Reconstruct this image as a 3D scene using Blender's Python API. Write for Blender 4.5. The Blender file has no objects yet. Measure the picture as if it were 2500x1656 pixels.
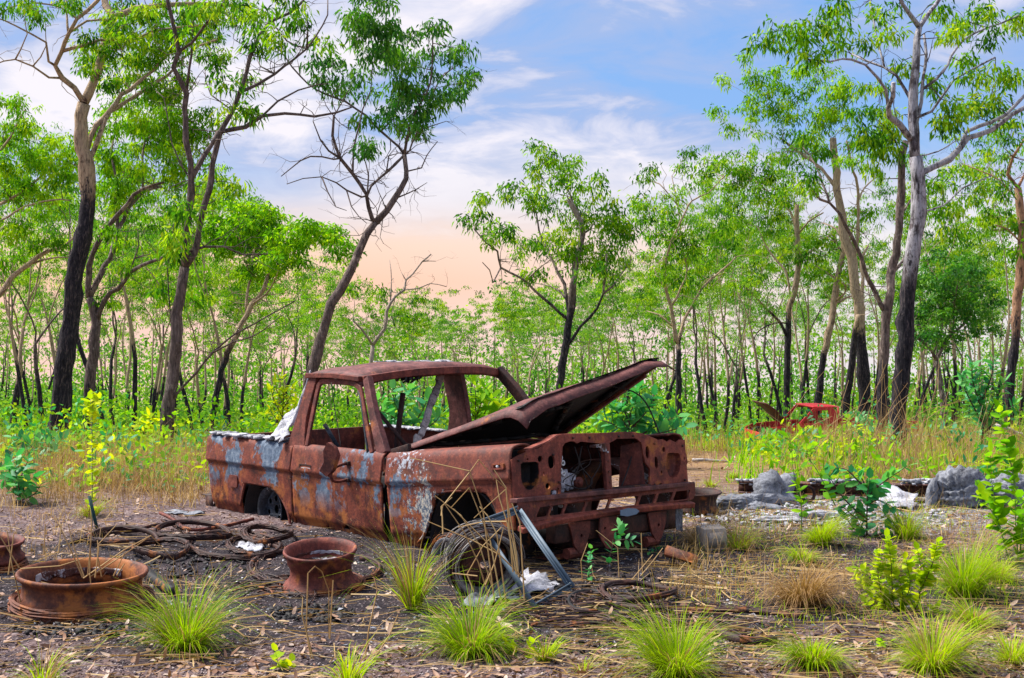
import bpy, bmesh, math, random
import numpy as np
from mathutils import Vector, Matrix

SC = bpy.context.scene
COL = SC.collection
R = math.radians

# ------------------------------------------------------------------ camera
FPX, CAMH, CPITCH = 3165.0, 1.547, R(-0.74)
cam_d = bpy.data.cameras.new('camera')
cam_d.sensor_width = 36.0
cam_d.lens = FPX / 2500.0 * 36.0
cam_d.clip_start = 0.05
cam_d.clip_end = 4000.0
cam = bpy.data.objects.new('camera', cam_d)
COL.objects.link(cam)
cam.location = (0, 0, CAMH)
cam.rotation_euler = (R(90) + CPITCH, 0, 0)
SC.camera = cam

# ------------------------------------------------------------------ light, sky, exposure
SUN_EL, SUN_AZ = R(54), R(292)          # azimuth clockwise from +Y
SC.view_settings.view_transform = 'Standard'
SC.view_settings.look = 'None'
SC.view_settings.gamma = 1.0
SC.view_settings.use_curve_mapping = False
SC.view_settings.exposure = EXPOSURE = 0.9

sun_d = bpy.data.lights.new('sun', 'SUN')
sun_d.energy = 5.0
sun_d.angle = R(22)
sun_d.color = (1.0, 0.95, 0.88)
sun = bpy.data.objects.new('sun', sun_d)
COL.objects.link(sun)
sdir = Vector((math.sin(SUN_AZ) * math.cos(SUN_EL), math.cos(SUN_AZ) * math.cos(SUN_EL), math.sin(SUN_EL)))
sun.rotation_euler = sdir.to_track_quat('Z', 'Y').to_euler()
sun.location = (0, 0, 30)


class N:
    """tiny node-building helper"""
    def __init__(self, tree):
        self.t = tree
        self.n = tree.nodes
        self.l = tree.links

    def new(self, typ, **kw):
        nd = self.n.new(typ)
        for k, v in kw.items():
            setattr(nd, k, v)
        return nd

    def put(self, sock, v):
        if v is None:
            return
        if isinstance(v, bpy.types.NodeSocket):
            self.l.new(v, sock)
        elif isinstance(v, (int, float)):
            try:
                sock.default_value = v
            except TypeError:
                sock.default_value = (v, v, v)
        else:
            v = tuple(v)
            if len(sock.default_value) == 4 and len(v) == 3:
                v = v + (1.0,)
            sock.default_value = v

    def math(self, op, a, b=None, c=None, clamp=False):
        nd = self.new('ShaderNodeMath', operation=op, use_clamp=clamp)
        self.put(nd.inputs[0], a)
        self.put(nd.inputs[1], b)
        self.put(nd.inputs[2], c)
        return nd.outputs[0]

    def vmath(self, op, a, b=None):
        nd = self.new('ShaderNodeVectorMath', operation=op)
        self.put(nd.inputs[0], a)
        self.put(nd.inputs[1], b)
        return nd.outputs['Value'] if op in ('LENGTH', 'DISTANCE', 'DOT_PRODUCT') else nd.outputs[0]

    def mix(self, f, a, b, blend='MIX'):
        nd = self.new('ShaderNodeMix', data_type='RGBA', blend_type=blend)
        self.put(nd.inputs[0], f)
        self.put(nd.inputs[6], a)
        self.put(nd.inputs[7], b)
        return nd.outputs[2]

    def noise(self, vec, scale, detail=4, rough=0.55, dist=0.0):
        nd = self.new('ShaderNodeTexNoise')
        self.put(nd.inputs['Vector'], vec)
        nd.inputs['Scale'].default_value = scale
        nd.inputs['Detail'].default_value = detail
        nd.inputs['Roughness'].default_value = rough
        nd.inputs['Distortion'].default_value = dist
        return nd.outputs[0]

    def voro(self, vec, scale, feature='F1'):
        nd = self.new('ShaderNodeTexVoronoi', feature=feature)
        self.put(nd.inputs['Vector'], vec)
        nd.inputs['Scale'].default_value = scale
        return nd

    def ramp(self, f, stops, interp='LINEAR'):
        nd = self.new('ShaderNodeValToRGB')
        nd.color_ramp.interpolation = interp
        el = nd.color_ramp.elements
        while len(el) < len(stops):
            el.new(0.5)
        for e, (p, c) in zip(el, stops):
            e.position = p
            if isinstance(c, (int, float)):
                c = (c, c, c)
            e.color = tuple(c) + (1.0,)
        self.put(nd.inputs[0], f)
        return nd.outputs[0]

    def step(self, f, lo, hi):
        nd = self.new('ShaderNodeMapRange', clamp=True)
        self.put(nd.inputs[0], f)
        nd.inputs[1].default_value = lo
        nd.inputs[2].default_value = hi
        nd.inputs[3].default_value = 0.0
        nd.inputs[4].default_value = 1.0
        return nd.outputs[0]

    def attr(self, name):
        return self.new('ShaderNodeAttribute', attribute_name=name).outputs['Fac']

    def coord(self, which='Object'):
        return self.new('ShaderNodeTexCoord').outputs[which]

    def pos(self):
        return self.new('ShaderNodeNewGeometry').outputs['Position']

    def xyz(self, vec):
        nd = self.new('ShaderNodeSeparateXYZ')
        self.put(nd.inputs[0], vec)
        return nd.outputs

    def comb(self, x, y, z):
        nd = self.new('ShaderNodeCombineXYZ')
        self.put(nd.inputs[0], x)
        self.put(nd.inputs[1], y)
        self.put(nd.inputs[2], z)
        return nd.outputs[0]

    def bump(self, h, strength=0.4, dist=0.01):
        nd = self.new('ShaderNodeBump')
        nd.inputs['Strength'].default_value = strength
        nd.inputs['Distance'].default_value = dist
        self.put(nd.inputs['Height'], h)
        return nd.outputs[0]


world = bpy.data.worlds.new('World')
SC.world = world
world.use_nodes = True
w = N(world.node_tree)
w.n.clear()
WS = 0.10
sky = w.new('ShaderNodeTexSky', sky_type='NISHITA', sun_disc=False)
sky.sun_elevation = SUN_EL
sky.sun_rotation = SUN_AZ
sky.altitude = 50.0
sky.air_density = 1.0
sky.dust_density = 1.2
sky.ozone_density = 1.2
gv = w.coord('Generated')
gx, gy, gz_ = w.xyz(gv)
el = w.math('MAXIMUM', gz_, 0.0)
# cloud sheets lie on a high flat layer, so they thin out and crowd towards the horizon
den = w.math('ADD', el, 0.16)
cv = w.comb(w.math('DIVIDE', gx, den), w.math('DIVIDE', gy, den), 0.0)
cv = w.vmath('ADD', cv, (5.3, 2.2, 0.4))
c1 = w.noise(cv, 1.1, 4, 0.5, 0.6)
c2 = w.noise(cv, 3.6, 7, 0.60, 0.5)
cl = w.math('ADD', w.math('MULTIPLY', c1, 0.60), w.math('MULTIPLY', c2, 0.40))
cmask = w.step(cl, 0.38, 0.50)
lit = w.step(cl, 0.47, 0.60)
S = 0.76 / WS
# thin high cloud: lavender grey bellies, warm white where the cloud is thick and lit
veil = w.mix(lit, (0.31 * S, 0.38 * S, 0.58 * S), (0.74 * S, 0.69 * S, 0.71 * S))
nsky = w.mix(0.65, w.mix(1.0, sky.outputs[0], (.8, .8, .8), 'MULTIPLY'), (0.14 * S, 0.32 * S, 0.70 * S))
hi_sky = w.mix(w.math('MULTIPLY', cmask, 0.90), nsky, veil)
# low evening haze bank round the horizon, pinker towards the sunset ahead
low = w.ramp(el, [(0.0, (0.98, 0.66, 0.56)), (0.03, (1.0, 0.61, 0.43)), (0.06, (0.97, 0.70, 0.55)), (0.095, (0.78, 0.74, 0.80)), (0.16, (0.52, 0.60, 0.80))])
pale_low = w.ramp(el, [(0.0, (0.84, 0.78, 0.80)), (0.05, (0.88, 0.83, 0.84)), (0.10, (0.76, 0.77, 0.85)), (0.16, (0.58, 0.66, 0.84))])
ahead = w.step(w.math('SUBTRACT', gy, w.math('MULTIPLY', gx, .25)), 0.90, 1.03)
low = w.mix(ahead, pale_low, low)
low = w.mix(1.0, low, (S * .76, S * .76, S * .76), 'MULTIPLY')
lowf = w.math('ADD', el, w.math('MULTIPLY', w.math('SUBTRACT', c2, 0.5), 0.09))
k = w.step(lowf, 0.065, 0.135)
skyc = w.mix(k, low, hi_sky)
bg = w.new('ShaderNodeBackground')
w.put(bg.inputs[0], skyc)
bg.inputs[1].default_value = WS
wo = w.new('ShaderNodeOutputWorld')
w.l.new(bg.outputs[0], wo.inputs[0])

SC.cycles.max_bounces = 6
SC.cycles.diffuse_bounces = 3
SC.cycles.transmission_bounces = 3
SC.cycles.use_denoising = True

# ------------------------------------------------------------------ geometry helpers
CP, SP = math.cos(CPITCH), math.sin(CPITCH)


def ray(px, py):
    v = -(py - 828.0) / FPX
    return np.array([(px - 1250.0) / FPX, CP - v * SP, SP + v * CP])


C0 = np.array([0, 0, CAMH])


def at(px, py, Y):
    """point seen at a photo pixel, standing Y metres into the scene"""
    d = ray(px, py)
    return C0 + d * (Y / d[1])


def mpp(Y):
    return Y / FPX


PY_ = [-60, 0, 12.5, 14, 16, 20, 25, 38, 60, 90, 130, 250, 900, 1600]
PZ_ = [0, 0, 0, -.03, -.12, -.43, -.90, -2.1, -3.5, -5.2, -8.0, -17.0, -62.0, -112.0]


def gz(x, y):
    x = np.asarray(x, float)
    y = np.asarray(y, float)
    z = np.interp(y, PY_, PZ_)
    b = (np.sin(x * 1.7 + y * .9) * .5 + np.sin(x * .8 - y * 1.9 + 1.3) * .5 + np.sin(x * 4.1 + 2.0 * y + .4) * .22 + np.sin(3.3 * x - 4.7 * y) * .2)
    return z + b * np.interp(y, [0, 12, 20, 60], [.014, .014, .06, .15])


def gp(px, py):
    """ground point under a photo pixel"""
    d = ray(px, py)
    t = CAMH / max(-d[2], .05)
    for _ in range(8):
        P = C0 + d * t
        t = (CAMH - float(gz(P[0], P[1]))) / max(-d[2], .02)
    return C0 + d * t


def link(o, parent=None):
    COL.objects.link(o)
    if parent is not None:
        o.parent = parent
    return o


def mesh_np(name, V, F, smooth=False, fattr=None, vattr=None):
    V = np.asarray(V, np.float32).reshape(-1, 3)
    F = np.asarray(F, np.int32)
    me = bpy.data.meshes.new(name)
    n, k = F.shape
    me.vertices.add(len(V))
    me.vertices.foreach_set('co', V.ravel())
    me.loops.add(n * k)
    me.loops.foreach_set('vertex_index', F.ravel())
    me.polygons.add(n)
    me.polygons.foreach_set('loop_start', np.arange(0, n * k, k, dtype=np.int32))
    me.polygons.foreach_set('loop_total', np.full(n, k, np.int32))
    if smooth:
        me.polygons.foreach_set('use_smooth', np.ones(n, bool))
    me.update(calc_edges=True)
    for nm, arr in (fattr or {}).items():
        a = me.attributes.new(nm, 'FLOAT', 'FACE')
        a.data.foreach_set('value', np.asarray(arr, np.float32))
    for nm, arr in (vattr or {}).items():
        a = me.attributes.new(nm, 'FLOAT', 'POINT')
        a.data.foreach_set('value', np.asarray(arr, np.float32))
    return me


def obj(name, me, mat, parent=None):
    o = bpy.data.objects.new(name, me)
    if mat is not None and len(me.materials) == 0:
        me.materials.append(mat)
    return link(o, parent)


def empty(name, loc, rz=0.0):
    o = bpy.data.objects.new(name, None)
    o.empty_display_size = 0.2
    o.location = loc
    o.rotation_euler = (0, 0, rz)
    return link(o)


def tag(o, label=None, cat=None, group=None, kind=None):
    if label:
        o['label'] = label
    if cat:
        o['category'] = cat
    if group:
        o['group'] = group
    if kind:
        o['kind'] = kind
    return o


class MB:
    """collects quads and tubes into one mesh; c = charring, t = tone per vertex"""
    def __init__(self):
        self.V, self.F, self.c, self.t, self.n = [], [], [], [], 0

    def add(self, V, F, c=0.0, t=0.0):
        V = np.asarray(V, float).reshape(-1, 3)
        F = np.asarray(F, int)
        if F.shape[1] == 3:
            F = np.c_[F, F[:, 2]]
        self.V.append(V)
        self.F.append(F + self.n)
        self.n += len(V)
        self.c.append(np.broadcast_to(np.asarray(c, float), (len(V),)))
        self.t.append(np.broadcast_to(np.asarray(t, float), (len(V),)))

    def tube(self, P, rad, n=6, c=0.0, t=0.0, cap=True, wob=0.0, rng=None):
        P = np.asarray(P, float)
        k = len(P)
        rad = np.broadcast_to(np.asarray(rad, float), (k,))
        T = np.gradient(P, axis=0)
        T /= np.linalg.norm(T, axis=1)[:, None] + 1e-12
        u = np.array([1., 0, 0]) if abs(T[0][0]) < .8 else np.array([0, 1., 0])
        a = np.arange(n) * 2 * math.pi / n
        ca, sa = np.cos(a)[:, None], np.sin(a)[:, None]
        out = np.empty((k, n, 3))
        for i in range(k):
            u = u - T[i] * (u @ T[i])
            u = u / (np.linalg.norm(u) + 1e-12)
            v = np.cross(T[i], u)
            rr = rad[i]
            if wob and rng is not None:
                rr = rr * (1 + wob * rng.uniform(-1, 1, (n, 1)))
            out[i] = P[i] + rr * (ca * u + sa * v)
        i = np.arange(k - 1)[:, None] * n
        j = np.arange(n)[None]
        j2 = (j + 1) % n
        F = np.stack([i + j, i + j2, i + n + j2, i + n + j], -1).reshape(-1, 4)
        V = out.reshape(-1, 3)
        cc = np.repeat(np.broadcast_to(np.asarray(c, float), (k,)), n)
        tt = np.repeat(np.broadcast_to(np.asarray(t, float), (k,)), n)
        if cap:
            b = len(V)
            V = np.vstack([V, P[0], P[-1]])
            cc = np.r_[cc, cc[0], cc[-1]]
            tt = np.r_[tt, tt[0], tt[-1]]
            jj = np.arange(n)
            F = np.vstack([F, np.c_[(jj + 1) % n, jj, np.full(n, b), np.full(n, b)],
                           np.c_[(k - 1) * n + jj, (k - 1) * n + (jj + 1) % n, np.full(n, b + 1), np.full(n, b + 1)]])
        self.add(V, F, cc, tt)

    def box(self, c, s, M=None, jit=0.0, rng=None):
        h = np.array(s) / 2
        V = np.array([[x, y, z] for x in (-1, 1) for y in (-1, 1) for z in (-1, 1)], float) * h
        if jit and rng is not None:
            V += rng.uniform(-jit, jit, V.shape)
        if M is not None:
            V = V @ np.asarray(M, float).T
        self.add(V + np.asarray(c, float), [[0, 1, 3, 2], [4, 6, 7, 5], [0, 4, 5, 1], [2, 3, 7, 6], [0, 2, 6, 4], [1, 5, 7, 3]])

    def bar(self, a, b, w, h, up=(0, 0, 1)):
        """box beam from a to b, w wide across, h along up"""
        a, b = np.asarray(a, float), np.asarray(b, float)
        d = b - a
        L = np.linalg.norm(d)
        x = d / L
        y = np.cross(np.asarray(up, float), x)
        y /= np.linalg.norm(y) + 1e-12
        z = np.cross(x, y)
        self.box((a + b) / 2, (L, w, h), np.stack([x, y, z], 1))

    def mesh(self, name, smooth=False):
        V = np.vstack(self.V)
        F = np.vstack(self.F)
        tri = F[:, 2] == F[:, 3]
        if tri.any():
            me = bpy.data.meshes.new(name)
            q = [tuple(f) for f in F[~tri]] + [tuple(f[:3]) for f in F[tri]]
            me.from_pydata(V.tolist(), [], q)
            if smooth:
                me.polygons.foreach_set('use_smooth', np.ones(len(me.polygons), bool))
            for nm, arr in (('char', self.c), ('tone', self.t)):
                a = me.attributes.new(nm, 'FLOAT', 'POINT')
                a.data.foreach_set('value', np.concatenate(arr).astype(np.float32))
            me.update()
            return me
        return mesh_np(name, V, F, smooth, vattr={'char': np.concatenate(self.c), 'tone': np.concatenate(self.t)})

    def build(self, name, mat, parent=None, smooth=False, bevel=0.0):
        o = obj(name, self.mesh(name, smooth), mat, parent)
        if bevel:
            m = o.modifiers.new('bevel', 'BEVEL')
            m.width = bevel
            m.segments = 2
            m.limit_method = 'ANGLE'
        return o


def smooth_path(P, step):
    """Catmull-Rom resampling of a polyline"""
    P = np.asarray(P, float)
    if len(P) < 3:
        n = max(2, int(np.linalg.norm(P[-1] - P[0]) / step) + 1)
        t = np.linspace(0, 1, n)[:, None]
        return P[0] * (1 - t) + P[-1] * t, t[:, 0]
    Q = np.vstack([2 * P[0] - P[1], P, 2 * P[-1] - P[-2]])
    out, par = [], []
    m = len(P) - 1
    for i in range(m):
        a, b, c, d = Q[i:i + 4]
        n = max(1, int(np.linalg.norm(c - b) / step))
        for j in range(n):
            t = j / n
            out.append(.5 * (2 * b + (c - a) * t + (2 * a - 5 * b + 4 * c - d) * t * t + (3 * b - a - 3 * c + d) * t ** 3))
            par.append((i + t) / m)
    out.append(P[-1])
    par.append(1.0)
    return np.array(out), np.array(par)


def nrm(v):
    return v / (np.linalg.norm(v, axis=-1, keepdims=True) + 1e-12)


def leaf_quads(P, D, L, Wd, rng, fold=.25):
    n = len(P)
    L = np.broadcast_to(L, (n,))[:, None]
    Wd = np.broadcast_to(Wd, (n,))[:, None]
    S = nrm(np.cross(D, rng.normal(size=(n, 3))))
    U = np.cross(S, D)
    mid = P + D * L * .42 + U * Wd * fold
    tip = P + D * L
    tip[:, 2] -= L[:, 0] * .12
    V = np.stack([P, mid + S * Wd * .5, tip, mid - S * Wd * .5], 1).reshape(-1, 3)
    return V, np.arange(4 * n).reshape(n, 4)


def broad_leaves(P, D, L, Wd, rng, up=None, curl=.15):
    """wider leaves: folded along the midrib, rounded outline, 4 quads each"""
    n = len(P)
    L = np.broadcast_to(L, (n,))[:, None]
    Wd = np.broadcast_to(Wd, (n,))[:, None]
    up = np.array([0, 0, 1.]) if up is None else up
    S = nrm(np.cross(D, up + rng.normal(size=(n, 3)) * .35))
    U = np.cross(S, D)
    r0 = P
    r1 = P + D * L * .5 - U * Wd * .10
    r2 = P + D * L - U * L * curl
    l1 = P + D * L * .22 + S * Wd * .44
    l2 = P + D * L * .68 + S * Wd * .42 - U * L * curl * .4
    q1 = P + D * L * .22 - S * Wd * .44
    q2 = P + D * L * .68 - S * Wd * .42 - U * L * curl * .4
    V = np.stack([r0, r1, r2, l1, l2, q1, q2], 1).reshape(-1, 3)
    b = np.arange(n)[:, None] * 7
    F = np.stack([np.c_[b, b + 1, b + 4, b + 3], np.c_[b + 1, b + 2, b + 4, b + 4], np.c_[b + 1, b, b + 5, b + 6], np.c_[b + 2, b + 1, b + 6, b + 6]], 1)
    return V, F.reshape(-1, 4)


def tri_safe(name, V, F, **kw):
    """split quads that repeat a vertex into clean triangles (all faces become triangles)"""
    F = np.asarray(F)
    deg = F[:, 2] == F[:, 3]
    T1 = F[:, :3]
    T2 = F[~deg][:, [0, 2, 3]]
    fa = {k_: np.r_[v, np.asarray(v)[~deg]] for k_, v in kw.pop('fattr', {}).items()}
    return mesh_np(name, V, np.vstack([T1, T2]), fattr=fa, **kw)


def blades(B, az, L, lean, wd, rng, seg=3, bend=.9):
    """grass blades: tapered strips that bow outwards"""
    n = len(B)
    L = np.broadcast_to(L, (n,))
    h = np.stack([np.cos(az), np.sin(az), np.zeros(n)], 1)
    s = np.stack([-np.sin(az), np.cos(az), np.zeros(n)], 1)
    tw = rng.uniform(-.9, .9, n)[:, None]
    s = nrm(s + h * tw)
    rows = []
    for i in range(seg + 1):
        t = i / seg
        a = lean + bend * t * t * lean
        p = B + h * (L * np.sin(a) * t)[:, None]
        p[:, 2] += L * np.cos(a) * t
        wv = (np.broadcast_to(wd, (n,)) * (1 - t) ** .7 + .0006)[:, None] * .5
        rows += [p - s * wv, p + s * wv]
    V = np.stack(rows, 1).reshape(-1, 3)
    m = 2 * (seg + 1)
    b = np.arange(n)[:, None] * m
    F = np.stack([np.c_[b + 2 * i, b + 2 * i + 1, b + 2 * i + 3, b + 2 * i + 2] for i in range(seg)], 1).reshape(-1, 4)
    return V, F

# ------------------------------------------------------------------ materials
MAT = {}


def material(name, fn):
    m = bpy.data.materials.new(name)
    m.use_nodes = True
    t = N(m.node_tree)
    t.n.clear()
    out = t.new('ShaderNodeOutputMaterial')
    sh = fn(t)
    t.l.new(sh, out.inputs[0])
    MAT[name] = m
    return m


def principled(t, col, rough=0.8, metal=0.0, normal=None, spec=0.3):
    b = t.new('ShaderNodeBsdfPrincipled')
    t.put(b.inputs['Base Color'], col)
    t.put(b.inputs['Roughness'], rough)
    t.put(b.inputs['Metallic'], metal)
    b.inputs['Specular IOR Level'].default_value = spec
    if normal is not None:
        t.l.new(normal, b.inputs['Normal'])
    return b.outputs[0]


def leafy(stops, transl=0.45, gloss=0.35):
    def fn(t):
        f = t.attr('tint')
        big = t.noise(t.pos(), 0.7, 2, .5)
        f2 = t.math('ADD', t.math('MULTIPLY', f, .72), t.math('MULTIPLY', big, .34))
        col = t.ramp(f2, stops)
        b = principled(t, col, .55, 0, None, gloss)
        tr = t.new('ShaderNodeBsdfTranslucent')
        t.put(tr.inputs[0], t.mix(1.0, col, (1.25, 1.2, .6), 'MULTIPLY'))
        mx = t.new('ShaderNodeMixShader')
        mx.inputs[0].default_value = transl
        t.l.new(b, mx.inputs[1])
        t.l.new(tr.outputs[0], mx.inputs[2])
        return mx.outputs[0]
    return fn


material('leaf_gum', leafy([(.12, (.012, .070, .008)), (.36, (.06, .23, .008)), (.62, (.19, .42, .010)), (.92, (.44, .56, .02))], .5, .06))
material('leaf_dark', leafy([(.1, (.012, .085, .014)), (.5, (.045, .21, .012)), (.9, (.16, .36, .02))], .42, .3))
material('leaf_lime', leafy([(.12, (.03, .13, .006)), (.45, (.14, .40, .006)), (.88, (.40, .60, .012))], .5, .06))
material('leaf_far', leafy([(.12, (.02, .11, .03)), (.45, (.10, .30, .03)), (.88, (.30, .50, .03))], .5, .05))
material('leaf_teal', leafy([(.1, (.012, .15, .06)), (.5, (.035, .30, .09)), (.9, (.16, .48, .09))], .4, .5))
material('leaf_yellow', leafy([(.1, (.14, .30, .006)), (.5, (.38, .56, .008)), (.9, (.66, .68, .012))], .55, .1))
material('grass_green', leafy([(.08, (.30, .22, .07)), (.2, (.07, .20, .004)), (.5, (.28, .46, .004)), (.9, (.55, .64, .008))], .45, .08))
material('grass_dry', leafy([(.1, (.16, .085, .04)), (.5, (.36, .22, .095)), (.9, (.56, .41, .20))], .3, .1))
material('leaf_litter', leafy([(.1, (.10, .045, .03)), (.45, (.28, .15, .09)), (.75, (.40, .27, .19)), (.95, (.55, .46, .40))], .1, .3))


def m_bark(pale, brown):
    def fn(t):
        p = t.coord('Object')
        pv = t.vmath('MULTIPLY', p, (1, 1, .30))
        n = t.math('ADD', t.math('MULTIPLY', t.noise(p, 3.2, 7, .72), .5), t.math('MULTIPLY', t.noise(t.vmath('MULTIPLY', p, (1, 1, .3)), 13.0, 6, .7, .5), .5))
        n2 = t.noise(pv, 26.0, 7, .72, .6)
        n3 = t.noise(t.vmath('MULTIPLY', p, (1, 1, .12)), 48.0, 4, .7)
        tone = t.step(t.math('ADD', t.attr('tone'), t.math('MULTIPLY', t.math('SUBTRACT', n, .5), 3.4)), .36, .62)
        fis = t.math('ADD', t.math('MULTIPLY', n2, .55), t.math('MULTIPLY', n3, .45))
        c_b = t.ramp(fis, [(.36, tuple(x * .28 for x in brown)), (.5, brown), (.64, tuple(min(1, x * 2.1) for x in brown))])
        c_p = t.ramp(fis, [(.38, tuple(x * .35 for x in pale)), (.49, pale), (.60, tuple(min(1, x * 1.35) for x in pale))])
        col = t.mix(tone, c_b, c_p)
        ch = t.step(t.math('ADD', t.attr('char'), t.math('MULTIPLY', t.math('SUBTRACT', n, .5), 3.0)), .40, .60)
        col = t.mix(ch, col, t.ramp(fis, [(.38, (.006, .006, .009)), (.52, (.030, .027, .033)), (.62, (.13, .10, .095)), (.7, (.26, .20, .17))]))
        return principled(t, col, .9, 0, t.bump(fis, 1.0, .04), .15)
    return fn


material('bark_cream', m_bark((.40, .29, .19), (.10, .062, .045)))
material('bark_white', m_bark((.36, .34, .36), (.085, .07, .072)))
material('bark_grey', m_bark((.34, .27, .23), (.12, .09, .08)))
material('bark_orange', m_bark((.36, .20, .12), (.10, .06, .045)))


def m_rust(paint=False, lo=(.045, .012, .008), mid=(.115, .026, .016), hi=(.20, .058, .036), org=.5, ash=0.0):
    def fn(t):
        p = t.coord('Object')
        x, y, z = t.xyz(p)
        n1 = t.noise(p, 2.6, 6, .6)
        n2 = t.noise(p, 11.0, 7, .66)
        n3 = t.noise(p, 60.0, 5, .7)
        n4 = t.noise(t.vmath('MULTIPLY', p, (1, 1, .45)), 7.0, 9, .70, .4)
        v = t.math('ADD', t.math('MULTIPLY', n2, .6), t.math('MULTIPLY', n3, .4))
        col = t.ramp(v, [(.36, lo), (.5, mid), (.62, hi)])
        streak = t.noise(t.vmath('MULTIPLY', p, (1, 1, .10)), 16.0, 6, .7)
        col = t.mix(t.math('MULTIPLY', t.step(streak, .52, .66), .55), col, tuple(x * .38 for x in lo))
        col = t.mix(t.math('MULTIPLY', t.step(t.noise(p, 5.0, 6, .7, .4), .52, .62), .7), col, tuple(x * .7 for x in lo))
        col = t.mix(t.math('MULTIPLY', t.step(t.noise(p, 35.0, 4, .6), .60, .75), .5), col, tuple(min(1, h_ * 1.35) for h_ in hi))
        # fresher orange rust in patches
        ora = t.mix(n3, (.22, .055, .010), (.48, .17, .03))
        of = t.step(t.math('ADD', n1, t.math('MULTIPLY', t.math('SUBTRACT', n2, .5), .9)), .66 - .14 * org, .80 - .14 * org)
        if paint:
            low = t.step(z, .62, .12)
            of = t.math('MULTIPLY', of, t.math('ADD', t.math('MULTIPLY', low, .9), .08))
        col = t.mix(t.math('MULTIPLY', of, .85), col, ora)
        if paint:
            near = t.step(y, .20, .10)
            col = t.mix(t.math('MULTIPLY', t.step(z, .40, .66), .40), col, t.mix(n3, (.050, .014, .011), (.14, .038, .030)))
            # remains of burnt blue-grey paint
            band = t.math('MULTIPLY', t.step(z, .14, .30), t.step(z, .74, .64))
            zone = t.math('MULTIPLY', band, t.step(x, .52, .34))
            n5 = t.noise(t.vmath('MULTIPLY', p, (1, 1, .8)), 15.0, 9, .78, .3)
            pf_ = t.math('ADD', t.math('ADD', t.math('MULTIPLY', t.noise(t.vmath('MULTIPLY', p, (1, 1, .8)), 3.6, 3, .5), .6), t.math('MULTIPLY', n5, .4)), t.math('MULTIPLY', t.math('SUBTRACT', n1, .5), .2))
            pm = t.math('MULTIPLY', t.math('MULTIPLY', t.step(pf_, .522, .538), zone), near)
            grey = t.ramp(t.noise(p, 24, 5, .7), [(.3, (.03, .045, .075)), (.5, (.09, .13, .19)), (.66, (.20, .24, .29)), (.8, (.46, .48, .50))])
            col = t.mix(pm, col, grey)
            # pale blistered paint round the back of the front wheel arch and the wing top
            d1 = t.vmath('DISTANCE', t.vmath('MULTIPLY', p, (.85, .3, .70)), (.355, 0.0, .235))
            wm = t.step(t.math('SUBTRACT', d1, t.math('MULTIPLY', t.math('SUBTRACT', t.math('ADD', t.math('MULTIPLY', n4, .5), t.math('MULTIPLY', t.noise(p, 19, 8, .78), .5)), .5), 1.3)), .10, .075)
            wcol = t.ramp(t.noise(p, 40, 6, .75), [(.38, (.035, .06, .10)), (.46, (.10, .13, .17)), (.54, (.42, .40, .36)), (.64, (.58, .50, .34)), (.75, (.5, .30, .08))])
            col = t.mix(t.math('MULTIPLY', wm, near), col, wcol)
            d2 = t.vmath('DISTANCE', t.vmath('MULTIPLY', p, (.6, .3, 1.0)), (.13, 0.0, .60))
            wm2 = t.step(t.math('SUBTRACT', d2, t.math('MULTIPLY', t.math('SUBTRACT', t.noise(p, 26, 6, .75), .52), .9)), .06, .02)
            col = t.mix(t.math('MULTIPLY', wm2, near), col, t.mix(n3, (.20, .25, .33), (.55, .56, .58)))
            # yellow lichen-like flecks
            fl = t.math('MULTIPLY', t.step(t.noise(p, 30, 6, .75), .665, .70), near)
            col = t.mix(fl, col, t.mix(n1, (.62, .40, .10), (.60, .55, .40)))
        if ash:
            am = t.step(t.math('ADD', n4, t.math('MULTIPLY', t.math('SUBTRACT', n3, .5), .3)), .60 - ash, .66 - ash)
            col = t.mix(am, col, t.ramp(n2, [(.3, (.20, .22, .26)), (.6, (.52, .52, .54)), (.8, (.7, .68, .66))]))
        return principled(t, col, t.math('ADD', t.math('MULTIPLY', n2, .3), .55), 0.0, t.bump(t.math('ADD', n3, t.math('MULTIPLY', n2, 1.5)), .35, .006), .35)
    return fn


material('rust_paint', m_rust(True, (.045, .010, .007), (.165, .032, .016), (.31, .075, .036), org=1.35))
material('rust', m_rust(False, (.050, .013, .010), (.145, .032, .020), (.25, .068, .044), org=.25))
material('rust_mauve', m_rust(False, (.048, .016, .015), (.125, .038, .032), (.21, .080, .070), .05))
material('rust_dark', m_rust(False, (.012, .006, .006), (.040, .015, .011), (.085, .03, .02), .2))
material('rust_front', m_rust(False, (.080, .017, .011), (.20, .042, .025), (.33, .082, .052), .3))
material('rust_orange', m_rust(False, (.05, .014, .008), (.14, .04, .016), (.26, .085, .03), 1.1))
material('rust_ash', m_rust(False, (.03, .012, .010), (.08, .028, .018), (.15, .05, .035), .3, .02))
material('soot_shade', m_rust(False, (.003, .003, .004), (.009, .007, .007), (.022, .013, .011), .0))  # soot black, lowered further so recesses read as shade
material('rust_wheel_blue', m_rust(False, (.008, .009, .012), (.025, .030, .042), (.07, .085, .11), .0, -.02))


def m_ash(base=(.42, .43, .46), dark=(.06, .06, .075)):
    def fn(t):
        p = t.coord('Object')
        n1 = t.noise(p, 6, 7, .68)
        n2 = t.noise(p, 45, 6, .7)
        v = t.math('ADD', t.math('MULTIPLY', n1, .55), t.math('MULTIPLY', n2, .45))
        col = t.ramp(v, [(.36, dark), (.46, tuple(x * .6 for x in base)), (.56, base), (.72, tuple(min(.85, x * 1.45) for x in base))])
        return principled(t, col, .95, 0, t.bump(v, .9, .02), .1)
    return fn


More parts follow.
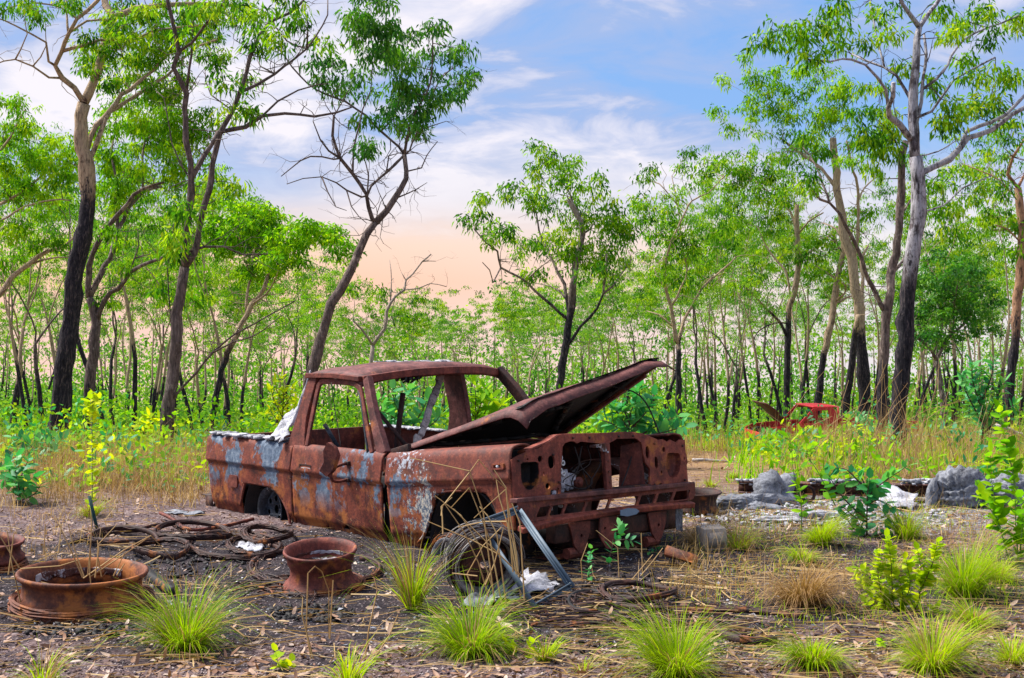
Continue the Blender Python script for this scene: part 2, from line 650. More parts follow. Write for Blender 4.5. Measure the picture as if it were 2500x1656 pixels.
material('ash', m_ash((.24, .25, .28), (.025, .025, .032)))
material('ash_white', m_ash((.46, .46, .50), (.10, .10, .13)))
material('ash_wood', m_ash((.46, .44, .43), (.10, .085, .08)))
material('wood_pale', m_ash((.46, .41, .38), (.14, .11, .10)))


def m_plain(col, rough=.6, var=.25, scale=14, metal=0.0, spec=.4):
    def fn(t):
        p = t.coord('Object')
        n = t.noise(p, scale, 6, .65)
        c = t.mix(n, tuple(x * (1 - var) for x in col), tuple(min(1, x * (1 + var)) for x in col))
        return principled(t, c, rough, metal, t.bump(n, .25, .004), spec)
    return fn


material('paint_flake', m_rust(False, (.04, .015, .012), (.09, .03, .022), (.16, .055, .04), .2, .09))
material('coil', m_ash((.34, .31, .29), (.07, .045, .038)))
material('grey_paint', m_plain((.085, .125, .165), .55, .35, 30))
material('concrete', m_plain((.38, .33, .28), .95, .3, 30))
material('red_paint', m_plain((.50, .018, .025), .5, .35, 4))
material('lamp_orange', m_plain((.75, .12, .02), .3, .2, 8))
material('alloy', m_plain((.55, .56, .58), .6, .45, 40))
material('post_green', m_plain((.008, .05, .05), .6, .4, 20))
material('black_wire', m_plain((.02, .014, .013), .8, .4, 40))
material('stem_brown', m_plain((.075, .035, .03), .8, .4, 20))
material('stem_green', m_plain((.16, .26, .05), .7, .3, 20))
material('wire_brown', m_rust(False, (.014, .007, .007), (.042, .017, .013), (.10, .035, .02), .25))


def m_ground(t):
    p = t.pos()
    x, y, z = t.xyz(p)
    n1 = t.noise(p, .8, 5, .6)
    n2 = t.noise(p, 4.0, 7, .68)
    n3 = t.noise(p, 24.0, 6, .7)
    vo = t.voro(p, 55.0)
    grit = t.ramp(vo.outputs['Color'], [(.0, (.035, .02, .02)), (.35, (.10, .062, .06)), (.65, (.17, .115, .11)), (1.0, (.34, .28, .27))])
    soil = t.mix(t.math('ADD', t.math('MULTIPLY', n3, .6), t.math('MULTIPLY', n2, .4)), (.018, .012, .014), (.17, .122, .128))
    col = t.mix(t.step(n2, .38, .60), soil, grit)
    # straw-covered, browner ground behind
    far = t.step(y, 11.0, 14.5)
    col = t.mix(far, col, t.mix(n3, (.14, .075, .04), (.32, .20, .10)))
    grn = t.math('MULTIPLY', t.step(y, 16, 30), t.step(n2, .40, .58))
    col = t.mix(grn, col, t.mix(n3, (.03, .09, .02), (.10, .19, .03)))
    # scorched earth round the wreck and the tyre fires
    d = t.vmath('LENGTH', t.vmath('MULTIPLY', t.vmath('SUBTRACT', p, (-.25, 7.9, 0)), (.25, .55, 0)))
    bf = t.math('ADD', d, t.math('MULTIPLY', t.math('SUBTRACT', t.math('ADD', n1, t.math('MULTIPLY', n2, .9)), .95), 1.5))
    burn = t.step(bf, 1.22, .86)
    char = t.ramp(t.math('ADD', t.math('MULTIPLY', n3, .6), t.math('MULTIPLY', n2, .4)), [(.38, (.006, .006, .009)), (.54, (.022, .018, .022)), (.66, (.075, .05, .048)), (.78, (.20, .18, .19))])
    col = t.mix(t.math('MULTIPLY', burn, .93), col, char)
    d2 = t.vmath('LENGTH', t.vmath('MULTIPLY', t.vmath('SUBTRACT', p, (3.0, 10.6, 0)), (.45, .8, 0)))
    b2 = t.step(t.math('ADD', d2, t.math('MULTIPLY', t.math('SUBTRACT', n2, .5), 1.8)), .95, .6)
    col = t.mix(b2, col, t.ramp(n3, [(.35, (.02, .02, .026)), (.5, (.12, .11, .12)), (.62, (.42, .42, .45)), (.72, (.66, .65, .66))]))
    col = t.mix(t.step(t.noise(p, 70, 3, .6), .62, .70), col, (.42, .36, .34))
    h = t.math('ADD', t.math('MULTIPLY', n3, .6), t.math('MULTIPLY', t.math('SUBTRACT', 1.0, vo.outputs['Distance']), .5))
    return principled(t, col, .95, 0, t.bump(h, .7, .025), .12)


material('ground', m_ground)

# ------------------------------------------------------------------ ground sheet
fx = np.arange(-5, 5.01, .06)
gx_ = np.r_[-np.geomspace(5.2, 900, 46)[::-1], fx, np.geomspace(5.2, 900, 46)]
gy_ = np.r_[np.linspace(-60, 4, 14), np.arange(4.6, 14.5, .06), np.geomspace(14.6, 1500, 90)]
GX, GY = np.meshgrid(gx_, gy_)
GZ = gz(GX, GY)
rs = np.random.default_rng(5)
fine = (np.abs(GX) < 5) & (GY > 4.5) & (GY < 14.6)
GZ = GZ + fine * rs.normal(0, .0045, GX.shape)
nx_, ny_ = len(gx_), len(gy_)
ii = np.arange(ny_ - 1)[:, None] * nx_ + np.arange(nx_ - 1)[None]
GF = np.stack([ii, ii + 1, ii + 1 + nx_, ii + nx_], -1).reshape(-1, 4)
tag(obj('ground', mesh_np('ground', np.stack([GX, GY, GZ], -1), GF, True), MAT['ground']), kind='structure')

# ------------------------------------------------------------------ burnt-out truck
TRK = empty('burnt_truck', (-0.892, 9.051, 0.0), -0.8401)
tag(TRK, 'burnt-out rusty brown pickup truck with open bonnet and missing grille', 'truck')
tr = np.random.default_rng(31)
TW = 1.66
HZ = .577


def rmat(pitch, roll):
    cp, sp, cr, sr = math.cos(pitch), math.sin(pitch), math.cos(roll), math.sin(roll)
    return np.array([[cp, 0, sp], [0, 1, 0], [-sp, 0, cp]]) @ np.array([[1, 0, 0], [0, cr, -sr], [0, sr, cr]])


MC, MF = rmat(-.01175, -.003), rmat(-.10837, -.0103)
OF = np.array([1.317, 0, .1433 + HZ])


def CAB(P):
    """cab and tub section"""
    return np.asarray(P, float) @ MC.T + np.array([0, 0, HZ])


def FRT(P):
    """front clip, nose tipped up where the body has broken at the bulkhead"""
    return np.asarray(P, float) @ MF.T + OF


def part(name, V, F, mat, parent=TRK, smooth=False, solid=0.0, bevel=0.0):
    me = bpy.data.meshes.new(name)
    me.from_pydata(np.asarray(V).tolist(), [], [tuple(int(i) for i in f) for f in F])
    bm = bmesh.new()
    bm.from_mesh(me)
    bmesh.ops.remove_doubles(bm, verts=bm.verts, dist=.0008)
    bmesh.ops.dissolve_degenerate(bm, edges=bm.edges, dist=.0006)
    bmesh.ops.recalc_face_normals(bm, faces=bm.faces)
    bm.to_mesh(me)
    bm.free()
    if smooth:
        me.polygons.foreach_set('use_smooth', np.ones(len(me.polygons), bool))
    o = obj(name, me, MAT[mat], parent)
    if solid:
        m = o.modifiers.new('solid', 'SOLIDIFY')
        m.thickness = solid
        m.offset = 0
    if bevel:
        m = o.modifiers.new('bevel', 'BEVEL')
        m.width = bevel
        m.segments = 2
        m.limit_method = 'ANGLE'
    return o


def plate(name, loops, mapf, mat, thick=.02, parent=TRK, bevel=0.0):
    """flat sheet with real holes; loops are 2-D outlines, mapf(u,v,w) sends them into the truck"""
    cu = bpy.data.curves.new(name, 'CURVE')
    cu.dimensions = '2D'
    cu.fill_mode = 'BOTH'
    cu.extrude = thick / 2
    for lp in loops:
        sp = cu.splines.new('POLY')
        sp.points.add(len(lp) - 1)
        for p_, (u, v) in zip(sp.points, lp):
            p_.co = (u, v, 0, 1)
        sp.use_cyclic_u = True
    o = bpy.data.objects.new(name, cu)
    COL.objects.link(o)
    me = bpy.data.meshes.new_from_object(o.evaluated_get(bpy.context.evaluated_depsgraph_get()))
    COL.objects.unlink(o)
    bpy.data.objects.remove(o)
    co = np.empty(len(me.vertices) * 3)
    me.vertices.foreach_get('co', co)
    co = co.reshape(-1, 3)
    me.vertices.foreach_set('co', np.asarray(mapf(co), np.float32).ravel())
    me.name = name
    me.materials.clear()
    me.update()
    o = obj(name, me, MAT[mat], parent)
    if bevel:
        m = o.modifiers.new('bevel', 'BEVEL')
        m.width = bevel
        m.segments = 2
        m.limit_method = 'ANGLE'
        m.angle_limit = R(50)
    return o


def oval(u, v, a, b, n=14, pw=1.0):
    t = np.arange(n) * 2 * math.pi / n
    return [(u + a * np.sign(math.cos(q)) * abs(math.cos(q)) ** pw, v + b * np.sign(math.sin(q)) * abs(math.sin(q)) ** pw) for q in t]


# side profile: y (inwards +) against height
PZ = [-.70, -.64, -.52, -.50, -.47, -.30, -.19, -.172, -.150, -.135, -.05, .01, .035, .048, .054]
PYY = [.085, .072, .036, .018, .014, .008, .006, .010, -.012, -.010, .004, .014, .026, .044, .072]


def side_panel(name, xs, bottom, frame, mat, zmin, ztop=.054, mirror=False, dent=.004, holes=(), rear=None, over=0.0, solid=.012, seed=1):
    rg = np.random.default_rng(seed)
    zs = sorted(set([z for z in PZ if zmin < z < ztop + 1e-6] + list(np.arange(zmin, ztop, .026)) + [ztop]))
    zs = [z for i, z in enumerate(zs) if i == 0 or z - zs[i - 1] > .006 or z == ztop]
    nz = len(zs) + (4 if over else 0)
    V = []
    for x in xs:
        zb = bottom(x)
        for z in zs:
            zz = max(z, zb)
            y = np.interp(zz, PZ, PYY)
            dx = rear(zz) if rear is not None and x <= xs[0] + .25 else 0.0
            wx = 1 - (x - xs[0]) / .25 if rear is not None else 0
            y += dent * (math.sin(x * 5.1 + zz * 7 + seed) * .6 + math.sin(x * 11.3 - zz * 13 + seed * 2) * .4)
            V.append((x + dx * max(0, wx), y, zz))
        if over:
            for q in (.25, .5, .75, 1.0):
                V.append((x, .072 + over * q, ztop + .010 * math.sin(q * 2.2) - .012 * q * q))
    V = np.array(V)
    if mirror:
        V[:, 1] = TW - V[:, 1]
    nx = len(xs)
    F = []
    for i in range(nx - 1):
        for j in range(nz - 1):
            a, b, c, d = i * nz + j, (i + 1) * nz + j, (i + 1) * nz + j + 1, i * nz + j + 1
            cx, cz = (V[a, 0] + V[c, 0]) / 2, (V[a, 2] + V[c, 2]) / 2
            if any(abs(cx - hx) / hw + abs(cz - hz) / hh < 1 for hx, hz, hw, hh in holes):
                continue
            F.append((a, b, c, d))
    return part(name, frame(V), F, mat, smooth=True, solid=solid)


def interp_bottom(pts, default):
    ax = [p_[0] for p_ in pts]
    az = [p_[1] for p_ in pts]
    return lambda x: np.interp(x, ax, az, left=default, right=default)


def cols(a, b, extra=(), step=.03):
    c = sorted(set(list(np.round(np.arange(a, b, step), 4)) + [a, b] + list(extra)))
    return [x for i, x in enumerate(c) if i == 0 or x - c[i - 1] > .003]


rear_b = interp_bottom([(-2.52, -.56), (-2.2, -.62), (-2.0, -.60), (-1.998, -.50), (-1.925, -.322), (-1.90, -.308), (-1.867, -.302), (-1.564, -.306), (-1.50, -.316), (-1.435, -.338), (-1.38, -.37), (-1.329, -.418), (-1.266, -.503), (-1.24, -.60), (-1.226, -.645), (-1.205, -.66)], -.66)
rear_x = cols(-2.52, -1.205, (-2.0, -1.998, -1.96, -1.925, -1.867, -1.45, -1.38, -1.329, -1.266, -1.24, -1.226))
rq = side_panel('rear_quarter_panel', rear_x, rear_b, CAB, 'rust_paint', -.66, rear=lambda z: .10 * np.clip((-z - .05) / .5, 0, 1) - .015, seed=2)
rq['label'] = 'burnt side of the tub with flaking blue-grey paint'
rq2 = side_panel('rear_quarter_panel', rear_x, rear_b, CAB, 'rust', -.66, mirror=True, seed=3)
door_b = lambda x: -.665 + .012 * math.sin(x * 9)
door = side_panel('door', cols(-1.192, -.035, step=.022), door_b, CAB, 'rust_paint', -.665, ztop=.05, dent=.006, seed=4,
                  holes=((-.80, -.585, .035, .022), (-.76, -.56, .02, .03), (-.52, -.53, .05, .018), (-.49, -.512, .02, .03), (-.47, -.60, .02, .02), (-1.03, -.175, .012, .012), (-.30, -.62, .04, .012)))
door['label'] = 'rusted-through door with patches of blue-grey paint'
door2 = side_panel('door', cols(-1.192, -.035, step=.06), door_b, CAB, 'rust', -.665, ztop=.05, mirror=True, seed=5)
fen_b = interp_bottom([(-1.32, -.64), (-1.05, -.64), (-1.004, -.562), (-.924, -.494), (-.837, -.348), (-.80, -.275), (-.772, -.240), (-.72, -.226), (-.646, -.220), (-.354, -.219), (-.29, -.225), (-.256, -.236), (-.197, -.296), (-.143, -.400), (-.116, -.452), (-.10, -.47), (0, -.47)], -.47)
fen_x = cols(-1.31, -.002, (-1.004, -.96, -.924, -.88, -.837, -.80, -.772, -.74, -.256, -.225, -.197, -.17, -.143, -.116, -.10))
fen = side_panel('front_wing', fen_x, fen_b, FRT, 'rust_paint', -.64, over=.10, dent=.003, seed=6)
fen['label'] = 'front wing with pale blistered paint behind the wheel arch'
fen2 = side_panel('front_wing', fen_x, fen_b, FRT, 'rust', -.64, over=.10, mirror=True, seed=7)


# arch flange lips
def lip(pts, frame, y, mat):
    m = MB()
    P = np.array([(x, y, z) for x, z in pts])
    P, _ = smooth_path(P, .03)
    m.tube(frame(P), .011, 6, cap=True)
    return m.build('arch_lip', MAT[mat], None, True)


l1 = lip([(-1.998, -.50), (-1.925, -.322), (-1.867, -.302), (-1.564, -.306), (-1.435, -.338), (-1.329, -.418), (-1.266, -.503), (-1.23, -.63)], CAB, .012, 'rust')
l1.parent = rq
l2 = lip([(-1.004, -.562), (-.924, -.494), (-.837, -.348), (-.772, -.240), (-.646, -.220), (-.354, -.219), (-.256, -.236), (-.197, -.296), (-.143, -.40), (-.105, -.47)], FRT, .012, 'rust_paint')
l2.parent = fen

# fuel flap, door handle recess, marker lamp, tail piece
CS = lambda co: CAB(np.stack([co[:, 0], -co[:, 2], co[:, 1]], 1))
FS = lambda co: FRT(np.stack([co[:, 0], -co[:, 2], co[:, 1]], 1))
f_ = plate('fuel_flap', [oval(-2.078, -.305, .066, .05, 16, .35)], lambda c: CS(c) + [0, -.004, 0], 'rust', .012, rq, .003)
h_ = plate('handle_recess', [oval(-.985, -.124, .085, .034, 12, .3), oval(-.985, -.124, .074, .024, 12, .3)], lambda c: CS(c) + [0, -.012, 0], 'rust_dark', .014, door)
hp = plate('door_handle', [oval(-.975, -.130, .066, .016, 10, .4)], lambda c: CS(c) + [0, -.014, 0], 'alloy', .01, door, .003)
mk_ = plate('marker_lamp_socket', [oval(-.107, -.068, .062, .020, 12, .25), oval(-.107, -.068, .035, .010, 12, .3)], lambda c: FS(c) + [0, -.014, 0], 'rust_front', .014, fen, .002)
m = MB()
m.tube(FRT(np.array([[-.107, -.02, -.068], [-.107, -.005, -.068]])), .011, 8)
m.build('bolt', MAT['alloy'], fen, True)
m = MB()
for (a, b) in (((-2.60, .03, -.60), (-2.60, .20, -.60)), ((-2.60, .03, -.47), (-2.60, .20, -.47))):
    m.bar(CAB(a), CAB(b), .15, .008)
m.bar(CAB((-2.60, .03, -.535)), CAB((-2.48, .03, -.535)), .006, .13)
m.bar(CAB((-2.60, .20, -.535)), CAB((-2.48, .20, -.535)), .006, .13)
m.build('rear_bumper_bracket', MAT['rust_dark'], TRK)
# chassis rails, tub floor, tailgate, bulkhead
m = MB()
for y in (.42, 1.24):
    m.bar(CAB((-2.45, y, -.56)), CAB((.1, y, -.56)), .07, .10)
    m.bar(CAB((.1, y, -.56)), FRT((.02, y, -.54)), .07, .10)
for x in (-2.3, -1.3, -.4):
    m.bar(CAB((x, .42, -.56)), CAB((x, 1.24, -.56)), .06, .08)
m.build('chassis_frame', MAT['soot_shade'], TRK)
m = MB()
m.box(CAB((-1.85, TW / 2, -.36)), (1.25, 1.40, .02))
m.box(CAB((-.62, TW / 2, -.50)), (1.2, 1.46, .02))
m.build('floor_pan', MAT['soot_shade'], TRK)
plate('tailgate', [[(.06, -.55), (TW - .06, -.55), (TW - .06, .04), (.06, .04)]], lambda c: CAB(np.stack([-2.50 + c[:, 2], c[:, 0], c[:, 1]], 1)), 'rust', .03)
bulk = plate('bulkhead', [[(.09, -.52), (TW - .09, -.52), (TW - .09, .0), (.09, .0)], oval(.55, -.2, .07, .05), oval(1.1, -.16, .05, .05)], lambda c: CAB(np.stack([.05 + c[:, 2], c[:, 0], c[:, 1]], 1)), 'soot_shade', .02)  # near-black colour stands in for deeper engine-bay shade
bulk['label'] = 'bulkhead darkened for shade at the back of the engine bay'
# inner wheel housings, near ones blackened so the arches look shaded
for nm, fr, xc, zc, r, y0, y1, mt in (('inner_wheel_arch', CAB, -1.60, -.56, .36, .03, .30, 'soot_shade'), ('inner_wheel_arch', FRT, -.52, -.56, .37, .03, .28, 'soot_shade'), ('inner_wheel_arch', FRT, -.50, -.52, .43, 1.22, 1.60, 'rust_ash'), ('inner_wheel_arch', CAB, -1.60, -.56, .36, 1.36, 1.62, 'rust_dark')):
    th = np.linspace(-.2, math.pi + .2, 22)
    V, F = [], []
    for t_ in th:
        for y in (y0, y1):
            V.append((xc + r * math.cos(t_), y, zc + r * math.sin(t_)))
    for i in range(21):
        F.append((2 * i, 2 * i + 1, 2 * i + 3, 2 * i + 2))
    if fr is not FRT or y0 < 1:
        V.append((xc, y1, zc))
        for i in range(21):
            F.append((2 * i + 1, 2 * i + 3, len(V) - 1))
    part(nm, fr(V), F, mt, smooth=True, solid=.012)

# ---- cab upper structure
def beam(name, pts, w, h, mat='rust', parent=TRK, frame=CAB, up=(0, 1, 0), bev=.006):
    """pressed-steel post swept along points: w across the sweep, h along up"""
    P, par = smooth_path(np.array(pts, float), .05)
    W_ = np.interp(par, np.linspace(0, 1, len(w)), w) if isinstance(w, (list, tuple)) else np.full(len(P), w)
    T = nrm(np.gradient(P, axis=0))
    upv = np.asarray(up, float)
    V, F = [], []
    for p_, t_, ww in zip(P, T, W_):
        s_ = nrm(np.cross(t_, upv))
        u_ = np.cross(s_, t_)
        for a, b in ((-.5, -.5), (.5, -.5), (.5, .5), (-.5, .5)):
            V.append(p_ + s_ * ww * a + u_ * h * b)
    for i in range(len(P) - 1):
        for j in range(4):
            F.append((4 * i + j, 4 * i + (j + 1) % 4, 4 * i + 4 + (j + 1) % 4, 4 * i + 4 + j))
    F += [(3, 2, 1, 0), tuple(4 * (len(P) - 1) + j for j in range(4))]
    return part(name, frame(np.array(V)), F, mat, parent, False, 0, bev)


beam('windscreen_pillar', [(-.075, .055, .03), (-.25, .10, .30), (-.41, .155, .565)], [.115, .08, .07], .05, 'rust_mauve')
beam('windscreen_pillar', [(-.02, 1.60, .03), (-.27, 1.56, .36), (-.50, 1.50, .60)], [.10, .085, .08], .06, 'rust_dark')
beam('door_pillar', [(-1.175, .045, .02), (-1.155, .085, .25), (-1.085, .145, .56)], [.24, .13, .10], .05, 'rust')
beam('door_pillar', [(-1.10, 1.60, .02), (-1.06, 1.56, .25), (-1.08, 1.50, .58)], [.30, .23, .24], .05, 'rust_mauve')
wf = beam('window_frame', [(-.185, .030, .04), (-.33, .075, .30), (-.455, .118, .495), (-.53, .13, .522), (-.70, .135, .532), (-.98, .132, .530), (-1.005, .125, .50), (-1.028, .075, .25), (-1.03, .030, .04)], .042, .022, 'rust', door)
m = MB()
for pts in ([(-.235, .028, .03), (-.40, .09, .40), (-.47, .115, .47)], ):
    P, _ = smooth_path(np.array(pts), .04)
    m.tube(CAB(P), .010, 6)
m.build('window_channel', MAT['rust_wheel_blue'], door, True)
# roof skin with rolled gutters
V, F = [], []
nu, nv = 22, 14
for i in range(nu):
    u = i / (nu - 1)
    y = .118 + u * (1.545 - .118)
    e = (abs(u - .5) * 2)
    for j in range(nv):
        v = j / (nv - 1)
        xf = -.455 + .085 * (1 - e ** 2.2) - .055 * u
        xr = -1.175 - .02 * u
        x = xr + (xf - xr) * v
        z = .585 + .02 * u + .062 * (1 - e ** 3.2) - .020 * abs(v - .5) ** 3 * 8
        z -= .03 * max(0, v - .9) * 10
        z += .006 * math.sin(u * 17 + v * 5) * math.sin(v * 9)
        if j == nv - 1:
            z -= .03
        V.append((x, y, z))
for i in range(nu - 1):
    for j in range(nv - 1):
        F.append((i * nv + j, i * nv + j + 1, (i + 1) * nv + j + 1, (i + 1) * nv + j))
roof = part('roof', CAB(np.array(V)), F, 'rust_mauve', smooth=True, solid=.022)
beam('roof_gutter', [(-1.17, .125, .572), (-.80, .122, .578), (-.46, .128, .560)], .045, .040, 'rust', roof, up=(0, 0, 1))
beam('roof_gutter', [(-1.19, 1.535, .588), (-.84, 1.54, .598), (-.52, 1.53, .588)], .045, .040, 'rust', roof, up=(0, 0, 1))
beam('windscreen_header', [(-.45, .14, .555), (-.375, .5, .597), (-.36, .85, .610), (-.40, 1.2, .605), (-.51, 1.52, .575)], .05, .055, 'rust', roof, up=(0, 0, 1))
beam('rear_header', [(-1.16, .15, .55), (-1.17, .85, .60), (-1.18, 1.5, .565)], .05, .05, 'rust_dark', roof, up=(0, 0, 1))
m = MB()
for i in range(26):
    c_ = CAB((-1.0 + tr.normal(0, .10), 1.05 + tr.normal(0, .16), .662))
    m.box(c_, (tr.uniform(.03, .1), tr.uniform(.03, .1), .012), None, .012, tr)
m.build('roof_crust', MAT['ash_white'], roof)
m = MB()
for i in range(26):
    c_ = CAB((-.39 + tr.normal(0, .02), .52 + tr.normal(0, .06), .562 + tr.normal(0, .008)))
    m.tube(np.array([c_, c_ + [tr.normal(0, .02), tr.normal(0, .02), -tr.uniform(.01, .035)]]), .008, 4)
m.build('charred_lining', MAT['soot_shade'], roof)
# scuttle below the windscreen, dash rail
cow = beam('scuttle', [(-.02, .10, .03), (.05, .5, .038), (.07, .85, .04), (.05, 1.2, .038), (-.0, 1.57, .03)], .16, .03, 'rust_mauve', up=(0, 0, 1))
beam('dash_rail', [(-.14, .12, -.02), (-.14, 1.55, -.02)], .06, .05, 'soot_shade', up=(0, 0, 1))
beam('scuttle_lip', [(.13, .12, .055), (.17, .85, .062), (.12, 1.58, .052)], .035, .03, 'rust_dark', cow, up=(0, 0, 1))
# steering post and loose tubes in the cab
m = MB()
m.tube(CAB(np.array([[-.30, .42, .06], [-.62, .40, .30], [-.66, .40, .33]])), .016, 7)
m.tube(CAB(np.array([[-.62, .55, -.45], [-.60, .56, .10], [-.55, .58, .44]])), .022, 7)
m.build('steering_column', MAT['rust_dark'], TRK, True)
m = MB()
m.tube(CAB(np.array([[-1.05, .20, .20], [-.98, .26, .05], [-.95, .3, -.05]])), .016, 6)
m.build('seat_belt_bar', MAT['rust_wheel_blue'], TRK, True)
m = MB()
P, _ = smooth_path(CAB(np.array([[-.80, .10, .53], [-.74, .09, .32], [-.66, .07, .16], [-.60, .05, .03]])), .05)
m.tube(P, .0035, 5)
m.build('window_wire', MAT['black_wire'], TRK, True)
# door mirror: plate on a bent tube arm
mir = MB()
P, _ = smooth_path(CAB(np.array([[-.44, -.01, -.045], [-.445, -.08, -.058], [-.435, -.145, -.085], [-.425, -.165, -.125], [-.43, -.145, -.160], [-.44, -.08, -.172], [-.44, -.01, -.165]])), .03)
mir.tube(P, .0115, 8)
mir.tube(CAB(np.array([[-.425, -.160, -.105], [-.42, -.165, 0.0]])), .010, 7)
arm = mir.build('mirror_arm', MAT['rust'], door, True)
for z in (-.045, -.165):
    m = MB()
    m.box(CAB((-.44, -.005, z)), (.05, .03, .03))
    m.build('mirror_bracket', MAT['rust_dark'], arm, False, .005)
plate('mirror_head', [[(-.10, -.085), (-.055, -.02), (-.062, .06), (-.02, .125), (.045, .09), (.075, .03), (.03, -.075), (-.03, -.125)]],
      lambda c: CAB(np.stack([-.415 + c[:, 0] * .78 - c[:, 2] * .3, -.165 + c[:, 0] * .35 - c[:, 2], -.005 + c[:, 1]], 1)), 'rust', .025, arm, .008)

# ---- bonnet: twisted panel, propped open, hinged at the scuttle
A_, B_, C_, D_ = [FRT(np.array(q)) for q in ((-1.27, .05, .075), (-1.29, 1.60, .075), (-.127, .245, .307), (-.17, 1.775, .665))]
nrmH = nrm(np.cross(C_ - A_, B_ - A_))
if nrmH[2] < 0:
    nrmH = -nrmH


def HB(u, v, w=0.0):
    """u across from the near side, v from hinge to nose, w above the skin"""
    p = A_ * (1 - u) * (1 - v) + B_ * u * (1 - v) + C_ * (1 - u) * v + D_ * u * v
    crown = .030 * (1 - (2 * u - 1) ** 4) * (.4 + .6 * v) + .016 * math.exp(-((abs(u - .5) - .36) / .05) ** 2)
    return p + nrmH * (crown + w)


V, F = [], []
nu, nv = 30, 22
for i in range(nu):
    for j in range(nv):
        u, v = i / (nu - 1), j / (nv - 1)
        w_ = .004 * math.sin(u * 13 + v * 4)
        if j == nv - 1:
            w_ -= .115
        elif j == nv - 2:
            w_ -= .045
        elif j == nv - 3:
            w_ -= .010
        if i in (0, nu - 1):
            w_ -= .038
        V.append(HB(u, v, w_))
for i in range(nu - 1):
    for j in range(nv - 1):
        if (i, j) in ((10, 13), (17, 9)):
            continue
        F.append((i * nv + j, i * nv + j + 1, (i + 1) * nv + j + 1, (i + 1) * nv + j))
bon = part('bonnet', np.array(V), F, 'rust_mauve', smooth=True, solid=.007)
bon['label'] = 'buckled bonnet standing open with a dark underside'
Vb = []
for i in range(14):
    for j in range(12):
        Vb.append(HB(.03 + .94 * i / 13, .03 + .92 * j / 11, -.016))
part('bonnet_dark_sheet', np.array(Vb), [(i * 12 + j, i * 12 + j + 1, (i + 1) * 12 + j + 1, (i + 1) * 12 + j) for i in range(13) for j in range(11) if (i, j) not in ((4, 6), (7, 4), (7, 5))], 'soot_shade', bon, True)  # added near-black sheet that darkens the bonnet underside
m = MB()
for (a, b, w_) in (((.06, .05), (.06, .93), .05), ((.94, .05), (.94, .93), .06), ((.05, .9), (.95, .9), .06), ((.08, .1), (.5, .86), .05), ((.92, .1), (.5, .86), .05), ((.05, .08), (.95, .08), .05), ((.3, .5), (.7, .5), .04)):
    for q in range(8):
        p0 = HB(a[0] + (b[0] - a[0]) * q / 8, a[1] + (b[1] - a[1]) * q / 8, -.028)
        p1 = HB(a[0] + (b[0] - a[0]) * (q + 1.08) / 8, a[1] + (b[1] - a[1]) * (q + 1.08) / 8, -.028)
        m.bar(p0, p1, w_, .025, nrmH)
m.build('bonnet_brace', MAT['soot_shade'], bon)
m = MB()
P = np.array([HB(.0, 0.98, -.06), HB(-.012, 1.0, -.03), HB(.02, 1.012, -.02)])
m.bar(HB(.95, .12, -.05), HB(.99, .80, -.045), .045, .03, nrmH)
m.build('bonnet_edge_stiffener', MAT['rust'], bon, False, .005)
m = MB()
P, _ = smooth_path(np.array([HB(.66, .80, -.03), FRT((-.20, 1.45, .34)), FRT((-.12, 1.56, .02))]), .06)
m.tube(P, .0055, 6)
m.build('bonnet_stay', MAT['black_wire'], TRK, True)
for y in (.06, 1.58):
    m = MB()
    m.bar(FRT((-1.30, y, .055)), FRT((-1.10, y, .085)), .03, .05)
    m.build('bonnet_hinge', MAT['rust_dark'], bon, False, .004)

# ---- front panel and bumper
FP = lambda x0: (lambda c: FRT(np.stack([x0 + c[:, 2], c[:, 0], c[:, 1]], 1)))
hl1 = [(.079, -.062), (.10, -.052), (.215, -.055), (.232, -.068), (.234, -.12), (.225, -.165), (.20, -.203), (.165, -.226), (.142, -.230), (.112, -.222), (.085, -.192), (.075, -.15)]
hl2 = [(1.46, -.078), (1.48, -.070), (1.575, -.078), (1.592, -.092), (1.592, -.15), (1.575, -.205), (1.54, -.24), (1.504, -.251), (1.465, -.236), (1.442, -.20), (1.437, -.14)]
fp = plate('front_panel', [
    [(.002, -.31), (.002, -.03), (.05, -.012), (.12, .008), (.25, .03), (.34, .068), (.42, .102), (.55, .104), (.80, .093), (1.0, .09), (1.16, .082), (1.27, .05), (1.36, .022), (1.42, .026), (1.47, .004), (1.50, .02), (1.56, -.004), (1.60, .016), (1.655, .010), (1.655, -.31)],
    [(.452, .025), (.475, .048), (.52, .058), (.56, .056), (.585, .040), (.62, .052), (.76, .034), (.805, .03), (.815, .0), (.822, -.29), (.41, -.29), (.425, -.12), (.44, -.05)],
    [(.885, .028), (.93, .04), (.96, .052), (1.10, .048), (1.15, .046), (1.20, .015), (1.21, -.05), (1.225, -.12), (1.27, -.17), (1.25, -.29), (.875, -.29)],
    hl1, hl2, oval(.248, -.040, .022, .020), oval(.345, -.066, .030, .042, 12, .7), oval(1.425, -.045, .016, .019), oval(1.338, -.13, .017, .042, 12, .8), oval(1.255, -.055, .020, .045), oval(.14, -.035, .010, .006, 8), oval(.272, -.135, .005, .014, 8, .5), oval(.30, -.215, .022, .020), oval(.335, -.27, .018, .030, 8, .6), oval(.385, -.26, .012, .03, 8, .6), oval(1.385, -.20, .008, .012, 8), oval(1.365, -.285, .02, .012, 8), oval(1.635, -.12, .006, .012, 8)],
    FP(0), 'rust_front', .014, TRK, .003)
fp['label'] = 'red-rusted front panel with empty headlamp holes'
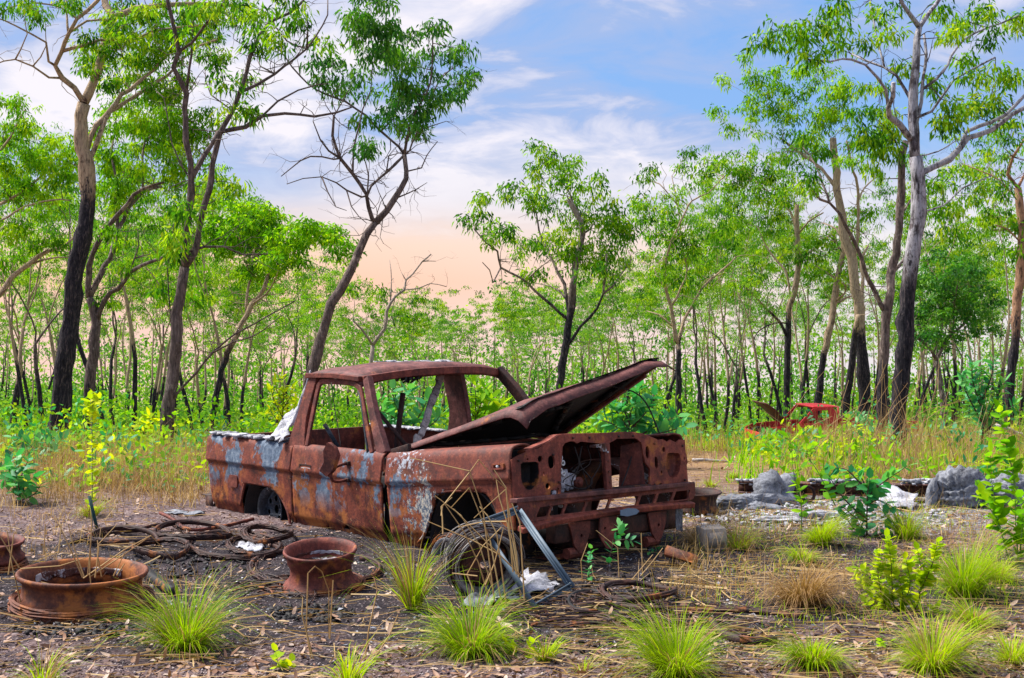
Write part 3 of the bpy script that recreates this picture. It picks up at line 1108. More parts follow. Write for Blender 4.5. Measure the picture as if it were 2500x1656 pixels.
for nm, lp, dpt, mt in (('headlamp_bucket', hl1, -.10, 'soot_shade'), ('headlamp_bucket', hl2, -.05, 'rust')):
    nl = len(lp)
    V = [(.0, a, b) for a, b in lp]
    cy_, cz_ = np.mean([a for a, b in lp]), np.mean([b for a, b in lp])
    V += [(dpt * .7, cy_ + (a - cy_) * .92, cz_ + (b - cz_) * .92) for a, b in lp]
    V += [(dpt, cy_ + (a - cy_) * .55, cz_ + (b - cz_) * .55) for a, b in lp]
    V.append((dpt * 1.05, cy_, cz_))
    F = [(i, (i + 1) % nl, nl + (i + 1) % nl, nl + i) for i in range(nl)] + [(nl + i, nl + (i + 1) % nl, 2 * nl + (i + 1) % nl, 2 * nl + i) for i in range(nl)] + [(2 * nl + i, 2 * nl + (i + 1) % nl, 3 * nl) for i in range(nl)]
    part(nm, FRT(np.array(V)), F, mt, fp, False, .004)
# rolled top edge of the front panel, running back a little
beam('slam_panel', [(-.035, .13, .012), (-.035, .34, .066), (-.035, .42, .100), (-.035, .80, .092), (-.035, 1.16, .080), (-.035, 1.37, .022)], .075, .016, 'rust_front', fp, FRT, (0, 0, 1), .004)
beam('latch_post', [(.012, .845, .03), (.012, .843, -.14), (.012, .840, -.30)], .052, .03, 'rust', fp, FRT, (1, 0, 0), .004)
m = MB()
for q in (-.03, -.09, -.16, -.23):
    m.tube(FRT(np.array([[.020, .842, q], [.034, .842, q]])), .007, 6)
m.box(FRT((.02, .76, .015)), (.03, .10, .022), MF, .006, tr)
m.box(FRT((.025, .80, -.005)), (.03, .05, .03), MF, .006, tr)
m.build('bonnet_latch', MAT['rust_ash'], fp)['kind'] = 'stuff'
# right-hand baffle behind the panel
V = FRT(np.array([(-.01, 1.21, .02), (-.01, 1.23, -.29), (-.16, 1.12, -.29), (-.14, 1.15, .0)]))
part('radiator_baffle', V, [(0, 1, 2, 3)], 'rust', TRK, False, .008)
m = MB()
m.bar(FRT((-.02, .41, -.30)), FRT((-.02, 1.27, -.30)), .05, .06)
m.build('radiator_crossmember', MAT['rust_dark'], TRK, False, .004)
# bumper: pressed steel with slanted slots
slots = [(.15, .235), (.265, .365), (.395, .555), (.585, .775), (.805, 1.055), (1.09, 1.225), (1.26, 1.395), (1.43, 1.57)]
bl = [[(-.03, -.285), (.4, -.283), (.8, -.29), (1.635, -.298), (1.63, -.37), (1.60, -.405), (1.2, -.412), (.87, -.408), (.5, -.413), (.27, -.42), (.02, -.43), (-.03, -.42)]]
for a, b in slots:
    bl.append([(a + .006, -.338), (b + .004, -.338), (b + .008, -.345), (b - .022, -.392), (b - .032, -.398), (a - .026, -.398), (a - .03, -.39), (a, -.345)])
bum = plate('bumper', bl, lambda c: FRT(np.stack([.075 + c[:, 2] - .012 * np.sin(c[:, 0] * 2.3), c[:, 0], c[:, 1]], 1)), 'rust', .012, TRK, .003)
beam('bumper_top_rail', [(.045, -.035, -.284), (.06, .40, -.286), (.062, .84, -.292), (.06, 1.25, -.296), (.045, 1.64, -.300)], .075, .030, 'rust_mauve', bum, FRT, (0, 0, 1), .006)
beam('bumper_lower_ledge', [(.085, -.03, -.462), (.09, .13, -.448), (.088, .30, -.432), (.085, .55, -.426), (.085, .87, -.420), (.085, 1.25, -.426), (.08, 1.60, -.440)], .055, .038, 'rust_front', bum, FRT, (.35, 0, 1), .008)
plate('bumper_paint_patch', [[(.78, -.44), (.80, -.408), (.88, -.40), (.95, -.41), (.97, -.428), (.93, -.445), (.84, -.452)]], lambda c: FRT(np.stack([.156 + c[:, 2] + (c[:, 1] + .425) * -.5, c[:, 0], c[:, 1] - .004], 1)), 'grey_paint', .004, bum)
plate('number_plate_scrap', [[(1.43, -.60), (1.52, -.62), (1.545, -.47), (1.50, -.455), (1.46, -.45), (1.44, -.5)]], lambda c: FRT(np.stack([.06 + c[:, 2] - (c[:, 0] - 1.43) * .25, c[:, 0], c[:, 1]], 1)), 'ash', .006, TRK)
# crossmember, spring hangers, springs and axle under the nose
m = MB()
m.bar(FRT((.0, .30, -.52)), FRT((.0, 1.38, -.52)), .09, .12)
m.build('front_crossmember', MAT['rust_dark'], TRK, False, .008)
for y in (.50, 1.24):
    plate('spring_hanger', [[(y - .09, -.46), (y + .10, -.46), (y + .09, -.53), (y + .03, -.64), (y - .02, -.66), (y - .06, -.60)], oval(y + .01, -.55, .012, .012, 8)], FP(.06), 'rust', .014, TRK, .002)
    m = MB()
    for q in range(4):
        P, _ = smooth_path(FRT(np.array([[.03 - .10 * q * .3, y - .04, -.655 - .012 * q], [-.45, y - .04, -.70 - .012 * q], [-.95 + .1 * q, y - .04, -.64 - .012 * q]])), .08)
        for i in range(len(P) - 1):
            m.bar(P[i], P[i + 1], .055, .010)
    m.tube(FRT(np.array([[.03, y - .10, -.655], [.03, y + .02, -.655]])), .036, 10)
    m.build('leaf_spring', MAT['rust'], TRK)
plate('towing_plate', [[(.66, -.45), (.83, -.45), (.82, -.53), (.74, -.66), (.70, -.65), (.64, -.56)], oval(.70, -.52, .010, .010, 8)], FP(.09), 'rust', .012, TRK, .002)
m = MB()
m.tube(FRT(np.array([[-.50, .15, -.60], [-.50, 1.5, -.60]])), .045, 10)
m.tube(FRT(np.array([[-.12, .35, -.66], [-.14, 1.35, -.64]])), .016, 8)
m.tube(FRT(np.array([[-.50, .82, -.60], [-.38, .82, -.60]])), .11, 12)
m.build('front_axle', MAT['rust_dark'], TRK, True)
# leftovers in the engine bay
m = MB()
for q in range(60):
    a = tr.uniform(0, 6.28)
    r_ = .055 * tr.uniform(.5, 1.15)
    c_ = np.array([-.10 + tr.normal(0, .025), .535 + r_ * math.cos(a), -.20 + r_ * 1.1 * math.sin(a)])
    m.box(FRT(c_), tr.uniform(.008, .05, 3), None, .006, tr)
m.tube(FRT(np.array([[-.16, .535, -.20], [-.06, .535, -.20]])), .05, 14)
alt = m.build('melted_alternator', MAT['ash_white'], TRK)
m = MB()
m.tube(FRT(np.array([[-.09, .64, -.215], [-.05, .64, -.215]])), .036, 14)
m.tube(FRT(np.array([[-.05, .64, -.215], [-.04, .64, -.215]])), .020, 10)
m.build('pulley', MAT['rust'], alt, True)
m = MB()
for (y, z, r_) in ((.47, .0, .022), (.48, -.045, .016), (.50, -.08, .014), (.455, -.09, .014), (.47, -.13, .018), (.50, -.15, .012), (.45, -.16, .015)):
    t_ = np.linspace(0, 6.28, 12)
    m.tube(FRT(np.stack([np.full(12, -.05), y + r_ * np.cos(t_), z + r_ * np.sin(t_)], 1)), .006, 5, cap=False)
m.build('hose_clips', MAT['alloy'], TRK, True)
m = MB()
m.box(FRT((-.62, .55, -.38)), (.55, .34, .26), MF, .03, tr)
m.box(FRT((-.62, .55, -.20)), (.48, .20, .12), MF, .03, tr)
m.tube(FRT(np.array([[-.35, .55, -.40], [-.30, .55, -.40]])), .07, 14)
m.build('engine_block', MAT['soot_shade'], TRK, False, .01)
m = MB()
for (a, b) in (((.345, -.25), (.335, -.31)), ((.385, -.28), (.39, -.36)), ((.30, -.33), (.29, -.37))):
    m.box(FRT((.02, (a[0] + b[0]) / 2, (a[1] + b[1]) / 2)), (.015, .018, abs(a[1] - b[1])), MF, .006, tr)
m.build('melted_metal_drip', MAT['ash_white'], TRK)
m = MB()
for i in range(9):
    m.box(FRT((tr.uniform(-1.1, -.2), tr.uniform(.4, 1.25), tr.uniform(-.50, -.42))), tr.uniform(.03, .16, 3), None, .02, tr)
m.build('engine_bay_debris', MAT['rust_dark'], TRK)['kind'] = 'stuff'

# ---- wheels still on the truck
def lathe(prof, n=36, c=(0, 0, 0), M=None, wob=0.0, rg=None):
    prof = np.asarray(prof, float)
    k = len(prof)
    a = np.arange(n) * 2 * math.pi / n
    w_ = 1 + (wob * (np.sin(a * 2 + .7) + .5 * np.sin(a * 5 + 1))) if wob else np.ones(n)
    V = np.stack([np.outer(np.cos(a) * w_, prof[:, 0]), np.outer(np.sin(a) * w_, prof[:, 0]), np.outer(np.ones(n), prof[:, 1])], -1).reshape(-1, 3)
    if M is not None:
        V = V @ np.asarray(M).T
    F = []
    for i in range(n):
        for j in range(k - 1):
            i2 = (i + 1) % n
            F.append((i * k + j, i2 * k + j, i2 * k + j + 1, i * k + j + 1))
    return V + np.asarray(c), F


AX = np.array([[1, 0, 0], [0, 0, -1], [0, 1, 0]], float)      # wheel axis across the truck, face outwards (-y)
SIDE = np.array([[1, 0, 0], [0, 0, 1], [0, 1, 0]], float) @ np.diag([1, 1, -1])
wc = CAB((-1.60, .13, -.50))
V, F = lathe([(.175, -.09), (.168, -.08), (.160, -.05), (.150, .02), (.158, .06), (.176, .075), (.182, .085), (.176, .09), (.155, .07), (.146, .03), (.15, -.04), (.16, -.085)], 40, wc, SIDE)
rw = part('rear_wheel', V, F, 'rust_wheel_blue', TRK, True)
plate('wheel_disc', [oval(0, 0, .148, .148, 32)] + [oval(.092 * math.cos(q), .092 * math.sin(q), .024, .024, 10) for q in np.arange(6) * 1.047 + .3] + [oval(0, 0, .034, .034, 14)],
      lambda c: np.stack([wc[0] + c[:, 0], wc[1] - .035 + c[:, 2] + .30 * (np.hypot(c[:, 0], c[:, 1]) - .09) ** 2 * 20, wc[2] + c[:, 1]], 1), 'rust_wheel_blue', .008, rw)
m = MB()
for i in range(70):
    a = np.linspace(tr.uniform(0, 6.28), tr.uniform(0, 6.28) + 3, 22)
    r_ = tr.uniform(.186, .205)
    y = tr.uniform(-.10, .04)
    P = np.stack([wc[0] + r_ * np.cos(a), np.full(22, wc[1] - y * .9), wc[2] + r_ * np.sin(a)], 1)
    m.tube(P, .0035, 4)
m.build('tyre_wire', MAT['soot_shade'], rw)
wc = FRT((-.66, .06, -.70))
V, F = lathe([(.175, -.09), (.160, -.06), (.150, .02), (.158, .06), (.176, .075), (.182, .085), (.176, .09), (.155, .07), (.146, .03), (.15, -.04), (.165, -.085)], 40, wc, SIDE)
fw = part('front_wheel', V, F, 'ash_wood', TRK, True)
V, F = lathe([(.148, .02), (.11, .055), (.085, .05), (.05, .03), (.0, .03)], 36, wc, SIDE)
part('wheel_disc', V, F, 'rust_dark', fw, True, .006)
m = MB()
for i in range(80):
    a = np.linspace(tr.uniform(0, 6.28), tr.uniform(0, 6.28) + 3, 22)
    r_ = tr.uniform(.186, .215)
    y = tr.uniform(-.10, .10)
    m.tube(np.stack([wc[0] + r_ * np.cos(a), np.full(22, wc[1] - y), wc[2] + r_ * np.sin(a)], 1), .003, 4)
m.build('tyre_wire', MAT['wire_brown'], fw)

# crust left on the tub rail
m = MB()
for i in range(95):
    x = tr.uniform(-2.47, -1.38)
    m.box(CAB((x, .07 + tr.normal(0, .022), .062 + tr.uniform(0, .012))), (tr.uniform(.02, .09), tr.uniform(.03, .08), tr.uniform(.008, .022)), None, .006, tr)
m.box(CAB((-2.08, .02, .04)), (.07, .012, .04), None, .006, tr)
m.build('rail_crust', MAT['ash_white'], TRK)
m = MB()
for i in range(60):
    x = tr.uniform(-2.4, -1.25)
    m.box(CAB((x, TW - .07 + tr.normal(0, .018), .064)), (tr.uniform(.02, .09), tr.uniform(.03, .07), tr.uniform(.008, .02)), None, .006, tr)
m.build('rail_crust', MAT['ash_white'], TRK)

# hinge posts behind the door gaps, and burnt wiring at the front
for y in (.085, TW - .085):
    m = MB()
    m.bar(CAB((-.02, y, -.66)), CAB((-.005, y, -.02)), .06, .13, (1, 0, 0))
    m.build('hinge_post', MAT['soot_shade'], TRK, False, .004)
    m = MB()
    m.bar(CAB((-1.2, y, -.62)), CAB((-.02, y, -.62)), .05, .10)
    m.build('sill', MAT['rust_dark'], TRK, False, .004)
for i in range(6):
    y0 = tr.uniform(.45, 1.2)
    P, _ = smooth_path(FRT(np.array([[-.06, y0, .02], [-.05 + tr.normal(0, .03), y0 + tr.normal(0, .06), -.10], [-.04, y0 + tr.normal(0, .12), -.2 - tr.uniform(0, .08)], [-.10, y0 + tr.normal(0, .15), -.29]])), .03)
    m = MB()
    m.tube(P, tr.uniform(.003, .006), 5)
    m.build('burnt_wire', MAT['black_wire'], TRK, True)
for (y, z) in ((.03, -.27), (.28, -.28), (.36, -.02), (.40, -.20), (1.33, .0), (1.30, -.28), (1.62, -.03), (1.62, -.27), (.06, -.04), (.55, .078), (.70, .074), (.98, .068), (1.12, .064)):
    m = MB()
    m.tube(FRT(np.array([[.005, y, z], [.016, y, z]])), .008, 6)
    m.build('bolt', MAT['rust_dark'], fp, True)

# ------------------------------------------------------------------ loose things round the wreck
ro = np.random.default_rng(91)


def tiltM(ax, ay):
    ca, sa, cb, sb = math.cos(ax), math.sin(ax), math.cos(ay), math.sin(ay)
    return np.array([[1, 0, 0], [0, ca, -sa], [0, sa, ca]]) @ np.array([[cb, 0, sb], [0, 1, 0], [-sb, 0, cb]])


def wires(c, r0, r1, z0, z1, n, rad, M=None, arc=(2.0, 6.2), sag=.02, rg=ro):
    m = MB()
    for i in range(n):
        k = 30
        a0 = rg.uniform(0, 6.28)
        a = np.linspace(a0, a0 + rg.uniform(*arc), k)
        r_ = rg.uniform(r0, r1) * (1 + sag * np.sin(a * rg.integers(1, 4) + rg.uniform(0, 6)))
        z = rg.uniform(z0, z1) + .012 * np.sin(a * 2 + rg.uniform(0, 6))
        P = np.stack([r_ * np.cos(a), r_ * np.sin(a), z], 1)
        if M is not None:
            P = P @ M.T
        m.tube(P + c, rad * rg.uniform(.6, 1.3), 4)
    return m


def wheel_rim(name, label, px, py, Y, prof, ax=0.0, ay=0.0, mat='rust', wire=None, zoff=0.0, disc=None, discmat='rust_ash', group=None, liner=None):
    """loose steel rim lying on the ground"""
    p = at(px, py, Y)
    g = float(gz(p[0], Y))
    e = empty(name, (p[0], Y, g))
    M = tiltM(ax, ay)
    V, F = lathe(prof, 56, (0, 0, zoff), M)
    part('rim_barrel', V, F, mat, e, True)
    if disc:
        V, F = lathe(disc, 40, (0, 0, zoff), M)
        part('rim_disc', V, F, discmat, e, True, .006)
    if wire:
        m = wires(np.zeros(3), *wire, tiltM(ax * .6, ay))
        m.build('tyre_wire', MAT['rust_orange'], e)['kind'] = 'stuff'
    if liner:
        r_, z0, z1, a0, a1 = liner
        k_ = 26
        Vl, Fl = [], []
        for i in range(k_):
            a = a0 + (a1 - a0) * i / (k_ - 1)
            for q in range(5):
                rr = r_ - .002 + ro.normal(0, .0015)
                zz = z0 + (z1 - z0) * q / 4
                if q == 0:
                    zz += abs(ro.normal(0, (z1 - z0) * .35))
                if q == 4:
                    zz -= abs(ro.normal(0, (z1 - z0) * .12))
                Vl.append((rr * math.cos(a), rr * math.sin(a), zz + zoff))
        for i in range(k_ - 1):
            for q in range(4):
                Fl.append((i * 5 + q, i * 5 + q + 1, (i + 1) * 5 + q + 1, (i + 1) * 5 + q))
        part('flaking_lining', np.array(Vl) @ M.T, Fl, 'paint_flake', e, True, .002)
    tag(e, label, 'wheel rim', group)
    return e


wheel_rim('wheel_rim', 'large rusty truck rim lying flat with blue-grey inside, lower left', 201, 1389, 7.02,
          [(.325, .0), (.335, .02), (.315, .045), (.31, .10), (.318, .125), (.338, .135), (.345, .148), (.342, .160), (.332, .163), (.322, .150), (.302, .12), (.296, .06), (.300, .0), (.325, .0)],
          R(1.5), R(1.5), 'rust_orange', (.335, .375, .0, .065, 90, .006), .045, [(.300, .03), (.22, .02), (.14, .035), (.14, .0)], 'rust_ash', liner=(.294, .06, .118, R(62), R(165)))
wheel_rim('wheel_rim', 'drum-shaped rusty rim with wide flange lying before the truck door', 785, 1340, 7.62,
          [(.228, .0), (.224, .02), (.196, .045), (.180, .075), (.180, .125), (.184, .135), (.194, .150), (.197, .185), (.212, .208), (.217, .220), (.213, .231), (.204, .229), (.187, .198), (.182, .15), (.169, .13), (.168, .05), (.205, .004), (.228, .0)],
          R(8), R(-1), 'rust', (.20, .26, -.01, .03, 46, .005), .012, [(.168, .125), (.12, .110), (.07, .122), (.045, .122)], 'rust_ash', liner=(.180, .140, .165, R(30), R(160)))
wheel_rim('wheel_rim', 'rusty rim cut off by the left edge of the picture', -38, 1345, 8.1,
          [(.235, .0), (.24, .03), (.215, .05), (.212, .09), (.235, .11), (.24, .125), (.23, .13), (.205, .10), (.20, .02), (.235, .0)],
          R(3), R(2), 'rust', (.22, .26, -.02, .03, 30, .005), .04, [(.20, .05), (.1, .06), (.07, .06)], 'rust')
wheel_rim('wheel_rim', 'dark rim lying half hidden behind the far end of the bumper', 1703, 1225, 10.45,
          [(.17, .0), (.175, .03), (.155, .05), (.15, .10), (.165, .14), (.19, .155), (.196, .165), (.19, .172), (.168, .155), (.14, .11), (.145, .01), (.17, .0)],
          R(2), 0, 'rust_dark', None, .01, [(.145, .06), (.08, .07), (.05, .07)], 'rust_dark')

# burnt wheel leaning upright before the front wing
p = gp(1188, 1462)
e = empty('loose_wheel', (p[0] - .02, p[1] + .12, float(gz(p[0], p[1] + .12))))
M = np.array(Matrix.Rotation(R(18), 3, 'Z') @ Matrix.Rotation(R(100), 3, 'X'))
c_ = np.array([0, 0, .185])
V, F = lathe([(.185, -.10), (.19, -.085), (.172, -.07), (.16, -.02), (.162, .04), (.175, .065), (.19, .08), (.187, .092), (.165, .075), (.15, .03), (.152, -.05), (.175, -.095), (.185, -.10)], 48, c_, M)
part('rim_barrel', V, F, 'coil', e, True)
V, F = lathe([(.152, -.02), (.12, .02), (.09, .01), (.06, .03), (.03, .03)], 36, c_, M)
part('rim_disc', V, F, 'rust_ash', e, True, .006)
wires(c_, .19, .225, -.10, .10, 44, .0028, M, (1.0, 4.5), .05).build('tyre_wire', MAT['coil'], e)['kind'] = 'stuff'
wires(c_, .17, .215, -.10, .10, 60, .0035, M, (1.0, 5.5), .05).build('tyre_wire', MAT['wire_brown'], e)['kind'] = 'stuff'
tag(e, 'pale burnt-out wheel wrapped in loose wire leaning by the front wing', 'wheel')

# steel frame leaning on the bumper
tr_, br_, bl_ = at(1262, 1249, 7.90), at(1391, 1446, 7.46), at(1306, 1500, 6.92)
br_[2] = max(br_[2], .012)
bl_[2] = max(bl_[2], .012)
tl_ = tr_ + (bl_ - br_)
base = (bl_ + br_) / 2
e = empty('steel_frame', base)
nf = nrm(np.cross(tr_ - br_, bl_ - br_))
for nm, a, b in (('long_rail', tr_, br_), ('long_rail', tl_, bl_), ('short_rail', tl_, tr_), ('short_rail', bl_, br_)):
    m = MB()
    d = nrm(b - a)
    m.bar(a - d * .012 - base, b + d * .012 - base, .034, .006, nf)
    s_ = nrm(np.cross(nf, d))
    if ((base - (a + b) / 2) @ s_) > 0:
        s_ = -s_
    m.bar(a + s_ * .016 + nf * .014 - base, b + s_ * .016 + nf * .014 - base, .006, .032, nf)
    m.bar(a + s_ * -.004 + nf * .008 - base, b + s_ * -.004 + nf * .008 - base, .005, .014, nf)
    m.build(nm, MAT['grey_paint'], e)
tag(e, 'blue-grey rectangular steel window frame leaning against the bumper', 'frame')

# tyre-bead hoops and burnt bands on the ground
def band(name, label, pts, wd, th, mat, cat='hoop', closed=False, zs=None, group=None):
    P = np.array([gp(a, b) for a, b in pts])
    if zs is not None:
        P[:, 2] += np.array(zs)
    if closed:
        P = np.vstack([P, P[0]])
    Q, par = smooth_path(P, .04)
    b0 = Q.mean(0)
    b0[2] = float(gz(b0[0], b0[1]))
    Q[:, 2] = np.maximum(Q[:, 2], gz(Q[:, 0], Q[:, 1]) + wd * .35)
    T = nrm(np.gradient(Q, axis=0))
    S = nrm(np.cross(T, [0, 0, 1.0]))
    V, F = [], []
    for q, s_ in zip(Q - b0, S):
        for (a, b) in ((-th / 2, -wd / 2), (th / 2, -wd / 2), (th * .7, 0), (th / 2, wd / 2), (-th / 2, wd / 2), (-th * .3, 0)):
            V.append(q + s_ * a + np.array([0, 0, b]))
    k = 6
    for i in range(len(Q) - 1):
        for j in range(k):
            F.append((k * i + j, k * i + (j + 1) % k, k * i + k + (j + 1) % k, k * i + k + j))
    F += [tuple(range(k))[::-1], tuple(k * (len(Q) - 1) + j for j in range(k))]
    e = empty(name, b0)
    part('band', V, F, mat, e, True)
    m = MB()
    for i in range(14):
        off = ro.normal(0, .016, 3)
        off[2] = abs(off[2]) * .6
        a, b = sorted(ro.uniform(0, 1, 2))
        sel = Q[int(a * len(Q)):max(int(b * len(Q)), int(a * len(Q)) + 3)] - b0 + off
        if len(sel) > 2:
            m.tube(sel + ro.normal(0, .004, sel.shape), .0035, 4)
    if m.V:
        m.build('loose_wire', MAT['wire_brown'], e)['kind'] = 'stuff'
    tag(e, label, cat, group)
    return e


def ell(cx, cy, rx, ry, n=18, a0=0, a1=6.283, rot=0.0):
    t = np.linspace(a0, a1, n, endpoint=abs(a1 - a0) < 6.2)
    return [(cx + rx * math.cos(q) + rot * ry * math.sin(q), cy + ry * math.sin(q)) for q in t]


band('tyre_bead_hoop', 'rusty bead hoop lying flat left of the rim by the door', ell(572, 1338, 112, 32, rot=.4), .045, .014, 'rust_dark', closed=True)
band('tyre_bead_hoop', 'thin rusty hoop half under the rim by the truck door', ell(722, 1392, 112, 42), .035, .014, 'rust_dark', closed=True)
band('tyre_bead_hoop', 'small bead hoop lying inside the larger one left of the door rim', ell(622, 1337, 66, 22, rot=.3), .035, .010, 'rust_dark', closed=True)
band('rusty_rail', 'bent rusty rail lying behind the hoops below the rear wheel', [(392, 1268), (420, 1282), (448, 1302), (480, 1304), (548, 1294), (618, 1280)], .022, .022, 'rust', 'rail', zs=[.05, .05, .04, .03, .03, .04])
band('tyre_band', 'burnt brown tyre band curving behind the big rim', [(170, 1330), (240, 1312), (320, 1302), (372, 1288), (410, 1284), (432, 1290), (470, 1314), (520, 1318)], .03, .014, 'wire_brown', 'tyre remains')
band('tyre_band', 'burnt brown tyre band running from the big rim towards the door', [(345, 1398), (380, 1425), (415, 1448), (425, 1456)], .06, .05, 'soot_shade', 'tyre remains')
band('tyre_band', 'flattened brown tyre band below the rear wheel of the truck', [(440, 1322), (520, 1306), (590, 1312), (650, 1330), (690, 1345)], .03, .014, 'wire_brown', 'tyre remains')
band('tyre_band', 'looped brown tyre band right of the door rim', ell(880, 1395, 48, 26, 14, -1.6, 1.9), .04, .012, 'wire_brown', 'tyre remains')
band('tyre_band', 'curved rusty tyre band before the bright tussock, lower right', [(1737, 1528), (1760, 1556), (1805, 1573), (1850, 1577), (1895, 1575)], .05, .022, 'wire_brown', 'tyre remains')
band('tyre_band', 'long dark tyre band lying in straw below the bumper', [(1400, 1486), (1480, 1478), (1560, 1490), (1700, 1497), (1820, 1495), (1960, 1512)], .03, .03, 'rust_dark', 'tyre remains')
band('tyre_band', 'dark tyre loop beside the foot of the grey frame', ell(1440, 1478, 52, 26, 16, 1.2, 6.6), .04, .014, 'soot_shade', 'tyre remains')

for i, (cx, cy, rx, ry, rot, wd, lb) in enumerate(((470, 1312, 92, 20, .5, .04, 'broad burnt bead ring lying behind the two hoops'), (655, 1318, 60, 18, -.3, .036, 'burnt bead ring lying right under the rear wheel'), (390, 1352, 70, 20, .2, .036, 'sagging burnt bead ring right of the big rim'), (300, 1325, 84, 18, .3, .036, 'burnt bead ring half buried behind the big rim'), (1560, 1462, 90, 20, .2, .03, 'thin burnt bead ring in straw below the bumper'))):
    band('tyre_bead_hoop', lb, ell(cx, cy, rx, ry, rot=rot), wd, .016, 'rust_dark', closed=True, zs=list(.02 + .035 * np.abs(np.sin(np.arange(18) * .35 + i))))

# tangled burnt wire mats (nobody could count the strands)
m = MB()
for cx, cy, rx, ry, n in ((200, 1500, 170, 26, 130), (720, 1440, 150, 26, 90), (1500, 1500, 260, 40, 150), (1650, 1540, 200, 30, 60)):
    for i in range(n):
        a = ro.uniform(0, 6.28)
        q = math.sqrt(ro.uniform(0, 1))
        p = gp(cx + rx * q * math.cos(a), cy + ry * q * math.sin(a))
        L = ro.uniform(.08, .34)
        az = ro.normal(0, .8)
        k = 6
        t = np.linspace(-.5, .5, k)
        cur = ro.normal(0, .25)
        P = np.stack([p[0] + L * t * math.cos(az) - cur * L * t * t * math.sin(az), p[1] + L * t * math.sin(az) + cur * L * t * t * math.cos(az), p[2] + .010 + .02 * (1 - 4 * t * t) * ro.uniform(0, 1.3)], 1)
        m.tube(P, ro.uniform(.002, .006), 4)
tag(m.build('burnt_wire', MAT['wire_brown']), 'tangles of burnt tyre wire on the scorched ground', 'wire', kind='stuff')

# charred lumps
m = MB()
for cx, cy, rx, ry, n in ((760, 1500, 110, 22, 160), (200, 1540, 190, 14, 160), (430, 1380, 200, 30, 110), (1500, 1440, 220, 40, 160), (1250, 1430, 130, 30, 80), (1600, 1570, 300, 40, 90), (1950, 1270, 260, 20, 140)):
    for i in range(n):
        a = ro.uniform(0, 6.28)
        q = math.sqrt(ro.uniform(0, 1))
        p = gp(cx + rx * q * math.cos(a), cy + ry * q * math.sin(a))
        m.box(p + [0, 0, .004], ro.uniform(.008, .035, 3) * [1, 1, .6], tiltM(ro.uniform(-.6, .6), ro.uniform(-.6, .6)), .006, ro)
tag(m.build('charcoal_bits', MAT['soot_shade']), 'scattered bits of charcoal on the scorched ground', 'charcoal', kind='stuff')


# lumpy sheets and slag
def lump(name, label, c, s, mat, cat, seed, sub=3, noise=.35, flat=0.0):
    bm = bmesh.new()
    bmesh.ops.create_icosphere(bm, subdivisions=sub, radius=1.0)
    rg = np.random.default_rng(seed)
    K = rg.normal(size=(18, 3)) * np.repeat([1.8, 3.5, 6.5, 10, 15, 22], 3)[:, None]
    ph = rg.uniform(0, 6, 18)
    for v in bm.verts:
        d = np.array(v.co)
        k = 1 + noise * sum((math.sin(K[i] @ d + ph[i]) if i < 6 else 1 - 2 * abs(math.sin(K[i] @ d + ph[i] + 1.5 * math.sin(K[i - 6] @ d)))) * (.55 ** (i // 3)) for i in range(18)) / 2.0 + rg.normal(0, .012)
        v.co = Vector(d * k * np.array(s))
        if v.co.z < -s[2] * .5:
            v.co.z = -s[2] * .5
    me = bpy.data.meshes.new(name)
    bm.to_mesh(me)
    bm.free()
    me.polygons.foreach_set('use_smooth', np.ones(len(me.polygons), bool))
    o = obj(name, me, MAT[mat])
    o.location = (c[0], c[1], c[2] + s[2] * .45)
    tag(o, label, cat)
    return o


def sheet(name, label, P4, mat, cat, seed, wav=.02, n=14, ragged=.12):
    """crumpled thin sheet between four corners"""
    rg = np.random.default_rng(seed)
    A, B, C, D = [np.asarray(q, float) for q in P4]
    b0 = (A + B + C + D) / 4
    V, F = [], []
    ph = rg.uniform(0, 6, 6)
    nn = nrm(np.cross(B - A, D - A))
    for i in range(n):
        for j in range(n):
            u, v = i / (n - 1), j / (n - 1)
            e_ = ragged
            if i in (0, n - 1):
                u += rg.uniform(-e_, e_) * .6
            if j in (0, n - 1):
                v += rg.uniform(-e_, e_) * .6
            p = A * (1 - u) * (1 - v) + B * u * (1 - v) + C * u * v + D * (1 - u) * v
            w_ = wav * (math.sin(u * 9 + ph[0] + 3 * v) + .7 * math.sin(v * 11 + ph[1]) + .5 * math.sin(17 * u - 13 * v + ph[2])) + rg.normal(0, wav * .25)
            V.append(p + nn * w_ - b0)
    for i in range(n - 1):
        for j in range(n - 1):
            F.append((i * n + j, i * n + j + 1, (i + 1) * n + j + 1, (i + 1) * n + j))
    o = part(name, V, F, mat, None, True, .006)
    o.location = b0
    tag(o, label, cat)
    return o


def lift(px, py, h):
    p = gp(px, py)
    return p + [0, 0, h]


sheet('melted_sheet', 'crumpled white ash sheet lying inside the leaning grey frame', [lift(1195, 1482, .01), lift(1330, 1452, .012), lift(1372, 1430, .02), lift(1262, 1412, .07)], 'ash_white', 'ash sheet', 3, .016)
sheet('melted_sheet', 'dirty white ash scrap between the leaning wheel and the grey frame', [lift(1110, 1492, .01), lift(1215, 1480, .012), lift(1250, 1450, .05), lift(1180, 1452, .04)], 'ash', 'ash sheet', 4, .014)
sheet('melted_sheet', 'small white ash scrap lying inside the bead hoop', [lift(596, 1350, .01), lift(640, 1346, .01), lift(648, 1332, .02), lift(612, 1330, .015)], 'ash_white', 'ash sheet', 5, .006, 8)
sheet('melted_sheet', 'little white ash scrap beneath the rear wheel', [lift(575, 1338, .01), lift(600, 1345, .01), lift(612, 1335, .02), lift(585, 1328, .015)], 'ash_white', 'ash sheet', 6, .006, 8)
sheet('pale_board', 'thin flat pale board lying behind the rear bumper bracket', [lift(400, 1256, .01), lift(480, 1262, .02), lift(500, 1256, .02), lift(420, 1249, .01)], 'ash', 'board', 7, .006, 10, .2)
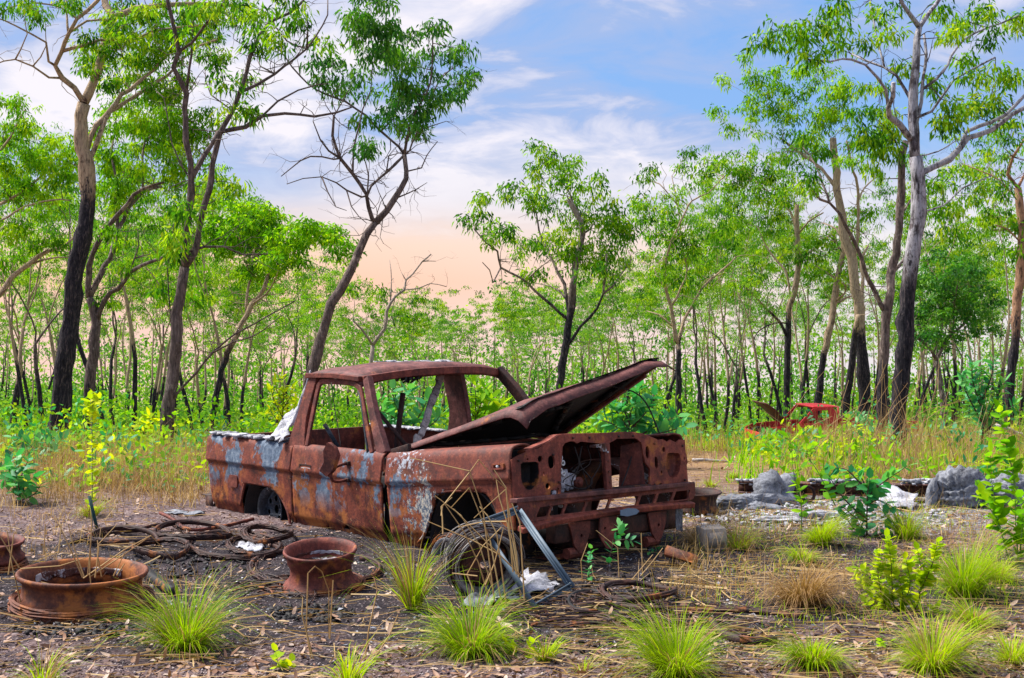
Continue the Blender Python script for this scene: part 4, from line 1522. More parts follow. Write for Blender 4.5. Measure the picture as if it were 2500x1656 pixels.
# cab and tub crusts that are things of their own
tm = Matrix.Translation(TRK.location) @ Matrix.Rotation(-0.8401, 4, 'Z')
cw = lambda q: np.array(tm @ Vector(CAB(np.array(q))))
sheet('ash_strip', 'long white ash-crusted strip leaning on the back of the cab pillar', [cw((-1.20, .10, .16)), cw((-1.29, .05, .18)), cw((-1.185, .16, .60)), cw((-1.155, .15, .61))], 'ash_white', 'ash strip', 8, .005, 12, .05)
sheet('ash_disc', 'round white ash-crusted disc propped on the tub rail behind the cab', [cw((-1.57, .02, .07)), cw((-1.31, .0, .07)), cw((-1.30, .16, .29)), cw((-1.54, .20, .29))], 'ash_white', 'disc', 9, .010, 14, .22)
m = MB()
a, b = cw((-.12, .35, .02)), cw((-.62, 1.02, .58))
for q in range(10):
    p0, p1 = a + (b - a) * q / 10, a + (b - a) * (q + 1.05) / 10
    m.bar(p0 - a + ro.normal(0, .004, 3), p1 - a + ro.normal(0, .004, 3), .055 + ro.normal(0, .006), .03, (.5, -.7, .4))
o = m.build('charred_board', MAT['coil'], None, False, .006)
o.location = a
tag(o, 'ash-grey charred board leaning diagonally inside the cab', 'board')

# concrete block, tin, stump of a fence picket
p = gp(1741, 1344)
e = empty('concrete_block', (p[0], p[1] + .06, float(gz(p[0], p[1]))), R(14))
m = MB()
m.box((0, 0, .075), (.175, .14, .16), tiltM(R(2), R(-3)), .006, ro)
m.build('block_body', MAT['concrete'], e, False, .008)
m = MB()
m.box((0, -.0712, .075), (.11, .004, .10), tiltM(R(2), R(-3)), .004, ro)
m.build('block_face', MAT['concrete'], e)
tag(e, 'small grey concrete block standing in dry grass right of the bumper', 'block')
p = gp(1660, 1384)
e = empty('rusty_tin', (p[0], p[1] + .05, float(gz(p[0], p[1]))), R(-12))
m = MB()
M_ = tiltM(R(-18), R(14))
for c_, s_ in (((0, 0, .02), (.19, .11, .006)), ((0, -.055, .045), (.19, .005, .055)), ((0, .055, .035), (.19, .005, .035)), ((-.095, 0, .04), (.005, .11, .045)), ((.095, 0, .04), (.005, .11, .05))):
    m.box(np.array(c_) @ M_.T + [0, 0, .02], s_, M_, .006, ro)
m.build('tin_body', MAT['rust_orange'], e)
m = MB()
for i in range(10):
    m.box(np.array([ro.uniform(-.07, .07), ro.uniform(-.035, .035), .05 + ro.uniform(0, .012)]) @ M_.T + [0, 0, .02], ro.uniform(.02, .05, 3) * [1, 1, .4], M_, .006, ro)
m.build('tin_ash', MAT['ash_white'], e)['kind'] = 'stuff'
tag(e, 'bent rusty tin box with white ash in it, below the bumper end', 'tin')
p = gp(243, 1300)
m = MB()
P, _ = smooth_path(np.array([[0, 0, -.05], [-.02, 0, .10], [-.045, 0, .20], [-.075, 0, .27]]), .04)
for a in (0, 2.09, 4.19):
    m.bar(P[0] + [0, 0, 0], P[-1], .004, .024, (math.cos(a), math.sin(a), .2))
o = m.build('fence_picket', MAT['post_green'])
o.location = p
tag(o, 'dark green star picket stub leaning behind the big rim', 'picket')

# pale fallen poles behind the truck on the left
for (a, b, Y, r_, mt, lb) in (((-60, 1152), (330, 1144), 13.6, .028, 'wood_pale', 'long pale fallen pole lying in dry grass left of the truck'), ((330, 1143), (500, 1132), 13.7, .034, 'wood_pale', 'short pale fallen pole ending behind the tub of the truck'), ((-40, 1164), (420, 1158), 13.2, .02, 'wood_pale', 'thin pale pole lying in front of the long fallen pole')):
    P = np.array([at(a[0] + (b[0] - a[0]) * t, a[1] + (b[1] - a[1]) * t + ro.normal(0, 1.2), Y + .3 * t) for t in np.linspace(0, 1, 9)])
    b0 = P.mean(0)
    m = MB()
    m.tube(P - b0, r_ * ro.uniform(.85, 1.15, 9), 8)
    o = m.build('fallen_pole', MAT[mt], None, True)
    o.location = b0
    tag(o, lb, 'pole')

# ash-crusted steel beam and slag on the right
bs = np.array([at(1803 + (2620 - 1803) * t, 1188 + 8 * math.sin(t * 3), 11.3 - .3 * t) for t in np.linspace(0, 1, 12)])
b0 = bs[0].copy()
b0[2] = float(gz(b0[0], b0[1]))
e = empty('steel_beam', b0)
for dz, w_, h_ in ((.046, .12, .014), (0, .012, .092), (-.046, .12, .014)):
    m = MB()
    for i in range(11):
        m.bar(bs[i] - b0 + [0, 0, dz], bs[i + 1] - b0 + [0, 0, dz], w_, h_)
    m.build('web' if h_ > .05 else 'flange', MAT['rust_ash'], e)
m = MB()
for i in range(420):
    t = ro.uniform(0, 1)
    x = bs[0] + (bs[-1] - bs[0]) * t
    if math.sin(t * 26) + .4 * math.sin(t * 61) < -.25:
        continue
    m.box(x - b0 + [0, ro.uniform(-.055, .03), .058 + ro.uniform(-.035, .004) * (ro.random() < .5)], (ro.uniform(.02, .06), ro.uniform(.02, .05), ro.uniform(.008, .02)), None, .006, ro)
m.build('ash_crust', MAT['ash_white'], e)['kind'] = 'stuff'
m = MB()
for t in (.04, .5, .92):
    x = bs[0] + (bs[-1] - bs[0]) * t
    m.box(x - b0 + [0, 0, -.09], (.05, .06, .12), None, .01, ro)
m.build('packing', MAT['rust_dark'], e)['kind'] = 'stuff'
tag(e, 'long ash-crusted rusty steel beam lying across the ground on the right', 'beam')


def lumpp(label, px, py, Y, s, seed, mat='ash', noise=.35, name='slag_lump', cat='slag'):
    p = at(px, py, Y)
    return lump(name, label, (p[0], Y, float(gz(p[0], Y)) - .01), s, mat, cat, seed, 5 if max(s) > .2 else 4, noise)


lumpp('grey rounded slag lump under the left end of the steel beam', 1898, 1235, 10.95, (.20, .14, .17), 41)
lumpp('low grey slag heap spilling left of the steel beam', 1822, 1245, 10.7, (.27, .14, .09), 42)
lumpp('large folded grey slag mass hanging over the steel beam on the right', 2345, 1235, 10.9, (.28, .14, .20), 43, 'ash', .45)
lumpp('upright grey slag lobe at the left edge of the folded mass', 2275, 1230, 10.85, (.045, .06, .17), 44, 'ash', .25)
lumpp('grey slag lump far right under the beam beside the vine stems', 2470, 1240, 10.9, (.24, .14, .17), 45)
lumpp('pale slag ridge in front of the beam below the broad-leaved shrub', 2020, 1268, 10.2, (.22, .09, .045), 46, 'ash_white')
lumpp('small pale slag crust left of the broad-leaved shrub', 1900, 1270, 10.05, (.24, .06, .03), 47, 'ash_white')
sheet('white_sheet', 'bright white torn sheet leaning under the beam behind the broad-leaved shrub', [lift(2135, 1242, .02), lift(2232, 1252, .03), at(2240, 1206, 10.9), at(2150, 1180, 11.1)], 'ash_white', 'sheet', 12, .012, 12, .1)
for i, (px, py, r_) in enumerate(((1970, 1228, .07), (1948, 1236, .055))):
    p = at(px, py, 11.0)
    V, F = lathe([(r_, -.03), (r_ * 1.1, 0), (r_, .03), (r_ * .75, .02), (r_ * .75, -.02), (r_, -.03)], 24, (0, 0, r_), np.array(Matrix.Rotation(R(80 + i * 8), 3, 'X')))
    o = part('brake_drum', V, F, 'rust_dark', None, True)
    o.location = (p[0], 11.0, float(gz(p[0], 11)))
    tag(o, ['larger rusty brake drum standing under the steel beam', 'smaller rusty brake drum overlapped on its left by slag under the beam'][i], 'brake drum')
m = MB()
for i in range(300):
    a = ro.uniform(0, 6.28)
    q = math.sqrt(ro.uniform(0, 1))
    p = gp(1990 + 330 * q * math.cos(a), 1256 + 28 * q * math.sin(a))
    m.box(p + [0, 0, .006], ro.uniform(.01, .05, 3) * [1, 1, .5], tiltM(ro.uniform(-.4, .4), ro.uniform(-.4, .4)), .008, ro)
tag(m.build('ash_rubble', MAT['ash_white']), 'scattered white ash rubble round the steel beam', 'rubble', kind='stuff')
# grey fallen branches in the distance on the right
for (a, b, Y, r_, lb) in (((1690, 1123), (1865, 1130), 15.5, .02, 'thin pale fallen branch on open ground right of the bumper'), ((2235, 1065), (2330, 1120), 20, .035, 'grey fallen bough sloping down right of the white-barked trunk'), ((2260, 1095), (2345, 1122), 19, .02, 'thin grey fallen bough under the sloping one'), ((2430, 1040), (2540, 1075), 18, .04, 'pale fallen branch at the right edge in dry grass')):
    P = np.array([at(a[0] + (b[0] - a[0]) * t, a[1] + (b[1] - a[1]) * t + ro.normal(0, 1.5), Y) for t in np.linspace(0, 1, 7)])
    b0 = P.mean(0)
    m = MB()
    m.tube(P - b0, r_ * np.linspace(1.1, .6, 7), 7)
    o = m.build('fallen_branch', MAT['wood_pale'], None, True)
    o.location = b0
    tag(o, lb, 'branch')

# ------------------------------------------------------------------ red ute wreck among the trees
UY = 36.0
up_ = at(2030, 1060, UY)
U = empty('red_ute', (up_[0], UY, float(gz(up_[0], UY)) + .02), R(186))
tag(U, 'wrecked red ute with its bonnet up among the trees on the right', 'ute')
k_ = mpp(UY)
# side outline read off the photo: u along the body (+ towards the nose, which points left), z up
UX = lambda px: -(px - 2030) * k_ * 1.02
UZ = lambda py: (at(2030, py, UY)[2] - U.location.z)
zt = UZ(1030)


def uside(name, pts, y, th, mat, holes=(), parent=U, bevel=.01):
    lp = [[(UX(a), UZ(b)) for a, b in pts]] + [[(UX(a), UZ(b)) for a, b in h] for h in holes]
    return plate(name, lp, lambda c: np.stack([c[:, 0], y + c[:, 2], c[:, 1]], 1), mat, th, parent, bevel)


GB = 1098
arch_f = [(1896, GB - 4), (1890, 1070), (1876, 1058), (1860, 1058), (1846, 1070), (1842, GB - 4)]
arch_r = [(2178, GB - 4), (2172, 1068), (2158, 1056), (2142, 1056), (2130, 1068), (2124, GB - 4)]
for y in (.80, -.80):
    uside('front_wing', [(1838, 1046), (1856, 1038), (1905, 1033), (1928, 1032), (1926, GB - 8)] + arch_f + [(1838, GB - 20)], y, .04, 'red_paint')
    uside('door', [(1928, 1032), (2010, 1030), (2012, GB - 10), (1926, GB - 8)], y, .04, 'red_paint')
    uside('cab_side', [(1926, 1031), (1962, 993), (1975, 990), (2008, 991), (2018, 1000), (2020, GB - 10), (2010, GB - 10), (2010, 1030)], y * .93, .04, 'red_paint', [[(1936, 1029), (1966, 998), (1998, 997), (2003, 1028)]])
    uside('tub_side', [(2023, 1028), (2212, 1024), (2214, GB - 14), (2182, GB - 8)] + arch_r + [(2026, GB - 8)], y, .04, 'red_paint')
m = MB()
for (a, b) in (((1962, 991), (2014, 991)), ):
    m.box(((UX(a[0]) + UX(b[0])) / 2, 0, UZ(990)), (abs(UX(a[0]) - UX(b[0])), 1.46, .05))
m.build('roof', MAT['red_paint'], U, False, .02)
m = MB()
m.box((UX(2021), 0, (UZ(1026) + UZ(GB - 10)) / 2), (.04, 1.5, UZ(1026) - UZ(GB - 10)))
m.build('cab_back', MAT['red_paint'], U, False, .01)
m = MB()
for y in (.7, -.7):
    m.bar((UX(2026), y, UZ(1028)), (UX(2024), y, UZ(990)), .04, .04, (0, 1, 0))
m.bar((UX(2024), .7, UZ(990)), (UX(2024), -.7, UZ(990)), .04, .04)
m.build('headboard', MAT['red_paint'], U)
m = MB()
m.box((UX(1838) + .01, 0, (UZ(1050) + UZ(GB - 20)) / 2), (.05, 1.5, UZ(1050) - UZ(GB - 20)))
m.build('front_panel', MAT['red_paint'], U, False, .01)
m = MB()
m.box((UX(2212), 0, (UZ(1028) + UZ(GB - 16)) / 2), (.05, 1.55, UZ(1028) - UZ(GB - 16)))
m.build('tailgate', MAT['red_paint'], U, False, .01)
m = MB()
m.box((UX(2120), 0, UZ(GB - 22)), (2.0, 1.5, .03))
m.box((UX(1970), 0, UZ(GB - 12)), (1.0, 1.5, .03))
m.build('floor_pan', MAT['rust_dark'], U)
V, F = [], []
for i in range(9):
    t = i / 8
    for y in (-.68, .68):
        V.append((UX(1908) + t * (UX(1852) - UX(1908)), y, UZ(1030) + t * (UZ(981) - UZ(1030)) + .05 * math.sin(t * 3)))
F = [(2 * i, 2 * i + 1, 2 * i + 3, 2 * i + 2) for i in range(8)]
part('bonnet', V, F, 'rust_mauve', U, True, .022)
for y in (.82, -.82):
    for px in (1869, 2151):
        V, F = lathe([(.16, -.08), (.28, -.09), (.30, 0), (.28, .09), (.16, .08), (.10, .05)], 24, (UX(px), y * .86, .22), AX)
        part('wheel', V, F, 'soot_shade', U, True)
for y in (.78, -.78):
    plate('tail_lamp', [[(-.05, -.17), (.05, -.17), (.05, .17), (-.05, .17)]], lambda c, y=y: np.stack([UX(2212) - .04 + c[:, 2] * 0 - c[:, 0] * .3, y * 1.04 + c[:, 2], UZ(1040) + c[:, 1]], 1), 'lamp_orange', .03, U)
    V, F = lathe([(.0, .02), (.07, .02), (.10, .0), (.10, -.03)], 18, (UX(1839), y * .75, UZ(1058)), np.array([[0, 0, 1], [0, 1, 0], [-1, 0, 0]], float))
    part('headlamp', V, F, 'ash', U, True, .01)

# ------------------------------------------------------------------ trees
def grow_tree(Y, branches, blobs, seed, s=1.0, leaf_L=.15, leaf_W=.034, dens=15, per=26, char_top=None, tone=(.5, .9), twig_tone=.5, twig=.006, droop=1.0, spread=1.14, bare=46):
    """branches: (width px at start, width px at end, depth offset at tip, [(px,py)...]) - blobs: (px,py,rx,ry)
    Returns wood collector and the leaf arrays, in world space."""
    rng = np.random.default_rng(seed)
    m = mpp(Y)
    nodes2, nodes3, noderad = [], [], []
    wood = MB()
    for bi, (w0, w1, dy, pts) in enumerate(branches):
        pts = np.array(pts, float)
        if bi == 0:
            y0 = 0.0
            base = at(pts[0][0], pts[0][1], Y)
            g = gz(base[0], base[1]) - .15
        else:
            n2 = np.array(nodes2)
            q = np.argmin(((n2 - pts[0]) ** 2).sum(1))
            y0 = nodes3[q][1] - Y
            if ((n2[q] - pts[0]) ** 2).sum() < 40 ** 2:
                pts[0] = n2[q]
        k = len(pts)
        fr = np.linspace(0, 1, k)
        P = np.array([at(a, b, Y + y0 + dy * f_ ** 1.2) for (a, b), f_ in zip(pts, fr)])
        rad = (w0 + (w1 - w0) * fr) * .5 * m
        if bi == 0 and P[0][2] > g:
            P = np.vstack([[P[0][0] - (P[1][0] - P[0][0]) * .25, P[0][1], g], P])
            rad = np.r_[rad[0] * 1.18, rad]
            fr = np.linspace(0, 1, k + 1)
        step = max(.10, .16 * s)
        Q, par = smooth_path(P, step)
        rr = np.interp(par, np.linspace(0, 1, len(P)), rad)
        jit = rng.normal(0, 1, Q.shape) * np.minimum(rr, .03)[:, None] * .35
        jit[0] = 0
        Q = Q + jit
        zz = Q[:, 2]
        if char_top is None:
            ch = np.zeros(len(Q))
        else:
            ct = at(1250, char_top, Y)[2]
            ch = np.clip(.5 + (ct - zz) / (1.1 * s), 0, 1)
        to = tone[0] + (tone[1] - tone[0]) * np.clip((zz - zz.min()) / max(1.0, np.ptp(zz)) if bi == 0 else .75 + .25 * par, 0, 1)
        n = 10 if w0 * m > .14 else (7 if w0 * m > .05 else 5)
        wood.tube(Q, rr * (1 + rng.normal(0, .05, len(Q))), n + 2, ch, to, True, .13, rng)
        for P_, r_ in zip(Q, rr):
            d = P_ - C0
            dd = d[1] * CP + d[2] * SP
            uu = -d[1] * SP + d[2] * CP
            nodes2.append((1250 + FPX * d[0] / dd, 828 - FPX * uu / dd))
            nodes3.append(P_)
            noderad.append(r_)
    # bare dead twigs off the thinner limbs
    thin = [i for i, r_ in enumerate(noderad) if r_ < .055 * s]
    if thin:
        for i in rng.choice(thin, min(len(thin), bare)):
            p0 = nodes3[i]
            d = nrm(rng.normal(size=3) * [1, .8, .8] + [0, 0, .35])
            L = rng.uniform(.15, .65) * s
            P = [p0]
            for j in range(4):
                d = nrm(d + rng.normal(0, .32, 3))
                P.append(P[-1] + d * L / 4)
            r0 = min(noderad[i] * .5, .008 * s)
            wood.tube(np.array(P), np.linspace(r0, r0 * .3, 5), 4, 0.0, twig_tone, False)
            for j in (2, 3):
                if rng.random() < .7:
                    d2 = nrm(d + rng.normal(0, .8, 3))
                    wood.tube(np.array([P[j], P[j] + d2 * L * .2, P[j] + nrm(d2 + rng.normal(0, .4, 3)) * L * .42]), np.array([.5, .35, .2]) * r0, 4, 0.0, twig_tone, False)
    n2 = np.array(nodes2)
    N3 = list(nodes3)
    NR = list(noderad)
    S = []
    for (bx, by, rx, ry) in blobs:
        q = np.argmin(((n2 - (bx, by)) ** 2).sum(1))
        off = np.clip(N3[q][1] - Y, -2, 2)
        D = Y + off + rng.normal(0, .35 * s)
        c = at(bx, by, D)
        a, b = rx * mpp(D) * spread, ry * mpp(D) * spread
        cnt = max(4, int(a * b * math.pi * dens * 2.6 / s ** 2))
        u = nrm(rng.normal(size=(cnt, 3))) * rng.uniform(.25, 1, (cnt, 1)) ** .5
        u[:, 0] *= a
        u[:, 1] *= max(a, b) * 1.0
        u[:, 2] *= b
        S.append(c + u)
    LV, LF, LT, nl = [], [], [], 0
    if S:
        S = np.vstack(S)
        base3 = np.array(N3)
        dmin = np.array([((base3 - s_) ** 2).sum(1).min() for s_ in S])
        S = S[np.argsort(dmin)]
        A = np.empty((len(base3) + len(S), 3))
        A[:len(base3)] = base3
        RA = np.r_[np.array(NR), np.full(len(S), twig * s)]
        cur = len(base3)
        for s_ in S:
            dd = ((A[:cur] - s_) ** 2).sum(1)
            dd = dd + 3.0 * np.clip(A[:cur, 2] - s_[2], 0, None) ** 2
            q = int(np.argmin(dd))
            a = A[q]
            L = np.linalg.norm(s_ - a)
            if L > .03:
                mid = (a + s_) / 2 + np.array([rng.normal(0, .1), rng.normal(0, .1), -.10 * abs(rng.normal())]) * L + np.array([0, 0, .05 * L])
                r0 = min(RA[q] * .7, twig * s * (1.0 + L * 1.2))
                Q, par = smooth_path(np.array([a, mid, s_]), max(.12 * s, L / 5))
                wood.tube(Q, r0 + (twig * s * .45 - r0) * par, 4, 0.0, twig_tone, False)
            A[cur] = s_
            cur += 1
        # leaves
        cnt = np.maximum(8, rng.normal(per * 1.3, per * .45, len(S)).astype(int))
        C = np.repeat(S, cnt, 0)
        tint = np.repeat(rng.uniform(.05, .85, len(S)), cnt) + rng.normal(0, .18, len(C))
        off = nrm(rng.normal(size=C.shape)) * rng.uniform(0, 1, (len(C), 1)) ** .6 * np.array([.19, .19, .13]) * s
        P = C + off
        D = nrm(nrm(off + 1e-6) * .40 + np.array([0, 0, -droop * .9]) + rng.normal(size=C.shape) * .48)
        ls = leaf_L * .68 * s * rng.uniform(.4, 1.4, len(C))
        V, F = leaf_quads(P, D, ls, leaf_W * .86 * s * rng.uniform(.7, 1.3, len(C)), rng)
        return wood, V, F, np.clip(tint, 0, 1)
    return wood, None, None, None


def plant_tree(name, label, Y, branches, blobs, seed, bark, leaf, cat='tree', group=None, **kw):
    wood, V, F, T = grow_tree(Y, branches, blobs, seed, **kw)
    b = at(branches[0][3][0][0], branches[0][3][0][1], Y)
    base = np.array([b[0], b[1], float(gz(b[0], b[1]))])
    e = empty(name, base)
    wood.V = [v - base for v in wood.V]
    wood.build('trunk', MAT[bark], e, True)
    if V is not None:
        obj('crown', mesh_np('crown', V - base, F, False, fattr={'tint': T}), MAT[leaf], e)
    tag(e, label, cat, group)
    return e


plant_tree('eucalyptus_tree', 'tall eucalypt with thick black trunk and cream crooked upper limbs at far left', 21, [
    (50, 30, 0, [(140, 1075), (149, 985), (158, 897), (172, 790), (178, 718), (187, 640), (209, 550), (215, 482), (211, 411), (196, 339), (198, 286), (203, 252)]),
    (22, 15, .7, [(203, 252), (228, 200), (246, 143), (262, 89), (274, 43), (258, 12), (246, -60)]),
    (14, 7, -.9, [(200, 250), (181, 215), (150, 190), (133, 160), (150, 125), (168, 82), (190, 45), (235, 5), (262, -40)]),
    (9, 5, -.4, [(155, 128), (205, 112), (245, 98), (290, 95), (296, 121)]),
    (6, 4, .3, [(172, 78), (210, 52), (260, 47)]),
    (15, 6, 1.4, [(208, 395), (215, 360), (235, 310), (265, 275), (300, 235), (335, 200), (372, 176), (402, 140), (440, 108)]),
    (13, 5, 1.8, [(226, 410), (240, 345), (258, 290), (290, 260), (330, 236), (372, 208), (425, 168), (470, 120), (530, 98)]),
    (16, 8, .5, [(276, 46), (330, 22), (400, 13), (470, 9), (610, 16)]),
    (8, 4, .6, [(262, 95), (320, 100), (372, 78), (430, 68), (520, 60)]),
    (7, 3, -.8, [(133, 160), (118, 150), (112, 105), (82, 86), (36, 61), (-20, 40)]),
    (6, 3, -.8, [(133, 185), (121, 190), (79, 161), (36, 145), (-15, 158)]),
    (4, 2, -.4, [(58, 150), (52, 120), (66, 85), (60, 50)]),
    (4, 2, -.4, [(86, 157), (100, 140), (112, 110)]),
    (7, 3, .3, [(168, 80), (162, 40), (160, -10)]),
    (5, 2, -.5, [(190, 45), (150, 20), (90, 8), (20, 20), (-30, 70)]),
], [(230, 80, 22, 24), (345, 60, 60, 36), (300, 112, 55, 34), (395, 110, 48, 36), (480, 40, 60, 30), (560, 34, 55, 28), (250, 150, 36, 20), (205, 172, 28, 12), (325, 170, 55, 34), (425, 180, 40, 34), (110, 10, 70, 12), (40, 22, 45, 16), (92, 42, 13, 16), (180, 10, 30, 12), (500, 90, 40, 25), (300, 20, 30, 20), (410, 20, 50, 18), (210, 110, 25, 14), (270, 60, 40, 30), (360, 140, 50, 30), (440, 90, 45, 30), (520, 140, 40, 26), (280, 210, 40, 24), (390, 220, 46, 26)],
    11, 'bark_cream', 'leaf_gum', char_top=470, tone=(-.5, 1.0), dens=20, per=30, twig_tone=.6)

plant_tree('eucalyptus_tree', 'dark forked eucalypt growing close behind the thick black trunk at far left', 22, [
    (26, 20, 0, [(216, 1068), (219, 950), (229, 861), (233, 790), (226, 745), (217, 725)]),
    (16, 8, .9, [(214, 722), (235, 690), (256, 650), (276, 608), (288, 560), (312, 512), (345, 470), (395, 455)]),
    (14, 6, -.8, [(236, 768), (255, 732), (290, 706), (320, 664), (350, 646), (395, 631), (425, 616)]),
    (15, 7, -.5, [(205, 740), (217, 650), (236, 600), (252, 568), (286, 530), (310, 496), (350, 462), (400, 446)]),
    (8, 3, .9, [(290, 556), (282, 500), (284, 430), (270, 380), (280, 330), (285, 270)]),
    (7, 3, .6, [(345, 465), (346, 400), (354, 345), (385, 320), (420, 280)]),
    (4, 2, 0, [(330, 655), (338, 600), (336, 560)]),
    (4, 2, 0, [(338, 630), (350, 625), (366, 622)]),
    (4, 2, .3, [(340, 470), (330, 440), (300, 420)]),
], [(300, 260, 55, 30), (262, 322, 36, 28), (380, 292, 46, 38), (450, 300, 40, 30), (342, 352, 45, 28), (290, 402, 40, 28), (268, 462, 36, 28), (420, 380, 38, 36), (350, 410, 30, 20), (372, 545, 12, 28), (285, 590, 25, 12), (300, 655, 25, 14), (290, 500, 24, 18), (262, 560, 14, 16), (250, 730, 30, 18), (380, 230, 40, 30), (330, 300, 30, 24), (400, 330, 46, 30), (470, 350, 40, 30), (320, 440, 40, 26), (440, 430, 36, 30), (250, 390, 30, 24), (500, 300, 40, 30)],
    12, 'bark_grey', 'leaf_lime', char_top=960, tone=(.0, .4), dens=21, per=30, twig_tone=.3)

plant_tree('eucalyptus_tree', 'twin-stemmed grey eucalypt standing left of the wreck, hung with long leaves', 17, [
    (34, 24, 0, [(402, 1108), (407, 1040), (411, 990), (423, 897), (430, 804), (437, 733), (452, 654)]),
    (18, 9, -.6, [(452, 648), (452, 586), (461, 536), (468, 439), (465, 400), (455, 340), (449, 290), (455, 229), (440, 195), (425, 165), (437, 125), (425, 70), (413, 20), (402, -40)]),
    (17, 7, .5, [(458, 640), (480, 590), (490, 530), (515, 440), (528, 370), (537, 321), (564, 271), (586, 229), (596, 179), (614, 132), (632, 89), (661, 54), (707, 29), (742, 0)]),
    (8, 4, -.6, [(437, 125), (470, 104), (510, 52), (548, 6), (570, -20)]),
    (7, 4, -.3, [(456, 225), (464, 170), (470, 90), (475, 10), (478, -20)]),
    (11, 4, .5, [(541, 322), (600, 307), (643, 284), (696, 277), (768, 285), (821, 277), (860, 262)]),
    (6, 3, .3, [(640, 282), (679, 247), (729, 221), (771, 208), (800, 205)]),
    (8, 3, .9, [(598, 222), (630, 205), (671, 182), (714, 146), (750, 118), (772, 86), (800, 36), (800, 0)]),
    (5, 2, .5, [(735, 130), (700, 100), (670, 60), (655, 30)]),
    (5, 2, .4, [(664, 186), (650, 170), (636, 162), (628, 145)]),
    (12, 9, .2, [(470, 425), (495, 385), (520, 348), (534, 322)]),
    (5, 2, -.4, [(760, 110), (752, 60), (742, 25)]),
    (4, 2, .4, [(540, 262), (515, 232), (502, 200), (500, 170)]),
    (7, 3, -.6, [(407, 985), (440, 950), (480, 910), (520, 860), (575, 815), (640, 780), (720, 735)]),
    (5, 2, -.6, [(520, 860), (570, 835), (620, 820), (690, 770)]),
    (4, 2, 0, [(418, 860), (416, 760), (410, 690), (412, 630), (420, 590), (425, 540)]),
    (7, 3, .5, [(455, 605), (500, 603), (546, 603), (592, 621), (653, 621)]),
    (4, 2, .3, [(465, 445), (440, 400), (420, 350), (400, 240), (380, 220)]),
], [(700, 20, 55, 26), (620, 44, 45, 32), (650, 72, 36, 24), (730, 58, 18, 26), (780, 98, 32, 22), (596, 205, 30, 26), (572, 268, 34, 20), (610, 270, 24, 14), (470, 20, 50, 20), (560, 20, 45, 20), (505, 435, 26, 24), (560, 450, 26, 20), (500, 470, 20, 24), (430, 500, 26, 26), (462, 520, 22, 20), (415, 612, 16, 16), (470, 670, 30, 28), (450, 740, 16, 20), (478, 725, 30, 26), (405, 700, 18, 22), (625, 110, 20, 14), (690, 110, 14, 12), (545, 195, 18, 24), (430, 580, 16, 20), (455, 85, 26, 16)],
    13, 'bark_grey', 'leaf_gum', char_top=1010, tone=(.45, .1), dens=17, per=22, leaf_L=.17, twig_tone=.1, bare=150)

plant_tree('eucalyptus_tree', 'slender eucalypt leaning right behind the wreck cab with drooping crown', 18.5, [
    (30, 17, 0, [(738, 1080), (752, 960), (771, 878), (785, 832), (794, 786), (809, 743), (831, 706), (855, 661), (876, 612), (898, 572), (916, 541)]),
    (17, 10, .3, [(916, 541), (944, 514), (964, 488), (989, 439), (993, 418), (984, 379)]),
    (11, 6, -.5, [(914, 545), (909, 534), (893, 475), (861, 425), (832, 386), (818, 354), (811, 332), (814, 286)]),
    (7, 3, .6, [(984, 379), (975, 357), (929, 321), (893, 282), (843, 250), (793, 229), (750, 204), (714, 164), (679, 118), (652, 84)]),
    (8, 3, -.3, [(984, 379), (991, 343), (1000, 304), (1018, 268), (1043, 229), (1057, 143), (1055, 70)]),
    (6, 2, .6, [(986, 376), (1000, 368), (1018, 321), (1054, 307), (1090, 296)]),
    (6, 2, .8, [(1016, 322), (1046, 264), (1071, 200), (1104, 168), (1135, 150)]),
    (7, 5, -.5, [(981, 388), (943, 421), (907, 454), (896, 478)]),
    (4, 2, .5, [(994, 417), (1029, 409), (1043, 379), (1068, 346)]),
    (4, 1.5, .4, [(975, 489), (1014, 464), (1043, 446)]),
    (6, 2.5, -.4, [(836, 386), (804, 368), (782, 343), (764, 296)]),
    (5, 2, -.8, [(843, 407), (814, 389), (757, 382), (714, 407), (687, 430)]),
    (5, 2.5, .3, [(864, 428), (864, 357), (879, 304), (886, 268), (905, 220), (910, 150)]),
    (5, 2, -.7, [(893, 478), (882, 480), (846, 464), (821, 446), (786, 432), (740, 436), (700, 450)]),
    (4, 1.5, -.4, [(846, 466), (858, 505), (876, 530), (895, 545)]),
    (4, 1.5, -.4, [(800, 437), (800, 470), (820, 505), (846, 514)]),
    (5, 2, .5, [(930, 322), (960, 290), (975, 240), (965, 190)]),
    (4, 2, .3, [(893, 480), (900, 430), (888, 380), (893, 350)]),
    (4, 2, .2, [(940, 424), (950, 380), (972, 375)]),
], [(905, 108, 50, 52), (795, 168, 38, 38), (1085, 118, 62, 30), (970, 138, 52, 38), (1015, 188, 52, 40), (1130, 190, 36, 34), (1055, 54, 26, 15), (950, 82, 28, 24), (945, 236, 62, 26), (1040, 240, 54, 30), (992, 290, 42, 34), (820, 208, 56, 24), (875, 40, 50, 24), (905, 12, 55, 22), (896, 362, 20, 20), (1022, 315, 36, 16), (1005, 85, 22, 14), (893, 300, 28, 14), (1100, 225, 24, 16), (940, 60, 20, 16), (865, 180, 30, 22), (1040, 285, 26, 18)],
    14, 'bark_grey', 'leaf_dark', char_top=None, tone=(.30, .15), dens=19, per=28, leaf_L=.16, leaf_W=.036, twig_tone=.2, droop=1.1, bare=130)

